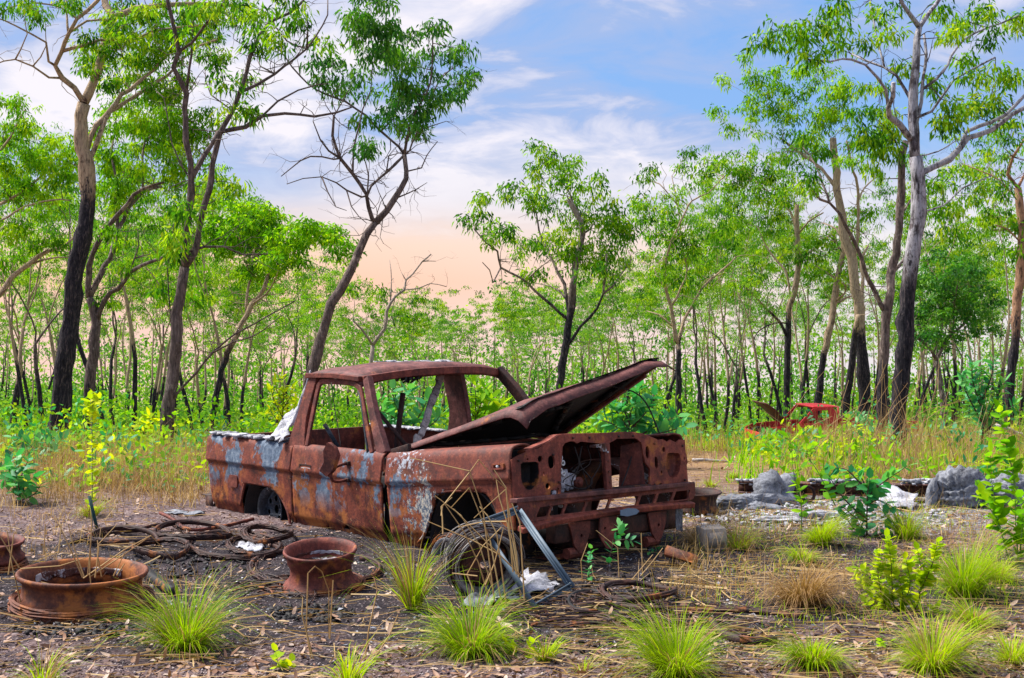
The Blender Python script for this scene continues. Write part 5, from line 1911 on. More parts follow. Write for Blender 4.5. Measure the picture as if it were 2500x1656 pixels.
plant_tree('eucalyptus_tree', 'spreading eucalypt with charred lower trunk rising behind the open bonnet', 29, [
    (19, 12, 0, [(1362, 1040), (1369, 920), (1382, 830), (1390, 781), (1396, 720), (1402, 671), (1414, 614), (1422, 573), (1416, 540), (1402, 508), (1388, 488)]),
    (6, 3, .5, [(1423, 573), (1440, 560), (1452, 542)]),
    (8, 3, -1.2, [(1388, 785), (1345, 744), (1304, 708), (1284, 687), (1243, 663), (1222, 655), (1214, 614), (1186, 593), (1158, 560)]),
    (5, 2, -.6, [(1296, 695), (1312, 659), (1345, 634)]),
    (9, 4, 1.0, [(1388, 765), (1378, 695), (1361, 663), (1341, 622), (1320, 581), (1310, 520)]),
    (9, 4, -.8, [(1385, 860), (1396, 832), (1418, 798), (1459, 753), (1471, 716), (1480, 667), (1480, 620)]),
    (6, 3, .9, [(1470, 718), (1496, 700), (1516, 671), (1540, 640)]),
    (5, 2, .9, [(1390, 740), (1370, 715), (1345, 700), (1300, 690)]),
    (5, 2, .5, [(1402, 508), (1385, 460), (1340, 420)]),
    (4, 2, -.6, [(1222, 655), (1205, 690), (1195, 660), (1178, 640)]),
], [(1320, 368, 32, 22), (1411, 394, 18, 18), (1345, 420, 48, 36), (1400, 440, 44, 30), (1455, 446, 24, 24), (1245, 468, 34, 20), (1165, 475, 26, 20), (1170, 530, 40, 28), (1228, 560, 36, 24), (1310, 482, 46, 34), (1390, 520, 54, 40), (1470, 520, 40, 44), (1280, 602, 50, 28), (1350, 590, 54, 36), (1492, 570, 46, 50), (1420, 622, 54, 42), (1300, 668, 34, 22), (1490, 650, 46, 34), (1440, 662, 34, 24), (1185, 585, 22, 16), (1345, 380, 26, 18), (1540, 560, 30, 30)],
    15, 'bark_grey', 'leaf_gum', s=1.25, char_top=735, tone=(.2, .55), dens=19, per=24, twig_tone=.5)

plant_tree('eucalyptus_tree', 'pale forked eucalypt with black stocking trunk right of the bonnet tip', 38, [
    (16, 13, 0, [(1657, 1060), (1657, 949), (1655, 842)]),
    (11, 4, -.8, [(1655, 846), (1645, 802), (1639, 749), (1627, 712), (1622, 667), (1627, 630), (1640, 590)]),
    (9, 4, 1.0, [(1657, 842), (1661, 814), (1671, 781), (1688, 749), (1712, 704), (1733, 683), (1769, 655), (1796, 628)]),
    (5, 3, .8, [(1665, 560), (1672, 520), (1690, 490), (1730, 470), (1768, 430)]),
    (5, 2, .3, [(1640, 750), (1664, 700), (1678, 660), (1665, 600), (1660, 545), (1650, 480), (1640, 430)]),
    (5, 2, .3, [(1640, 800), (1610, 770), (1580, 760)]),
    (4, 2, .6, [(1655, 500), (1610, 450), (1585, 440)]),
    (4, 2, .6, [(1625, 700), (1590, 650), (1560, 640)]),
], [(1606, 404, 26, 16), (1573, 430, 13, 10), (1700, 414, 52, 26), (1680, 374, 11, 10), (1622, 484, 26, 13), (1557, 479, 18, 16), (1569, 516, 36, 24), (1651, 557, 44, 28), (1663, 600, 42, 34), (1602, 566, 32, 22), (1753, 549, 34, 24), (1765, 592, 40, 28), (1630, 660, 50, 26), (1684, 688, 46, 24), (1590, 630, 36, 20), (1720, 450, 30, 18), (1700, 640, 30, 24), (1640, 515, 26, 16)],
    16, 'bark_cream', 'leaf_gum', s=1.5, char_top=838, tone=(.9, 1.0), dens=17, per=22, twig_tone=.8)

plant_tree('eucalyptus_tree', 'big white-barked eucalypt with scorched base in front of the red ute', 17, [
    (42, 32, 0, [(2192, 1112), (2196, 986), (2200, 897), (2207, 826), (2214, 754), (2220, 683), (2229, 611), (2236, 558), (2243, 478), (2241, 428), (2232, 383)]),
    (28, 14, .2, [(2234, 400), (2230, 350), (2228, 325), (2232, 249), (2234, 172), (2241, 96), (2243, 66)]),
    (13, 9, -.3, [(2243, 68), (2224, 38), (2201, 11), (2190, -30)]),
    (13, 8, .4, [(2243, 70), (2266, 38), (2289, 8), (2310, -40)]),
    (17, 10, .9, [(2252, 432), (2281, 406), (2320, 390), (2343, 363), (2366, 337), (2419, 318), (2450, 295), (2500, 264), (2550, 240)]),
    (11, 7, .5, [(2345, 358), (2362, 318), (2423, 302), (2457, 279), (2500, 233), (2540, 200)]),
    (17, 10, -.6, [(2226, 345), (2214, 327), (2193, 302), (2171, 283), (2171, 260), (2178, 237), (2184, 200)]),
    (8, 4, -.7, [(2174, 250), (2159, 222), (2144, 191), (2113, 161), (2079, 145), (2029, 149), (1968, 145)]),
    (8, 4, .6, [(2228, 232), (2190, 187), (2159, 164), (2113, 149), (2075, 130)]),
    (6, 3, .8, [(2163, 166), (2144, 107), (2132, 50), (2124, 0)]),
    (10, 6, .5, [(2240, 308), (2247, 249), (2255, 191), (2262, 134), (2256, 84)]),
    (8, 4, .8, [(2250, 226), (2285, 195), (2312, 161), (2331, 119), (2381, 80), (2446, 57), (2490, 36)]),
    (7, 4, -.5, [(2244, 300), (2274, 272), (2297, 241), (2331, 195), (2381, 164), (2430, 140)]),
    (5, 2, .6, [(2250, 400), (2290, 370), (2340, 340)]),
    (5, 3, .7, [(2258, 520), (2300, 505), (2350, 460), (2420, 430)]),
], [(2044, 31, 54, 24), (2151, 23, 36, 24), (2159, 77, 30, 28), (1952, 73, 44, 28), (1899, 61, 20, 26), (1937, 111, 52, 20), (2056, 96, 28, 32), (2006, 54, 30, 20), (1968, 142, 44, 18), (2205, 164, 26, 16), (2312, 23, 30, 20), (2370, 50, 40, 32), (2408, 23, 30, 20), (2427, 96, 30, 22), (2347, 142, 22, 15), (2278, 199, 16, 20), (2370, 184, 20, 12), (2331, 268, 44, 28), (2285, 318, 30, 34), (2408, 237, 40, 28), (2450, 214, 34, 32), (2480, 69, 26, 34), (2465, 172, 36, 28), (2381, 260, 34, 24), (2427, 287, 36, 20), (1860, 95, 18, 16), (2100, 110, 24, 16), (2330, 90, 24, 18)],
    17, 'bark_white', 'leaf_gum', char_top=668, tone=(.45, .62), dens=18, per=26, leaf_L=.16, twig_tone=.25)

plant_tree('eucalyptus_tree', 'grey-barked eucalypt with black side limb, beside the white-barked trunk', 21, [
    (26, 17, 0, [(2150, 1060), (2152, 1000), (2157, 897), (2161, 819), (2168, 740), (2179, 647), (2190, 590), (2201, 497), (2201, 383), (2212, 345)]),
    (12, 5, -.9, [(2156, 756), (2129, 701), (2111, 658), (2096, 611), (2079, 576), (2048, 524), (2025, 493), (2002, 486), (1968, 440)]),
    (7, 3, .8, [(2176, 680), (2200, 640), (2215, 620)]),
    (6, 3, .6, [(2195, 540), (2215, 500), (2240, 470), (2290, 430)]),
    (6, 3, .8, [(2030, 494), (2010, 450), (1990, 400), (1960, 360)]),
    (5, 3, -.6, [(2202, 390), (2180, 330), (2150, 300)]),
], [(2136, 218, 40, 24), (2155, 298, 40, 50), (2151, 352, 44, 42), (2130, 400, 34, 26), (2297, 444, 26, 28), (2327, 505, 34, 24), (2280, 500, 24, 20), (2100, 270, 30, 24), (1985, 350, 38, 28), (1968, 440, 26, 20), (2110, 330, 26, 26), (2310, 560, 30, 20)],
    18, 'bark_grey', 'leaf_gum', char_top=905, tone=(.35, .3), dens=17, per=28, leaf_L=.17, twig_tone=.2, droop=1.2)

plant_tree('eucalyptus_tree', 'cream double-trunked eucalypt with wide black base behind the red ute', 40, [
    (32, 16, 0, [(2111, 1075), (2111, 1004), (2107, 897), (2100, 826), (2098, 754), (2086, 690), (2079, 629), (2064, 584), (2056, 528), (2044, 459), (2040, 402), (2033, 337)]),
    (20, 12, -.6, [(2058, 1075), (2066, 985), (2079, 897), (2088, 808), (2096, 770)]),
    (10, 5, 1.0, [(2040, 452), (2006, 413), (1968, 383), (1914, 344)]),
    (9, 5, -1.0, [(2080, 640), (2094, 574), (2094, 459), (2079, 402), (2067, 344)]),
    (10, 5, 1.0, [(2098, 745), (2104, 726), (2107, 676), (2100, 640), (2120, 600)]),
    (6, 3, 1.0, [(2072, 610), (2040, 560), (2010, 545)]),
    (5, 3, 1.0, [(2090, 500), (2110, 460), (2140, 430)]),
], [(1884, 191, 44, 22), (1845, 193, 26, 24), (1826, 140, 24, 13), (1769, 191, 14, 12), (1983, 180, 54, 28), (1853, 249, 52, 24), (1914, 283, 54, 28), (1754, 275, 24, 16), (1780, 318, 22, 16), (2033, 245, 54, 34), (1983, 344, 40, 34), (1899, 325, 40, 16), (1940, 230, 44, 26), (2040, 300, 40, 30), (2070, 400, 34, 24), (2000, 290, 30, 22), (2085, 350, 26, 22), (1830, 300, 20, 14), (1930, 380, 40, 22), (2060, 210, 34, 22), (2110, 520, 26, 20)],
    19, 'bark_cream', 'leaf_lime', s=1.5, char_top=800, tone=(.9, 1.1), dens=19, per=24, twig_tone=.8)

plant_tree('eucalyptus_tree', 'leaning patchy-barked eucalypt directly above the cab of the red ute', 41, [
    (20, 12, 0, [(1988, 1080), (1996, 986), (2004, 915), (2018, 844), (2029, 790), (2036, 740), (2043, 683), (2057, 622), (2062, 580)]),
    (7, 4, 1.0, [(2034, 750), (2052, 735), (2080, 722), (2110, 728)]),
    (6, 3, -1.0, [(2036, 730), (2062, 718), (2066, 700), (2055, 690)]),
    (5, 2, .6, [(2042, 690), (2010, 660), (1980, 640)]),
    (4, 2, .6, [(2058, 620), (2040, 590), (2000, 580)]),
], [(2005, 610, 40, 22), (2030, 560, 30, 20), (1990, 660, 30, 18), (2065, 660, 26, 20), (2080, 560, 30, 20), (1985, 580, 26, 16)],
    20, 'bark_cream', 'leaf_gum', s=1.5, char_top=860, tone=(.6, .7), dens=16, per=24, twig_tone=.6)

plant_tree('eucalyptus_tree', 'straight black-trunked eucalypt with twisting pale top left of the ute cab', 42, [
    (17, 12, 0, [(1921, 1080), (1921, 1015), (1921, 897), (1925, 790), (1925, 754), (1943, 694), (1950, 640), (1946, 576), (1944, 500)]),
    (8, 4, 1.0, [(1950, 645), (1971, 622), (2021, 579), (2040, 560)]),
    (8, 3, -1.0, [(1915, 830), (1904, 786), (1871, 754), (1836, 715), (1800, 686)]),
    (6, 3, .9, [(1928, 730), (1918, 660), (1900, 640), (1870, 600), (1850, 555)]),
    (5, 3, .9, [(1946, 570), (1930, 520), (1890, 480), (1840, 440)]),
    (5, 3, -.9, [(1946, 575), (1975, 540), (2010, 520)]),
    (5, 2, -.9, [(1925, 780), (1890, 790), (1850, 810), (1838, 840)]),
], [(1800, 400, 46, 30), (1850, 430, 40, 30), (1780, 440, 36, 22), (1840, 480, 40, 26), (1900, 440, 40, 26), (1770, 490, 20, 14), (1870, 560, 26, 18), (1930, 480, 34, 22), (1810, 540, 20, 14), (1860, 390, 36, 20), (1960, 620, 22, 20), (1820, 690, 30, 20), (1790, 500, 18, 14), (1890, 520, 26, 18), (1760, 400, 20, 14)],
    21, 'bark_cream', 'leaf_gum', s=1.5, char_top=770, tone=(.3, .9), dens=18, per=24, twig_tone=.7)

plant_tree('eucalyptus_tree', 'orange-brown trunked eucalypt at the right edge of the picture', 26, [
    (24, 18, 0, [(2461, 1060), (2465, 960), (2475, 844), (2482, 754), (2491, 647), (2498, 576), (2488, 497), (2484, 459)]),
    (9, 5, -.6, [(2486, 470), (2461, 428), (2473, 383), (2500, 344), (2530, 300)]),
    (8, 5, .5, [(2484, 462), (2500, 430), (2525, 400)]),
    (5, 2, .7, [(2486, 480), (2440, 440), (2400, 420), (2350, 400)]),
    (5, 2, -.5, [(2496, 600), (2460, 560), (2430, 550)]),
], [(2400, 480, 36, 24), (2419, 421, 46, 20), (2352, 413, 28, 13), (2465, 333, 38, 24), (2446, 543, 34, 26), (2440, 470, 30, 26), (2490, 560, 20, 30), (2420, 520, 28, 20), (2480, 300, 26, 26), (2470, 620, 26, 20), (2430, 380, 30, 16)],
    22, 'bark_orange', 'leaf_gum', s=1.2, char_top=800, tone=(.4, .8), dens=17, per=24, twig_tone=.4)

plant_tree('woolly_tree', 'dense dark green round-crowned tree with grey forked trunk near right edge', 36, [
    (16, 11, 0, [(2307, 1065), (2303, 985), (2293, 915), (2286, 879)]),
    (9, 5, -.8, [(2286, 882), (2268, 847), (2236, 819), (2225, 780)]),
    (9, 5, .8, [(2288, 880), (2314, 826), (2355, 790), (2380, 740)]),
    (6, 3, .8, [(2278, 865), (2300, 800), (2290, 740)]),
    (5, 3, -.8, [(2330, 810), (2330, 740), (2340, 690)]),
], [(2271, 719, 54, 50), (2325, 701, 62, 50), (2379, 736, 54, 50), (2343, 790, 70, 40), (2271, 783, 44, 42), (2307, 655, 54, 34), (2398, 783, 34, 34), (2252, 828, 34, 24), (2360, 660, 40, 30), (2390, 690, 30, 30), (2300, 830, 40, 22)],
    23, 'bark_grey', 'leaf_dark', s=1.2, leaf_L=.13, leaf_W=.05, tone=(.3, .3), dens=9, per=30, spread=1.35, twig_tone=.2, droop=.4)

plant_tree('eucalyptus_tree', 'leaning eucalypt with bright lime round crown left of the leaning tree', 30, [
    (16, 10, 0, [(512, 1060), (531, 951), (555, 863), (589, 795), (613, 743), (647, 707), (656, 673)]),
    (8, 5, 1.0, [(595, 765), (607, 694), (616, 651), (620, 610)]),
    (6, 3, -1.0, [(620, 738), (650, 720), (668, 690), (680, 660)]),
    (5, 3, .8, [(656, 676), (640, 640), (600, 600), (570, 570)]),
    (5, 3, -.8, [(656, 676), (680, 630), (720, 590), (760, 560)]),
], [(560, 522, 62, 32), (640, 530, 56, 32), (700, 580, 54, 38), (620, 590, 72, 38), (558, 590, 42, 34), (682, 640, 54, 24), (640, 662, 46, 18), (762, 566, 26, 32), (530, 560, 30, 26), (600, 560, 50, 34), (800, 570, 34, 26), (835, 590, 22, 24), (855, 630, 26, 14)],
    24, 'bark_cream', 'leaf_lime', s=1.25, tone=(-.2, .9), char_top=860, dens=26, per=30, leaf_W=.045, twig_tone=.5, droop=.6)

plant_tree('dead_tree', 'small half-dead grey tree with bare forked tips above the wreck roof', 34, [
    (12, 9, 0, [(904, 1060), (907, 884), (910, 844)]),
    (9, 3, .6, [(910, 846), (938, 804), (944, 762), (965, 725), (987, 707), (990, 682), (1008, 670), (1030, 639), (1052, 621)]),
    (6, 3, -.6, [(909, 848), (883, 804), (861, 783)]),
    (4, 2, .5, [(953, 742), (956, 685), (951, 636)]),
    (4, 2, -.5, [(985, 708), (1020, 705), (1050, 692), (1090, 700)]),
    (3, 1.5, 0, [(1030, 640), (1048, 638), (1064, 638)]),
    (3, 1.5, 0, [(988, 690), (980, 665)]),
], [(880, 700, 34, 22), (925, 720, 26, 18), (1000, 740, 30, 20), (970, 780, 24, 16)],
    25, 'bark_grey', 'leaf_gum', s=1.4, tone=(.3, 1.0), dens=15, per=22, twig_tone=.8)

plant_tree('eucalyptus_tree', 'leafy eucalypt reaching in from beyond the left edge with a bare pale bough', 24, [
    (26, 18, 0, [(-120, 1080), (-100, 900), (-85, 780), (-80, 700), (-60, 560), (-40, 420)]),
    (16, 6, .5, [(-85, 770), (0, 715), (29, 676), (71, 644), (118, 615), (154, 604), (180, 580)]),
    (7, 3, .5, [(64, 650), (110, 632), (170, 628)]),
    (9, 4, .4, [(-55, 530), (0, 500), (50, 470), (100, 430), (150, 400)]),
    (8, 4, -.4, [(-40, 430), (0, 370), (40, 310), (60, 270)]),
    (6, 3, -.6, [(-60, 560), (0, 540), (60, 505), (130, 488), (170, 490)]),
], [(18, 248, 30, 22), (50, 300, 26, 24), (40, 390, 46, 34), (100, 382, 36, 28), (150, 350, 36, 22), (140, 420, 46, 32), (50, 470, 46, 30), (20, 330, 30, 30), (110, 460, 40, 22), (30, 560, 36, 22), (60, 610, 30, 16), (90, 520, 30, 16), (20, 430, 30, 30), (170, 385, 24, 24), (20, 640, 26, 20), (130, 590, 24, 12)],
    26, 'bark_cream', 'leaf_lime', s=1.05, tone=(.9, 1.0), dens=23, per=30, twig_tone=.3)

# ------------------------------------------------------------------ background wood: prototypes copied as individual trees
def proto_tree(seed, h=8.0, leaf='leaf_far', bark='bark_cream', crown=1.0, ch=.35, pale=.9, ls=1.7):
    rng = np.random.default_rng(seed)
    wood = MB()
    tips = []

    def limb(p, d, L, r, lev):
        k = 5
        P = [p]
        dd = d.copy()
        for i in range(k):
            dd = nrm(dd + rng.normal(0, (.09 if lev == 0 else .15) + .05 * lev, 3) + np.array([0, 0, .10]))
            P.append(P[-1] + dd * L / k)
        P = np.array(P)
        Q, par = smooth_path(P, L / 8)
        rr = r * (1 - .42 * par)
        c = np.clip(.5 + (h * ch * .8 - Q[:, 2]) / (h * .10), 0, 1)
        wood.tube(Q, rr, 7 if lev == 0 else 5 if lev < 3 else 4, c, pale, False, .08, rng)
        e = P[-1]
        if lev >= 4:
            tips.append(e)
            return
        nb = (rng.integers(2, 4) if lev < 2 else rng.integers(2, 4))
        a0 = rng.uniform(0, 6.28)
        for b in range(nb):
            a = a0 + b * 6.28 / nb + rng.normal(0, .3)
            sp = rng.uniform(.35, .75) * (1.0 if lev else .42)
            side = nrm(np.cross(dd, [math.cos(a), math.sin(a), .3]))
            nd = nrm(dd * math.cos(sp) + side * math.sin(sp))
            limb(e, nd, L * rng.uniform(.55, .82) * (.85 if lev == 0 else .92), rr[-1] * rng.uniform(.55, .75), lev + 1)
        if lev in (1, 2, 3) and rng.random() < .6:
            tips.append(P[3] + rng.normal(0, .2, 3))

    limb(np.array([0, 0, -.3]), nrm(np.array([rng.normal(0, .07), rng.normal(0, .07), 1])), h * .47, h * .0105, 0)
    T = np.array(tips)
    sub = np.vstack([T + rng.normal(0, .24, T.shape) * crown for _ in range(3)])
    sub = sub[rng.uniform(0, 1, len(sub)) < .62]
    cnt = rng.integers(20, 46, len(sub))
    C = np.repeat(sub, cnt, 0)
    tint = np.repeat(rng.uniform(.05, .9, len(sub)), cnt) + rng.normal(0, .16, len(C))
    off = nrm(rng.normal(size=C.shape)) * rng.uniform(0, 1, (len(C), 1)) ** .5 * np.array([.26, .26, .14]) * crown
    D = nrm(off * 2 + np.array([0, 0, -.7]) + rng.normal(size=C.shape) * .4)
    V, F = leaf_quads(C + off, D, .115 * rng.uniform(.6, 1.25, len(C)), .040, rng)
    zt = float(np.percentile(V[:, 2], 99.5))
    tm = wood.mesh('trunk', True)
    tm.materials.append(MAT[bark])
    cm = mesh_np('crown', V, F, False, fattr={'tint': np.clip(tint, 0, 1)})
    cm.materials.append(MAT[leaf])
    return tm, cm, zt


PROTO = [proto_tree(101, 8, 'leaf_gum', 'bark_cream', 1.0, .36), proto_tree(102, 8, 'leaf_far', 'bark_cream', 1.1, .30),
         proto_tree(103, 8, 'leaf_gum', 'bark_grey', .9, .45, .4), proto_tree(104, 8, 'leaf_far', 'bark_cream', 1.1, .28),
         proto_tree(105, 8, 'leaf_lime', 'bark_cream', 1.0, .34), proto_tree(106, 8, 'leaf_far', 'bark_grey', 1.2, .40, .3),
         proto_tree(107, 8, 'leaf_gum', 'bark_cream', .9, .25)]

rb = random.Random(77)


def bg_tree(px, Y, top, k, zone, name='eucalyptus_tree'):
    """top = photo row the crown reaches"""
    x = (px - 1250.0) / FPX * Y
    tm, cm, zt = PROTO[k % len(PROTO)]
    g = float(gz(x, Y))
    e = empty(name, (x, Y, g), rb.uniform(0, 6.28))
    H = max(2.5, at(px, top, Y)[2] - g)
    sc = H / zt
    wd = min(1.15, max(.6, 7.5 / H)) * sc
    e.scale = (wd * rb.uniform(.85, 1.1), wd * rb.uniform(.85, 1.1), sc)
    obj('trunk', tm, None, e)
    obj('crown', cm, None, e)
    tag(e, *zone)


TOPX = [-60, 150, 350, 520, 700, 860, 1000, 1100, 1250, 1400, 1520, 1650, 1800, 2000, 2200, 2350, 2560]
TOPY = [330, 380, 450, 520, 560, 640, 690, 715, 690, 640, 560, 480, 450, 420, 440, 470, 420]
toprow = lambda px: float(np.interp(px, TOPX, TOPY))


Z_LEFT = ('thin distant eucalypt in the farthest row, left of the leaning tree', 'tree', 'farthest trees on the left')
Z_MID = ('thin distant eucalypt in the farthest row, behind wreck roof and bonnet', 'tree', 'farthest trees behind the wreck')
Z_RIGHT = ('thin distant eucalypt in the farthest row, right of the bonnet tip', 'tree', 'farthest trees on the right')
# trees the eye can pick out: (photo column, distance, height, shape)
spots = [(35, 36, 8.0, 0), (70, 44, 6.2, 2), (100, 30, 4.4, 5), (262, 46, 7.5, 3), (288, 38, 5.0, 2), (305, 52, 6.0, 6), (350, 42, 6.0, 4), (370, 36, 6.4, 0), (392, 48, 7.5, 1), (478, 52, 7.5, 4), (500, 40, 6.5, 3), (545, 42, 6.3, 6), (588, 38, 5.6, 0), (640, 46, 6.2, 5), (668, 44, 6.0, 2), (700, 40, 5.4, 4), (730, 50, 7.0, 1), (820, 44, 5.6, 3), (850, 52, 6.8, 0), (985, 50, 6.2, 5), (1022, 42, 5.0, 6),
         (1070, 56, 6.4, 1), (1130, 60, 5.6, 3), (1165, 52, 4.8, 2), (1215, 58, 5.6, 4), (1262, 50, 5.0, 6), (1300, 54, 5.8, 0), (1335, 46, 5.2, 5), (1430, 50, 5.8, 3), (1468, 46, 5.8, 1), (1500, 58, 6.5, 0), (1535, 44, 5.5, 2), (1580, 48, 6.2, 4),
         (1612, 46, 5.6, 2), (1632, 52, 5.8, 0), (1700, 48, 6.0, 3), (1732, 44, 5.8, 2), (1745, 50, 6.6, 6), (1765, 46, 6.2, 1), (1788, 40, 5.4, 5), (1800, 54, 6.8, 4), (1852, 44, 5.8, 0), (1872, 52, 6.4, 3), (1900, 48, 6.6, 2), (1950, 56, 7.0, 1), (1975, 50, 6.4, 5), (2055, 52, 6.8, 6), (2135, 54, 7.2, 0), (2180, 50, 7.0, 3), (2240, 46, 6.0, 2), (2255, 58, 7.2, 1), (2290, 62, 7.5, 4), (2340, 52, 6.2, 5), (2370, 48, 6.0, 0), (2400, 44, 5.6, 6), (2425, 40, 6.0, 4), (2440, 54, 7.0, 1), (2490, 48, 6.5, 3)]
MARKS = [(20, 'the left edge of the picture'), (158, 'the thick black trunk'), (229, 'the dark forked eucalypt'), (420, 'the twin-stemmed grey eucalypt'), (545, 'the lime-crowned eucalypt'), (640, 'the tub of the wreck'), (765, 'the slender leaning tree'), (907, 'the half-dead grey tree'), (1030, 'the wreck roof'), (1214, 'the windscreen corner'), (1385, 'the spreading eucalypt'), (1500, 'the middle of the bonnet'), (1626, 'the bonnet tip'), (1657, 'the pale forked eucalypt'), (1780, 'the lifted bonnet of the ute'), (1921, 'the straight black trunk'), (1996, 'the ute cab'), (2105, 'the cream double trunk'), (2200, 'the white-barked trunk'), (2300, 'the round-crowned dark tree'), (2395, 'the tall teal bush'), (2465, 'the orange-brown trunk')]
KIND = ['pale-limbed eucalypt', 'soft-crowned pale eucalypt', 'grey-limbed eucalypt', 'wide pale eucalypt', 'lime-leaved eucalypt', 'dark-limbed eucalypt', 'high-crowned eucalypt']
extra = [(70, 31, 250, 4), (330, 33, 210, 0), (480, 34, 330, 4), (255, 30, 330, 2), (560, 36, 420, 1), (1840, 46, 320, 4), (2330, 40, 330, 0), (2410, 37, 260, 4), (2260, 50, 380, 6), (1960, 50, 380, 0), (1760, 52, 430, 4), (150, 36, 420, 0), (20, 33, 420, 1), (420, 38, 480, 6)]
wood_list = []
for (px, Y, H, k) in spots:
    t = toprow(px)
    wood_list.append((px, Y, t + rb.uniform(0, .30) * (1000 - t), k))
wood_list += extra
seen = {}
for (px, Y, t, k) in wood_list:
    mk = min(MARKS, key=lambda q: abs(q[0] - px))
    side = 'right behind' if abs(px - mk[0]) < 16 else ('left of' if px < mk[0] else 'right of')
    size = 'tall' if t < 470 else 'middling' if t < 620 else 'low'
    lb = '%s %s in the wood %s %s' % (size, KIND[k % 7], side, mk[1])
    if lb in seen:
        lb = lb.replace('in the wood', 'deeper in the wood')
    seen[lb] = 1
    bg_tree(px, Y, t, k, (lb, 'tree', 'trees of the background wood'))
for i in range(84):
    px = -60 + (i + .5) / 84 * 2620 + rb.uniform(-18, 18)
    Y = rb.uniform(58, 100)
    t = max(toprow(px), 540) + rb.uniform(0, 1) ** .8 * 260
    bg_tree(px, Y, t, rb.randrange(7), Z_LEFT if px < 780 else Z_MID if px < 1560 else Z_RIGHT)

# far wood that reads as one mass
rng = np.random.default_rng(500)
n = 1500
Yc = rng.uniform(100, 150, n)
Xc = (rng.uniform(-120, 2620, n) - 1250) / FPX * Yc
hh = rng.uniform(0, 1, n) ** 1.25 * rng.uniform(3.0, 11.0, n)
C = np.stack([Xc, Yc, gz(Xc, Yc) + .3 + hh], 1)
cnt = 38
Cr = np.repeat(C, cnt, 0)
off = rng.normal(size=Cr.shape) * np.array([.75, .75, .42])
tint = np.repeat(rng.uniform(.1, .8, n), cnt) + rng.normal(0, .12, n * cnt)
V, F = leaf_quads(Cr + off, nrm(rng.normal(size=Cr.shape) + np.array([0, 0, -.5])), .40, .20, rng)
dw = tag(obj('distant_wood', mesh_np('distant_wood', V, F, False, fattr={'tint': np.clip(tint, 0, 1)}), MAT['leaf_far']), 'far green mass of trees closing the view behind the wood', 'wood', kind='stuff')
tk = MB()
for i in range(130):
    Y = rng.uniform(95, 150)
    x = (rng.uniform(-100, 2600) - 1250) / FPX * Y
    z = float(gz(x, Y))
    lean = rng.normal(0, .35)
    P = np.array([[x, Y, z - .3], [x + lean * .4, Y, z + 2.6], [x + lean, Y, z + rng.uniform(5, 9)]])
    tk.tube(P, np.array([.13, .10, .02]) * rng.uniform(.6, 1.2), 5, [1, 1, 0], [.8, .8, 1], False)
tag(tk.build('distant_trunks', MAT['bark_cream'], None, True), 'far crowd of thin trunks under the distant wood', 'wood', kind='stuff')

# undergrowth: low leafy mass below the trees
n = 2300
Yc = 15.5 * (70 / 15.5) ** rng.uniform(0, 1, n) ** .9
Xc = (rng.uniform(-100, 2600, n) - 1250) / FPX * Yc
pxc = Xc / Yc * FPX + 1250
keep = ~((np.abs(pxc - 1900) < 230) & (Yc > 17) & (Yc < 36.5) & (rng.uniform(0, 1, n) < .86)) & ~((pxc > 1680) & (Yc < 24) & (rng.uniform(0, 1, n) < .72))
keep &= ~((pxc > 480) & (pxc < 1750) & (Yc < 17.5))
Xc, Yc = Xc[keep], Yc[keep]
n = len(Xc)
patch = .45 + .55 * np.sin(Xc * .9 + Yc * .35) * np.sin(Xc * .37 - Yc * .6 + 2)
hgt = (.10 + .9 * rng.uniform(0, 1, n) ** 2.4) * np.clip(patch + .35, .2, 1.2) * np.interp(Yc, [15, 25, 45, 70], [.7, 1.1, 2.2, 3.2])
cnt = (14 + 60 * (hgt / hgt.max()) + rng.integers(0, 14, n)).astype(int)
C = np.repeat(np.stack([Xc, Yc, gz(Xc, Yc)], 1), cnt, 0)
sc = np.repeat(np.interp(Yc, [15, 30, 70], [.7, 1.05, 1.9]), cnt)
hr = np.repeat(hgt, cnt)
m_ = len(C)
P = C + np.stack([rng.normal(0, .26, m_) * sc, rng.normal(0, .26, m_) * sc, rng.uniform(0.02, 1, m_) ** .8 * hr], 1)
D = nrm(rng.normal(size=P.shape) + np.array([0, 0, -.1]))
tint = np.repeat(rng.uniform(.15, .85, n), cnt) + rng.normal(0, .14, m_)
V, F = leaf_quads(P, D, .13 * sc * rng.uniform(.7, 1.3, m_), .065 * sc, rng)
fy = Yc.repeat(cnt)
sel_r = np.repeat(rng.uniform(0, 1, n), cnt)
nearm = fy < 30
for nm, sel, mt, lb in (('undergrowth', nearm & (sel_r < .45), 'leaf_lime', 'low bright green undergrowth between the nearer trunks'), ('olive_undergrowth', nearm & (sel_r >= .45) & (sel_r < .8), 'leaf_gum', 'low olive-green undergrowth between the nearer trunks'), ('teal_undergrowth', nearm & (sel_r >= .8), 'leaf_teal', 'low blue-green undergrowth between the nearer trunks'), ('distant_undergrowth', ~nearm, 'leaf_far', 'low teal-green undergrowth on the floor of the far wood')):
    v = V.reshape(-1, 4, 3)[sel].reshape(-1, 3)
    tag(obj(nm, mesh_np(nm, v, np.arange(len(v)).reshape(-1, 4), False, fattr={'tint': np.clip(tint[sel], 0, 1)}), MAT[mt]), lb, 'undergrowth', kind='stuff')

# ------------------------------------------------------------------ grass tussocks, each a thing
rv = np.random.default_rng(700)


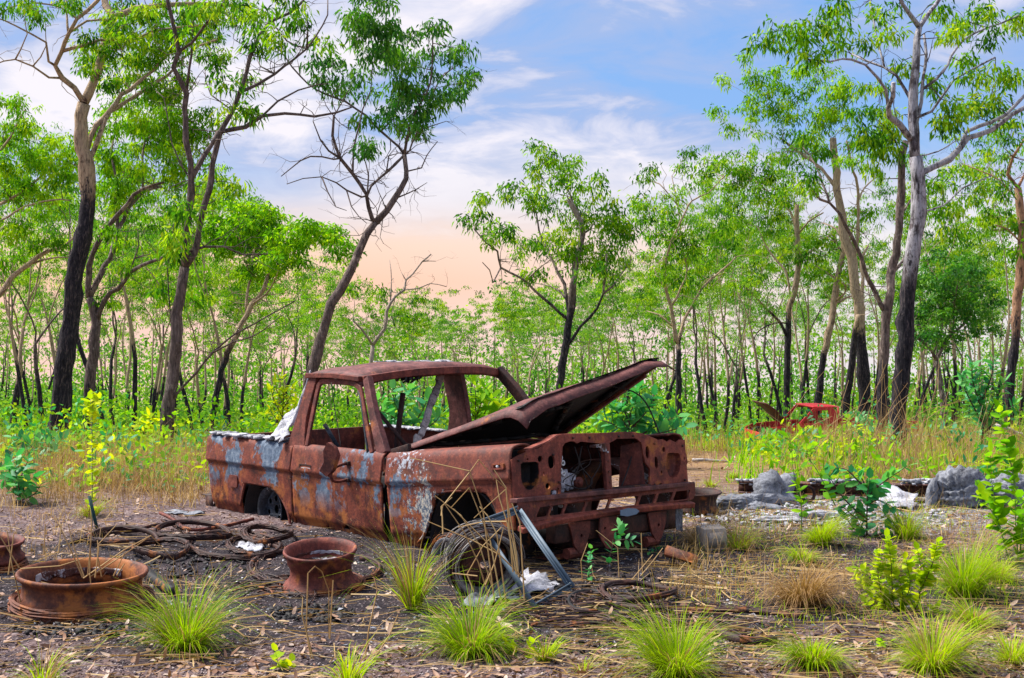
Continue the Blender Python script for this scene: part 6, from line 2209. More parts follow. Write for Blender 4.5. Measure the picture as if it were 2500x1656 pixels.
def tussock(label, px, py, w_px, h_px, n, kind='green', lean=(.05, 1.0), wd=.004, seed=1, dry=.08, name='grass_tussock', cat='grass', crown=.35):
    rg = np.random.default_rng(seed)
    p = gp(px, py)
    Y = p[1]
    m_ = mpp(Y)
    n = int(n * .85)
    rad = w_px * .42 * m_
    h = h_px * .80 * m_
    az = rg.uniform(0, 6.283, n)
    pref = rg.uniform(0, 6.283)
    lop = 1 + .38 * np.cos(az - pref) + .2 * np.cos(3 * az + pref * 2)
    q = np.sqrt(rg.uniform(0, 1, n))
    r0 = rad * crown * q
    B = np.stack([r0 * np.cos(az), r0 * np.sin(az), np.full(n, -.005)], 1)
    az2 = az + rg.normal(0, .45, n)
    ln = lean[0] + (lean[1] - lean[0]) * (q * .6 + rg.uniform(0, .4, n)) + .18 * rg.normal(size=n) ** 2
    L = h * (.35 + .85 * rg.uniform(0, 1, n) ** .8) * (1.0 + .25 * ln) * lop
    V, F = blades(B, az2, L, ln * .62, wd * rg.uniform(.7, 1.4, n), rg, 4)
    t = rg.uniform(.25, .95, n) * .75 + .2 * rg.uniform(0, 1)
    isd = rg.uniform(0, 1, n) < dry
    t[isd] = rg.uniform(.0, .08, isd.sum())
    e = empty(name, (p[0], p[1], float(gz(p[0], p[1]))))
    tt = np.repeat(t, 4)
    dsel = np.repeat(isd, 4)
    mt = 'grass_green' if kind == 'green' else 'grass_dry'
    if kind == 'green' and isd.any():
        obj('green_blades', mesh_np('green_blades', V, F[~dsel], False, fattr={'tint': tt[~dsel]}), MAT['grass_green'], e)['kind'] = 'stuff'
        obj('dry_blades', mesh_np('dry_blades', V, F[dsel], False, fattr={'tint': rg.uniform(.1, .9, dsel.sum())}), MAT['grass_dry'], e)['kind'] = 'stuff'
    else:
        obj('blades', mesh_np('blades', V, F, False, fattr={'tint': tt}), MAT[mt], e)['kind'] = 'stuff'
    tag(e, label, cat)
    return e


TUS = [
    ('lush yellow-green tussock with dry tips in front of the big rim', 452, 1590, 220, 170, 1300, 'green', (.05, 1.1), .0042, .14),
    ('wide bright tussock in front of the loose wheel', 1150, 1596, 250, 150, 1300, 'green', (.05, 1.25), .0042, .12),
    ('tall upright tussock at the rear edge of the front wheel arch', 1008, 1486, 110, 200, 360, 'green', (.0, .6), .005, .35),
    ('brightest fine tussock cut by the bottom edge right of centre', 1655, 1660, 210, 165, 1700, 'green', (.05, 1.05), .0036, .05),
    ('dark green low tussock near the bottom right of centre', 1985, 1628, 190, 105, 1000, 'green', (.1, 1.2), .004, .08),
    ('broad tussock under the bright shrub at the bottom right', 2275, 1640, 230, 150, 1300, 'green', (.05, 1.2), .004, .15),
    ('fine lime tussock right of the bright leafy shrub', 2352, 1458, 170, 150, 1300, 'green', (.05, .95), .0036, .05),
    ('straggly tussock with brown blades just below the lime one at right', 2378, 1530, 150, 90, 600, 'green', (.1, 1.2), .004, .25),
    ('small dome tussock left of the broad-leaved shrub stem', 2002, 1330, 110, 85, 800, 'green', (.05, 1.1), .0036, .03),
    ('low spreading tussock in front of the small dome tussock', 1962, 1372, 130, 60, 500, 'green', (.1, 1.3), .0036, .12),
    ('dry straw tussock with a green heart right of the bumper', 1958, 1478, 230, 150, 1100, 'dry', (.1, 1.3), .0034, .0),
    ('sparse long-bladed grass at the bottom left of centre', 850, 1665, 190, 130, 120, 'green', (.1, 1.0), .007, .15),
    ('small golden tussock behind the big rim beside the picket', 222, 1262, 85, 55, 420, 'green', (.1, 1.0), .004, .35),
    ('little yellow tussock right of the wide bright one', 1330, 1612, 90, 70, 260, 'green', (.05, 1.0), .004, .2),
    ('sparse grass at the bottom left corner', 100, 1672, 170, 100, 130, 'green', (.1, 1.0), .005, .3),
    ('green tussock behind the concrete block', 1800, 1340, 150, 75, 420, 'green', (.1, 1.2), .004, .35),
    ('dark long tussock behind the broad-leaved shrub', 2215, 1316, 130, 95, 600, 'green', (.05, 1.0), .004, .08),
    ('dry straw tussock behind the concrete block', 1718, 1330, 190, 120, 600, 'dry', (.1, 1.3), .0034, .0),
    ('small green tussock on open ground right of the rear rim', 1735, 1188, 60, 26, 200, 'green', (.1, 1.2), .004, .2),
    ('small green tussock on open ground left of the steel beam', 1790, 1168, 60, 30, 200, 'green', (.1, 1.2), .004, .1),
    ('sparse grass fan right of the little yellow tussock', 1420, 1640, 90, 60, 70, 'green', (.1, 1.2), .004, .4),
    ('low green tussock at the lower right corner', 2470, 1620, 130, 90, 500, 'green', (.1, 1.1), .004, .15),
    ('lime tussock at the right edge below the vine', 2440, 1420, 120, 80, 500, 'green', (.1, 1.1), .004, .1),
    ('grey-green tussock low behind the bright leafy shrub', 2170, 1405, 120, 70, 400, 'green', (.1, 1.2), .004, .3),
]
for i, (lb, px, py, w_, h_, n, kd, ln, wd, dr) in enumerate(TUS):
    tussock(lb, px, py, w_, h_, n, kd, ln, wd, 300 + i, dr + .1)


# tall kinked straw stalks
def stalks(label, lines, Y, seed, w=.0045):
    rg = np.random.default_rng(seed)
    b = None
    m = MB()
    for (pts, dy) in lines:
        P = np.array([at(a, c, Y + dy + .04 * i) for i, (a, c) in enumerate(pts)])
        if b is None:
            b = P[0].copy()
            b[2] = float(gz(b[0], b[1]))
        k = len(P)
        # kinks stay sharp: straight runs between the bends
        for i in range(k - 1):
            m.tube(np.array([P[i], P[i + 1]]) - b, np.array([w * (1 - .6 * i / k), w * (1 - .6 * (i + 1) / k)]), 4)
    me = m.mesh('stalks')
    a = me.attributes.new('tint', 'FLOAT', 'FACE')
    a.data.foreach_set('value', rg.uniform(.3, .95, len(me.polygons)).astype(np.float32))
    e = empty('straw_clump', b)
    obj('stalks', me, MAT['grass_dry'], e)['kind'] = 'stuff'
    tag(e, label, 'straw')


z = lambda a, b: (1000 + a / 3.565, 1080 + b / 3.565)
sl = [[(740, 1390), (640, 600), (520, 250), (0, 135)], [(800, 1400), (700, 850), (520, 395), (360, 570)], [(275, 640), (285, 560), (520, 265), (602, 152), (715, 285), (835, 400)], [(900, 1130), (840, 400), (735, 240)], [(970, 1380), (930, 960), (835, 410), (560, 660)], [(1000, 1380), (960, 700), (890, 530)], [(930, 1150), (850, 700), (780, 480), (755, 330)], [(840, 1400), (760, 800), (680, 640), (610, 560)], [(1010, 1200), (700, 900), (400, 600), (220, 465)], [(780, 980), (560, 860), (160, 690)], [(730, 1300), (610, 900), (450, 640), (380, 580)], [(690, 1350), (600, 1050), (480, 790), (300, 530)], [(850, 690), (650, 690), (420, 740)], [(660, 1240), (740, 1050), (820, 740)], [(590, 1165), (370, 1140)], [(290, 800), (285, 650), (275, 560), (370, 480)], [(950, 1170), (900, 860), (850, 690)], [(560, 1300), (500, 1150), (640, 900), (800, 740)]]
stalks('tall kinked straw stalks standing round the loose wheel before the wing', [([z(*q) for q in s_], rv.uniform(-.35, .1)) for s_ in sl], 7.05, 5, .0042)
z3 = lambda a, b: (a / 5.6, 1280 + b / 5.6)
sl = [[(1130, 730), (960, 330), (800, 0), (740, -120)], [(1150, 720), (1020, 350), (930, 0)], [(1200, 700), (1240, 250), (1255, 0), (1240, -200)], [(1140, 740), (1700, 350), (2065, 155), (2400, 520)], [(1220, 730), (1690, 420), (2060, 160)], [(1390, 720), (1330, 420), (1340, 280), (1600, 0)], [(1350, 290), (1850, 260)], [(1300, 730), (1350, 340), (1330, 220)], [(1550, 710), (1700, 400)], [(1600, 700), (1700, 540)], [(280, 610), (820, 570), (1200, 450)], [(370, 1450), (160, 540), (100, 100)], [(590, 1568), (580, 1300), (490, 1090)], [(1040, 1540), (680, 820), (560, 790)], [(1250, 1560), (1265, 1120), (1230, 700), (1235, 300), (1250, 0)], [(265, 600), (10, 180)], [(115, 690), (190, 130)], [(800, 400), (840, 0)], [(600, 420), (620, 0)]]
stalks('bunch of dry straw stalks growing through the big rim', [([z3(*q) for q in s_], rv.uniform(-.15, .15)) for s_ in sl], 6.95, 6, .004)
z5 = lambda a, b: (900 + a / 2.45, 840 + b / 2.45)
stalks('few straw stalks below the bumper beside the seedling', [([z5(*q) for q in s_], rv.uniform(-.1, .2)) for s_ in ([(1500, 1440), (1490, 1220), (1360, 1115)], [(1280, 1430), (1270, 1300), (1310, 1190)], [(1640, 1430), (1630, 1130)], [(1600, 1420), (1700, 1300), (1760, 1220)], [(1550, 1440), (1700, 1260)])], 7.7, 7, .0035)
stalks('two bent straw stalks at the bottom left of centre', [([(a / 2.367, 1180 + b / 2.367) for a, b in s_], 0) for s_ in ([(1810, 1090), (1770, 850), (1780, 520), (1820, 480), (1860, 510), (1900, 620), (1900, 900)], [(2100, 1100), (2130, 850), (2180, 620), (2160, 540)], [(1830, 1090), (1745, 760), (1750, 660)], [(2110, 1090), (2250, 880), (2300, 760)], [(1905, 900), (1925, 560)])], 5.9, 8, .004)

# dry grass over the middle distance
def grass_field(name, label, n, fpx, fY, hrange, mat, seed, wd, lean=.35, tint=(.1, .95), clump=.0):
    rg = np.random.default_rng(seed)
    Y = fY(rg.uniform(0, 1, n))
    px = fpx(rg.uniform(0, 1, n), Y, rg)
    if clump:
        nc = max(4, int(n / clump))
        cp_ = px[:nc]
        cY = Y[:nc]
        k = rg.integers(0, nc, n)
        Y = cY[k] + rg.normal(0, .16, n)
        px = cp_[k] + rg.normal(0, .13, n) / mpp(Y)
    X = (px - 1250) * mpp(Y)
    B = np.stack([X, Y, gz(X, Y)], 1)
    L = rg.uniform(*hrange, n) * rg.uniform(.6, 1.25, n)
    V, F = blades(B, rg.uniform(0, 6.28, n), L, np.abs(rg.normal(0, lean, n)), wd * np.maximum(1, Y / 14), rg, 2, 1.2)
    t = np.repeat(np.clip(rg.uniform(*tint, n), 0, 1), 2)
    return tag(obj(name, mesh_np(name, V, F, False, fattr={'tint': t}), MAT[mat]), label, 'grass', kind='stuff')


grass_field('dry_grass', 'tawny dry grass between the left trunks and the truck', 6500, lambda u, Y, rg: -60 + 600 * u, lambda u: 10.4 + 9 * u ** .62, (.12, .40), 'grass_dry', 21, .005, .55, clump=16)
grass_field('dry_grass_behind_truck', 'dry grass behind the truck', 2500, lambda u, Y, rg: 480 + 1200 * u, lambda u: 13.5 + 9 * u, (.10, .3), 'grass_dry', 22, .0055, .4, clump=22)
grass_field('dry_grass_on_the_right', 'tall tawny dry grass behind the steel beam', 6500, lambda u, Y, rg: 1930 + 640 * u ** .9, lambda u: 12.0 + 8 * u ** .8, (.15, .65), 'grass_dry', 23, .0045, .6, clump=11)
grass_field('dry_grass_by_the_ute', 'patchy dry grass between the beam and the red ute', 3500, lambda u, Y, rg: 1640 + 600 * u, lambda u: 15 + 18 * u, (.08, .24), 'grass_dry', 24, .006, .5, clump=22)
grass_field('tall_dry_grass', 'tall dry grass just behind the tub of the truck', 2600, lambda u, Y, rg: 60 + 430 * u, lambda u: 11.2 + 3.5 * u, (.2, .5), 'grass_dry', 30, .0045, .5, clump=12)
grass_field('dry_grass_among_bushes', 'dry grass standing among the undergrowth', 5200, lambda u, Y, rg: -60 + 2640 * u, lambda u: 16 + 10 * u, (.2, .6), 'grass_dry', 31, .006, .5, clump=12)
grass_field('dry_grass_round_the_wreck', 'patches of low dry grass round the wreck and debris', 4200, lambda u, Y, rg: np.where(u < .25, -60 + 2200 * u, 1660 + 900 * (u - .25) / .75), lambda u: 7.2 + 5 * u, (.06, .24), 'grass_dry', 27, .0036, .8, clump=40)
grass_field('leafy_green_grass', 'broad green shoots among the tawny grass behind the steel beam', 1500, lambda u, Y, rg: 1800 + 760 * u, lambda u: 12.2 + 9 * u, (.12, .45), 'leaf_lime', 29, .016, .45, (.2, .9), clump=7)
grass_field('low_green_grass', 'thin low yellow-green grass over the open ground on the right', 3200, lambda u, Y, rg: 1640 + 900 * u, lambda u: 6.4 + 5.5 * u, (.04, .13), 'grass_green', 28, .0032, .7, (.3, .95), clump=34)
grass_field('green_grass', 'green grass growing up through the dry grass', 6000, lambda u, Y, rg: np.where(u < .36, -60 + 1500 * u, np.where(Y > 17, 1620, 1850) + 740 * (u - .36) / .64), lambda u: 12.2 + 16 * u, (.12, .38), 'grass_green', 25, .006, .4, (.3, .95), clump=26)
# a few very tall seed stalks on the right
rg = np.random.default_rng(26)
m = MB()
for i in range(70):
    px = rg.normal(2190, 120)
    Y = rg.uniform(11.8, 14)
    p = at(px, 1150, Y)
    x, zz = p[0], float(gz(p[0], Y))
    L = rg.uniform(.6, 1.25)
    a = rg.normal(0, .35)
    P = np.array([[x, Y, zz], [x + a * L * .35, Y, zz + L * .55], [x + a * L * 1.0, Y + rg.normal(0, .1), zz + L * (1 - .3 * abs(a))]])
    Q, _ = smooth_path(P, .2)
    m.tube(Q, np.linspace(.004, .0015, len(Q)), 4)
me = m.mesh('tall_grass_stalks')
a = me.attributes.new('tint', 'FLOAT', 'FACE')
a.data.foreach_set('value', rg.uniform(.4, 1, len(me.polygons)).astype(np.float32))
tag(obj('tall_grass_stalks', me, MAT['grass_dry']), 'very tall thin grass stalks in front of the white-barked trunk', 'grass', kind='stuff')

# ------------------------------------------------------------------ straw, leaf litter and gravel on the ground
def scatter(n, rg, ymin=5.2, ymax=13, bias=1.4):
    Y = ymin + (ymax - ymin) * rg.uniform(0, 1, n) ** bias
    X = (rg.uniform(-80, 2580, n) - 1250) * mpp(Y)
    return X, Y


rg = np.random.default_rng(41)
X, Y = scatter(9000, rg, 5.2, 18, 1.6)
pxs = X / mpp(Y) + 1250
keep = (rg.uniform(0, 1, len(X)) < np.where(pxs > 1250, .8, .32)) & ~((np.abs(pxs - 760) < 330) & (Y > 7.8) & (rg.uniform(0, 1, len(X)) < .7))
X, Y = X[keep], Y[keep]
n = len(X)
az = np.where(rg.uniform(0, 1, n) < .6, rg.normal(0, .35, n), rg.uniform(0, 6.28, n))
L = rg.uniform(.06, .38, n) * rg.uniform(.6, 1.3, n)
d = np.stack([np.cos(az), np.sin(az), rg.normal(0, .06, n)], 1)
s_ = np.stack([-np.sin(az), np.cos(az), rg.normal(0, .5, n)], 1)
c = np.stack([X, Y, gz(X, Y) + rg.uniform(.004, .03, n)], 1)
w_ = rg.uniform(.0015, .0036, n)[:, None]
k_ = rg.normal(0, .07, n)[:, None] * L[:, None]
perp = np.stack([-np.sin(az), np.cos(az), np.full(n, .2)], 1)
rows = []
for t in (-.5, 0, .5):
    q = c + d * (L * t)[:, None] + perp * k_ * (1 - 4 * t * t)
    rows += [q - s_ * w_, q + s_ * w_]
V = np.stack(rows, 1).reshape(-1, 3)
b = np.arange(n)[:, None] * 6
F = np.stack([np.c_[b, b + 1, b + 3, b + 2], np.c_[b + 2, b + 3, b + 5, b + 4]], 1).reshape(-1, 4)
tag(obj('straw_litter', mesh_np('straw_litter', V, F, False, fattr={'tint': np.repeat(rg.uniform(.15, 1, n), 2)}), MAT['grass_dry']), 'loose straw strewn over the ground', 'straw', kind='stuff')

X, Y = scatter(11000, rg, 5.1, 18, 2.2)
kb = (np.hypot((X + .25) * .25, (Y - 7.9) * .55) > .95) | (rg.uniform(0, 1, len(X)) < .30)
X, Y = X[kb], Y[kb]
n = len(X)
D = nrm(np.stack([rg.normal(size=n), rg.normal(size=n), rg.normal(0, .25, n)], 1))
P = np.stack([X, Y, gz(X, Y) + rg.uniform(.004, .014, n)], 1)
V, F = broad_leaves(P, D, rg.uniform(.02, .08, n), rg.uniform(.010, .028, n), rg, None, rg.uniform(-.4, .5, (n, 1)))
tag(obj('leaf_litter', tri_safe('leaf_litter', V, F, fattr={'tint': np.repeat(rg.uniform(0, 1, n) ** 1.1, 4)}), MAT['leaf_litter']), 'dead brown leaves strewn over the ground', 'leaves', kind='stuff')

X, Y = scatter(22000, rg, 5.1, 10.5, 2.0)
kb = (np.hypot((X + .25) * .25, (Y - 7.9) * .55) > .9) | (rg.uniform(0, 1, len(X)) < .25)
X, Y = X[kb], Y[kb]
n = len(X)
r_ = rg.uniform(.003, .009, n) * rg.uniform(.7, 1.5, n)
oc = np.array([[1, 0, 0], [-1, 0, 0], [0, 1, 0], [0, -1, 0], [0, 0, .8], [0, 0, -.8]], float)
V = (np.stack([X, Y, gz(X, Y) + .002], 1)[:, None] + oc[None] * r_[:, None, None] * rg.uniform(.7, 1.3, (n, 6, 3))).reshape(-1, 3)
of = np.array([[0, 2, 4], [2, 1, 4], [1, 3, 4], [3, 0, 4], [2, 0, 5], [1, 2, 5], [3, 1, 5], [0, 3, 5]])
F = (np.arange(n)[:, None, None] * 6 + of[None]).reshape(-1, 3)
material('gravel', lambda t: principled(t, t.ramp(t.attr('tint'), [(.0, (.05, .03, .03)), (.4, (.13, .085, .09)), (.8, (.20, .15, .15)), (1, (.38, .33, .32))]), .9, 0, None, .2))
tag(obj('gravel', mesh_np('gravel', V, F, False, fattr={'tint': np.repeat(rg.uniform(0, 1, n), 8)}), MAT['gravel']), 'fine reddish-grey gravel over the ground', 'gravel', kind='stuff')


# pale ash flakes over the scorched ground
n = 1500
a = rg.uniform(0, 6.28, n)
q_ = np.sqrt(rg.uniform(0, 1, n))
X = -.35 + 3.2 * q_ * np.cos(a)
Y = 8.0 + 1.9 * q_ * np.sin(a)
V, F = leaf_quads(np.stack([X, Y, gz(X, Y) + .006], 1), nrm(np.stack([rg.normal(size=n), rg.normal(size=n), rg.normal(0, .2, n)], 1)), rg.uniform(.008, .04, n), rg.uniform(.006, .022, n), rg)
material('ash_flake', lambda t: principled(t, t.ramp(t.attr('tint'), [(0, (.10, .10, .12)), (.6, (.22, .23, .26)), (1, (.52, .52, .55))]), .9, 0, None, .1))
tag(obj('ash_flakes', mesh_np('ash_flakes', V, F, False, fattr={'tint': rg.uniform(0, 1, n)}), MAT['ash_flake']), 'pale ash flakes over the scorched ground', 'ash', kind='stuff')


# ------------------------------------------------------------------ shrubs and seedlings, each a thing
def shrub(name, label, stems, Y, leafL, leafW, per_m, mat, seed, stem_r=.004, stem_mat='stem_brown', pair=True, updir=.5, cat='shrub', frac=(.15, 1.0), tip=True, dspread=.12):
    """stems: lists of photo points; leaves stand in pairs along them"""
    rg = np.random.default_rng(seed)
    base = None
    wood = MB()
    LP, LD, LL = [], [], []
    for s in stems:
        d0 = rg.normal(0, dspread)
        P = np.array([at(a, b, Y + d0 * i / max(1, len(s) - 1)) for i, (a, b) in enumerate(s)])
        if base is None:
            base = P[0].copy()
            base[2] = float(gz(base[0], base[1]))
            P[0] = base
        Q, par = smooth_path(P, .02)
        wood.tube(Q - base, stem_r * (1 - .7 * par), 5)
        Ls = np.linalg.norm(np.diff(Q, axis=0), axis=1).sum()
        k = max(2, int(Ls * per_m * 1.25))
        for i, f in enumerate(np.linspace(frac[0], frac[1], k)):
            j = min(len(Q) - 2, int(f * (len(Q) - 1)))
            p, t = Q[j], nrm(Q[j + 1] - Q[j])
            a = i * 1.57 + rg.normal(0, .4)
            side = nrm(np.cross(t, [math.cos(a), math.sin(a), .1]))
            for sg in ((1, -1) if pair else (1,)):
                LP.append(p - base)
                LD.append(side * sg + t * updir + rg.normal(0, .22, 3))
                LL.append(rg.uniform(.65, 1.15) * (1 - .25 * f))
        if tip:
            LP.append(Q[-1] - base)
            LD.append(nrm(Q[-1] - Q[-2]) + rg.normal(0, .2, 3))
            LL.append(.8)
    LP, LD, LL = np.array(LP), nrm(np.array(LD)), np.array(LL)
    V, F = broad_leaves(LP, LD, leafL * 1.3 * LL, leafW * 1.35 * LL, rg)
    e = empty(name, base)
    wood.build('stem', MAT[stem_mat], e, True)
    tt = np.clip(np.repeat(rg.uniform(.15, .9, len(LP)), 4) + np.tile([0, .03, .08, .1], len(LP)), 0, 1)
    obj('foliage', tri_safe('foliage', V, F, fattr={'tint': tt}), MAT[mat], e)
    tag(e, label, cat)
    return e


q = lambda a, b: (1780 + a / 4.55, 960 + b / 4.55)
shrub('broad_leaved_shrub', 'broad blue-green leaved shrub with dark stem in front of the steel beam', [
    [q(1530, 1700), q(1530, 1400), q(1540, 1100), q(1560, 950)], [q(1540, 1150), q(1700, 1000), q(1980, 810)], [q(1530, 1060), q(1440, 980), q(1300, 850), q(1180, 830)], [q(1530, 1400), q(1350, 1250), q(1220, 1100), q(1100, 900)], [q(1530, 1420), q(1400, 1380), q(1250, 1250)], [q(1540, 1250), q(1650, 1190), q(1850, 1280)], [q(1530, 1600), q(1380, 1500), q(1300, 1380)], [q(1530, 1620), q(1700, 1560), q(1800, 1500)], [q(1540, 1100), q(1480, 960), q(1420, 880)]],
    9.4, .085, .055, 20, 'leaf_teal', 61, .008)
shrub('leafy_sapling', 'thin sapling with round lime leaves left of the broad-leaved shrub', [
    [q(800, 1600), q(800, 1200), q(720, 900), q(690, 600), q(640, 480)], [q(700, 750), q(760, 560), q(780, 430)], [q(800, 1250), q(760, 1100), q(730, 980)], [q(1180, 1250), q(1000, 900), q(880, 700), q(860, 560)], [q(900, 700), q(980, 560), q(1010, 470)]],
    9.6, .075, .05, 14, 'leaf_lime', 62, .004, 'stem_green')
v = lambda a, b: (1600 + a / 2.19, 940 + b / 2.19)
shrub('vine', 'tall vine-like stems with paired round leaves at the right edge', [
    [v(1900, 1060), v(1880, 900), v(1830, 700), v(1800, 520), v(1790, 360)], [v(1950, 1020), v(1930, 800), v(1920, 560), v(1890, 330)], [v(1850, 780), v(1780, 640), v(1730, 550)], [v(1930, 560), v(1900, 420), v(1860, 250), v(1840, 130)], [v(1950, 900), v(1965, 700), v(1960, 600)]],
    8.3, .085, .055, 26, 'leaf_lime', 63, .005, 'stem_green')
shrub('bright_shrub', 'bright yellow-green leafy shrub at lower right', [
    [v(1290, 1330), v(1270, 1150), v(1260, 950), v(1240, 810)], [v(1290, 1250), v(1150, 1130), v(1060, 1000)], [v(1280, 1180), v(1180, 1060), v(1090, 980)], [v(1290, 1300), v(1160, 1250), v(1050, 1250)], [v(1300, 1300), v(1400, 1180), v(1420, 1000), v(1400, 880)], [v(1300, 1220), v(1360, 1080), v(1340, 930)], [v(1300, 1330), v(1420, 1280), v(1500, 1190)], [v(1290, 1300), v(1220, 1150), v(1190, 1000), v(1200, 880)], [v(1300, 1310), v(1330, 1180), v(1300, 1020)], [v(1410, 1120), v(1480, 960), v(1510, 840)], [v(1290, 1320), v(1200, 1290), v(1120, 1160)], [v(1300, 1300), v(1370, 1250), v(1450, 1260)]],
    6.95, .050, .033, 74, 'leaf_yellow', 64, .004)
shrub('small_seedling', 'small seedling at the foot of the bright leafy shrub', [[v(1210, 1440), v(1215, 1400), v(1200, 1370)], [v(1212, 1420), v(1240, 1390), v(1260, 1370)]], 6.2, .035, .022, 40, 'leaf_lime', 65, .003, 'stem_green')
g = lambda a, b: (1300 + a / 2.636, 1040 + b / 2.636)
shrub('seedling', 'green seedling growing up in front of the spring hangers', [[g(480, 900), g(520, 760), g(570, 690), g(565, 640)], [g(540, 740), g(600, 730), g(650, 740)], [g(560, 700), g(545, 650)]], 8.05, .06, .03, 26, 'leaf_teal', 66, .004)
shrub('seedling', 'small two-leaved green seedling under the towing plate', [[g(360, 920), g(370, 850), g(375, 790)]], 7.75, .05, .028, 30, 'leaf_teal', 67, .003)
shrub('seedling', 'sparse feathery green seedling under the far bumper end', [[g(740, 900), g(770, 830), g(830, 780)], [g(750, 870), g(800, 840), g(830, 830)]], 8.6, .04, .010, 40, 'leaf_teal', 68, .002)
shrub('toothed_seedling', 'yellow toothed seedling in the bottom foreground', [[(1265, 1630), (1240, 1580), (1225, 1540)], [(1268, 1625), (1290, 1590), (1305, 1560)]], 6.0, .045, .03, 60, 'leaf_yellow', 69, .003, 'stem_green')
shrub('toothed_seedling', 'yellow-leaved seedling cut by the bottom edge', [[(690, 1680), (682, 1630), (672, 1590)], [(690, 1670), (705, 1640), (712, 1615)]], 5.7, .05, .032, 50, 'leaf_yellow', 70, .003, 'stem_green')
y4 = lambda a, b: (a / 2.602, 960 + b / 2.602)
shrub('tall_sapling', 'single tall straw stem with yellow leaves at its top, far left', [[y4(585, 860), y4(585, 500), y4(580, 200), y4(575, 40)]], 9.7, .075, .05, 0.5, 'leaf_yellow', 71, .006, 'wood_pale', frac=(.98, 1.0))
for i, (pts, lb) in enumerate((([(578, 90), (545, 70)], 0), )):
    pass
shrub('leaf_cluster_sapling', 'yellow-green leaf cluster topping the tall straw stem at far left', [[y4(580, 130), y4(590, 60), y4(600, 20)], [y4(580, 100), y4(545, 85)], [y4(585, 80), y4(620, 40)], [y4(583, 110), y4(610, 110)]], 9.7, .06, .05, 22, 'leaf_yellow', 72, .003, 'stem_green')
shrub('broad_leaved_bush', 'low broad-leaved green bush at the left edge', [
    [y4(130, 700), y4(120, 600), y4(100, 500), y4(110, 400)], [y4(130, 660), y4(60, 560), y4(20, 540)], [y4(130, 640), y4(180, 560), y4(240, 520)], [y4(120, 560), y4(160, 470), y4(180, 420)], [y4(120, 600), y4(60, 500), y4(60, 430)], [y4(140, 680), y4(220, 640), y4(260, 580)]], 11.0, .10, .065, 22, 'leaf_teal', 73, .006)
shrub('broad_leaved_bush', 'broad-leaved green bush in front of the thick black trunk at far left', [
    [y4(280, 460), y4(270, 380), y4(250, 290)], [y4(280, 440), y4(340, 350), y4(400, 290)], [y4(270, 420), y4(200, 340), y4(120, 280)], [y4(280, 430), y4(310, 330), y4(330, 270)], [y4(270, 430), y4(160, 390), y4(90, 350)]], 14.5, .12, .07, 20, 'leaf_teal', 74, .007)
shrub('yellow_sapling', 'bright yellow-green sapling behind the tub of the truck', [
    [(688, 1075), (690, 1010), (692, 950), (688, 920)], [(690, 1020), (670, 980), (662, 950)], [(690, 1000), (708, 970), (716, 945)], [(691, 980), (676, 955), (672, 930)], [(690, 1030), (712, 1005), (722, 980)], [(690, 1040), (668, 1015), (655, 995)]], 16, .11, .04, 26, 'leaf_yellow', 75, .008)
shrub('yellow_sapling', 'yellow-green sapling at the foot of the twin-stemmed grey tree', [
    [(362, 1095), (362, 1050), (365, 1015)], [(362, 1070), (345, 1045), (338, 1025)], [(362, 1070), (380, 1045), (388, 1022)]], 18, .13, .055, 26, 'leaf_yellow', 76, .008)
cz = lambda a, b: (900 + a / 2.45, 840 + b / 2.45)
shrub('broad_leaved_bush', 'large blue-green leaved bush seen through the windscreen opening', [
    [cz(220, 600), cz(180, 420), cz(150, 330), cz(140, 270)], [cz(200, 500), cz(110, 380), cz(50, 330)], [cz(220, 560), cz(320, 400), cz(350, 330)], [cz(180, 420), cz(230, 320), cz(250, 270)], [cz(240, 580), cz(380, 480), cz(430, 430)], [cz(200, 480), cz(120, 420), cz(60, 400)]], 14.2, .15, .085, 16, 'leaf_teal', 77, .01)
shrub('broad_leaved_bush', 'bright broad-leaved bush seen through the far door window', [
    [cz(650, 560), cz(640, 420), cz(640, 300), cz(630, 240)], [cz(650, 500), cz(710, 380), cz(740, 320)], [cz(650, 480), cz(600, 380), cz(590, 330)], [cz(650, 420), cz(690, 300), cz(700, 260)], [cz(650, 520), cz(760, 420), cz(800, 360)]], 15, .16, .06, 20, 'leaf_lime', 78, .01)
shrub('broad_leaved_bush', 'tall blue-green leaved bush behind the nose of the truck', [
    [cz(1560, 620), cz(1560, 450), cz(1600, 330), cz(1610, 250)], [cz(1560, 520), cz(1480, 400), cz(1430, 340)], [cz(1580, 500), cz(1680, 380), cz(1710, 310)], [cz(1560, 480), cz(1520, 360), cz(1540, 290)], [cz(1600, 560), cz(1760, 470), cz(1850, 430)], [cz(1560, 540), cz(1440, 470), cz(1360, 450)], [cz(1620, 560), cz(1800, 520), cz(1890, 490)], [cz(1570, 500), cz(1640, 420), cz(1660, 350)]], 14, .14, .07, 20, 'leaf_teal', 79, .01)
shrub('broad_leaved_bush', 'pale green leaved bush between the bonnet stay and the bonnet tip', [
    [cz(1440, 620), cz(1440, 520), cz(1420, 430)], [cz(1440, 580), cz(1380, 520), cz(1340, 490)], [cz(1450, 560), cz(1500, 470), cz(1490, 400)]], 15, .15, .07, 20, 'leaf_lime', 80, .008)
shrub('tall_bush', 'tall teal-leaved bush in front of the orange-brown trunk at right', [
    [(2395, 1100), (2400, 1020), (2390, 940), (2400, 890)], [(2398, 1050), (2430, 980), (2455, 930)], [(2396, 1030), (2360, 960), (2345, 910)], [(2400, 1060), (2450, 1010), (2480, 985)], [(2398, 980), (2420, 920), (2425, 880)], [(2396, 1000), (2375, 930), (2372, 885)]], 15.5, .13, .055, 24, 'leaf_teal', 81, .012)

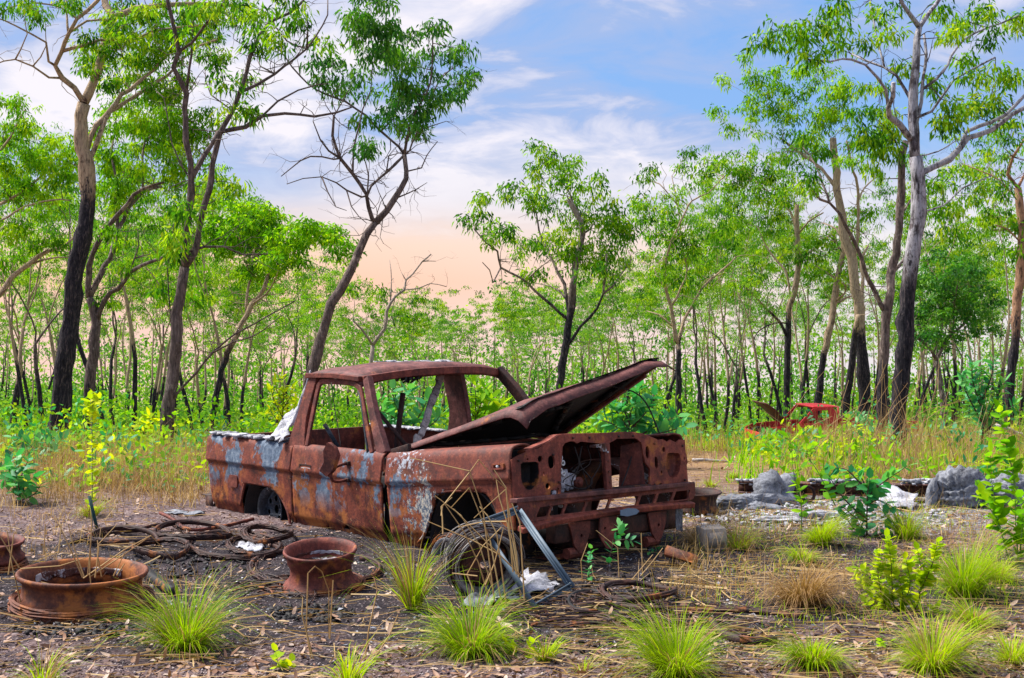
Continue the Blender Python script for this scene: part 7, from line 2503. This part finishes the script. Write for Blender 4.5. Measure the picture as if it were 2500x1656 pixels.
for i, (px, py, tp, Y, mt, lb) in enumerate(((2068, 1100, 1018, 25, 'leaf_lime', 'lime leafy bush hiding the tub of the red ute'), (2128, 1102, 1012, 24, 'leaf_teal', 'blue-green bush hiding the rear of the red ute'), (1985, 1102, 1045, 24, 'leaf_lime', 'small lime bush below the door of the red ute'), (1895, 1102, 1050, 25, 'leaf_teal', 'small blue-green bush below the front wheel of the red ute'), (2172, 1104, 1030, 23, 'leaf_lime', 'lime bush between the ute and the white-barked trunk'))):
    h_ = py - tp
    st = [[(px, py), (px + rv.normal(0, 6), py - h_ * .5), (px + rv.normal(0, 14), tp)]]
    for j in range(9):
        a = rv.uniform(-1, 1)
        st.append([(px, py - h_ * rv.uniform(.05, .4)), (px + a * 18, py - h_ * rv.uniform(.4, .7)), (px + a * 36, py - h_ * rv.uniform(.55, 1.0))])
    shrub('leafy_bush', lb, st, Y, .14, .075, 9, mt, 120 + i, .008, dspread=.5)

# mixed broad-leaved scrub through the dry grass
rg = np.random.default_rng(880)
nc = 180
u = rg.uniform(0, 1, nc)
pxs = np.where(u < .48, rg.uniform(-60, 500, nc), rg.uniform(1700, 2560, nc))
Yc = rg.uniform(11.8, 19, nc)
pxs = np.where((pxs > 1600) & (pxs < 1860) & (Yc < 16), pxs + 300, pxs)
Xc = (pxs - 1250) * mpp(Yc)
hc = .10 + .42 * rg.uniform(0, 1, nc) ** 2
cnt = rg.integers(16, 44, nc)
C = np.repeat(np.stack([Xc, Yc, gz(Xc, Yc)], 1), cnt, 0)
n = len(C)
P = C + np.stack([rg.normal(0, .13, n), rg.normal(0, .13, n), rg.uniform(.02, 1, n) * np.repeat(hc, cnt)], 1)
V, F = broad_leaves(P, nrm(rg.normal(size=(n, 3)) + [0, 0, .35]), rg.uniform(.05, .12, n), rg.uniform(.025, .06, n), rg)
sp = np.repeat(rg.integers(0, 3, nc), cnt)
tn = np.clip(np.repeat(rg.uniform(.1, .8, nc), cnt) + rg.normal(0, .15, n), 0, 1)
for k in range(3):
    sel = np.where(sp == k)[0]
    Vk = V.reshape(-1, 7, 3)[sel].reshape(-1, 3)
    f0 = F[:4]
    Fk = (np.arange(len(sel))[:, None, None] * 7 + f0[None]).reshape(-1, 4)
    nm = ('lime_scrub', 'olive_scrub', 'teal_scrub')[k]
    tag(obj(nm, tri_safe(nm, Vk, Fk, fattr={'tint': np.repeat(tn[sel], 4)}), MAT[('leaf_lime', 'leaf_yellow', 'leaf_teal')[k]]), ('low lime broad-leaved scrub in the dry grass', 'low yellow-green broad-leaved scrub in the dry grass', 'low blue-green broad-leaved scrub in the dry grass')[k], 'scrub', kind='stuff')
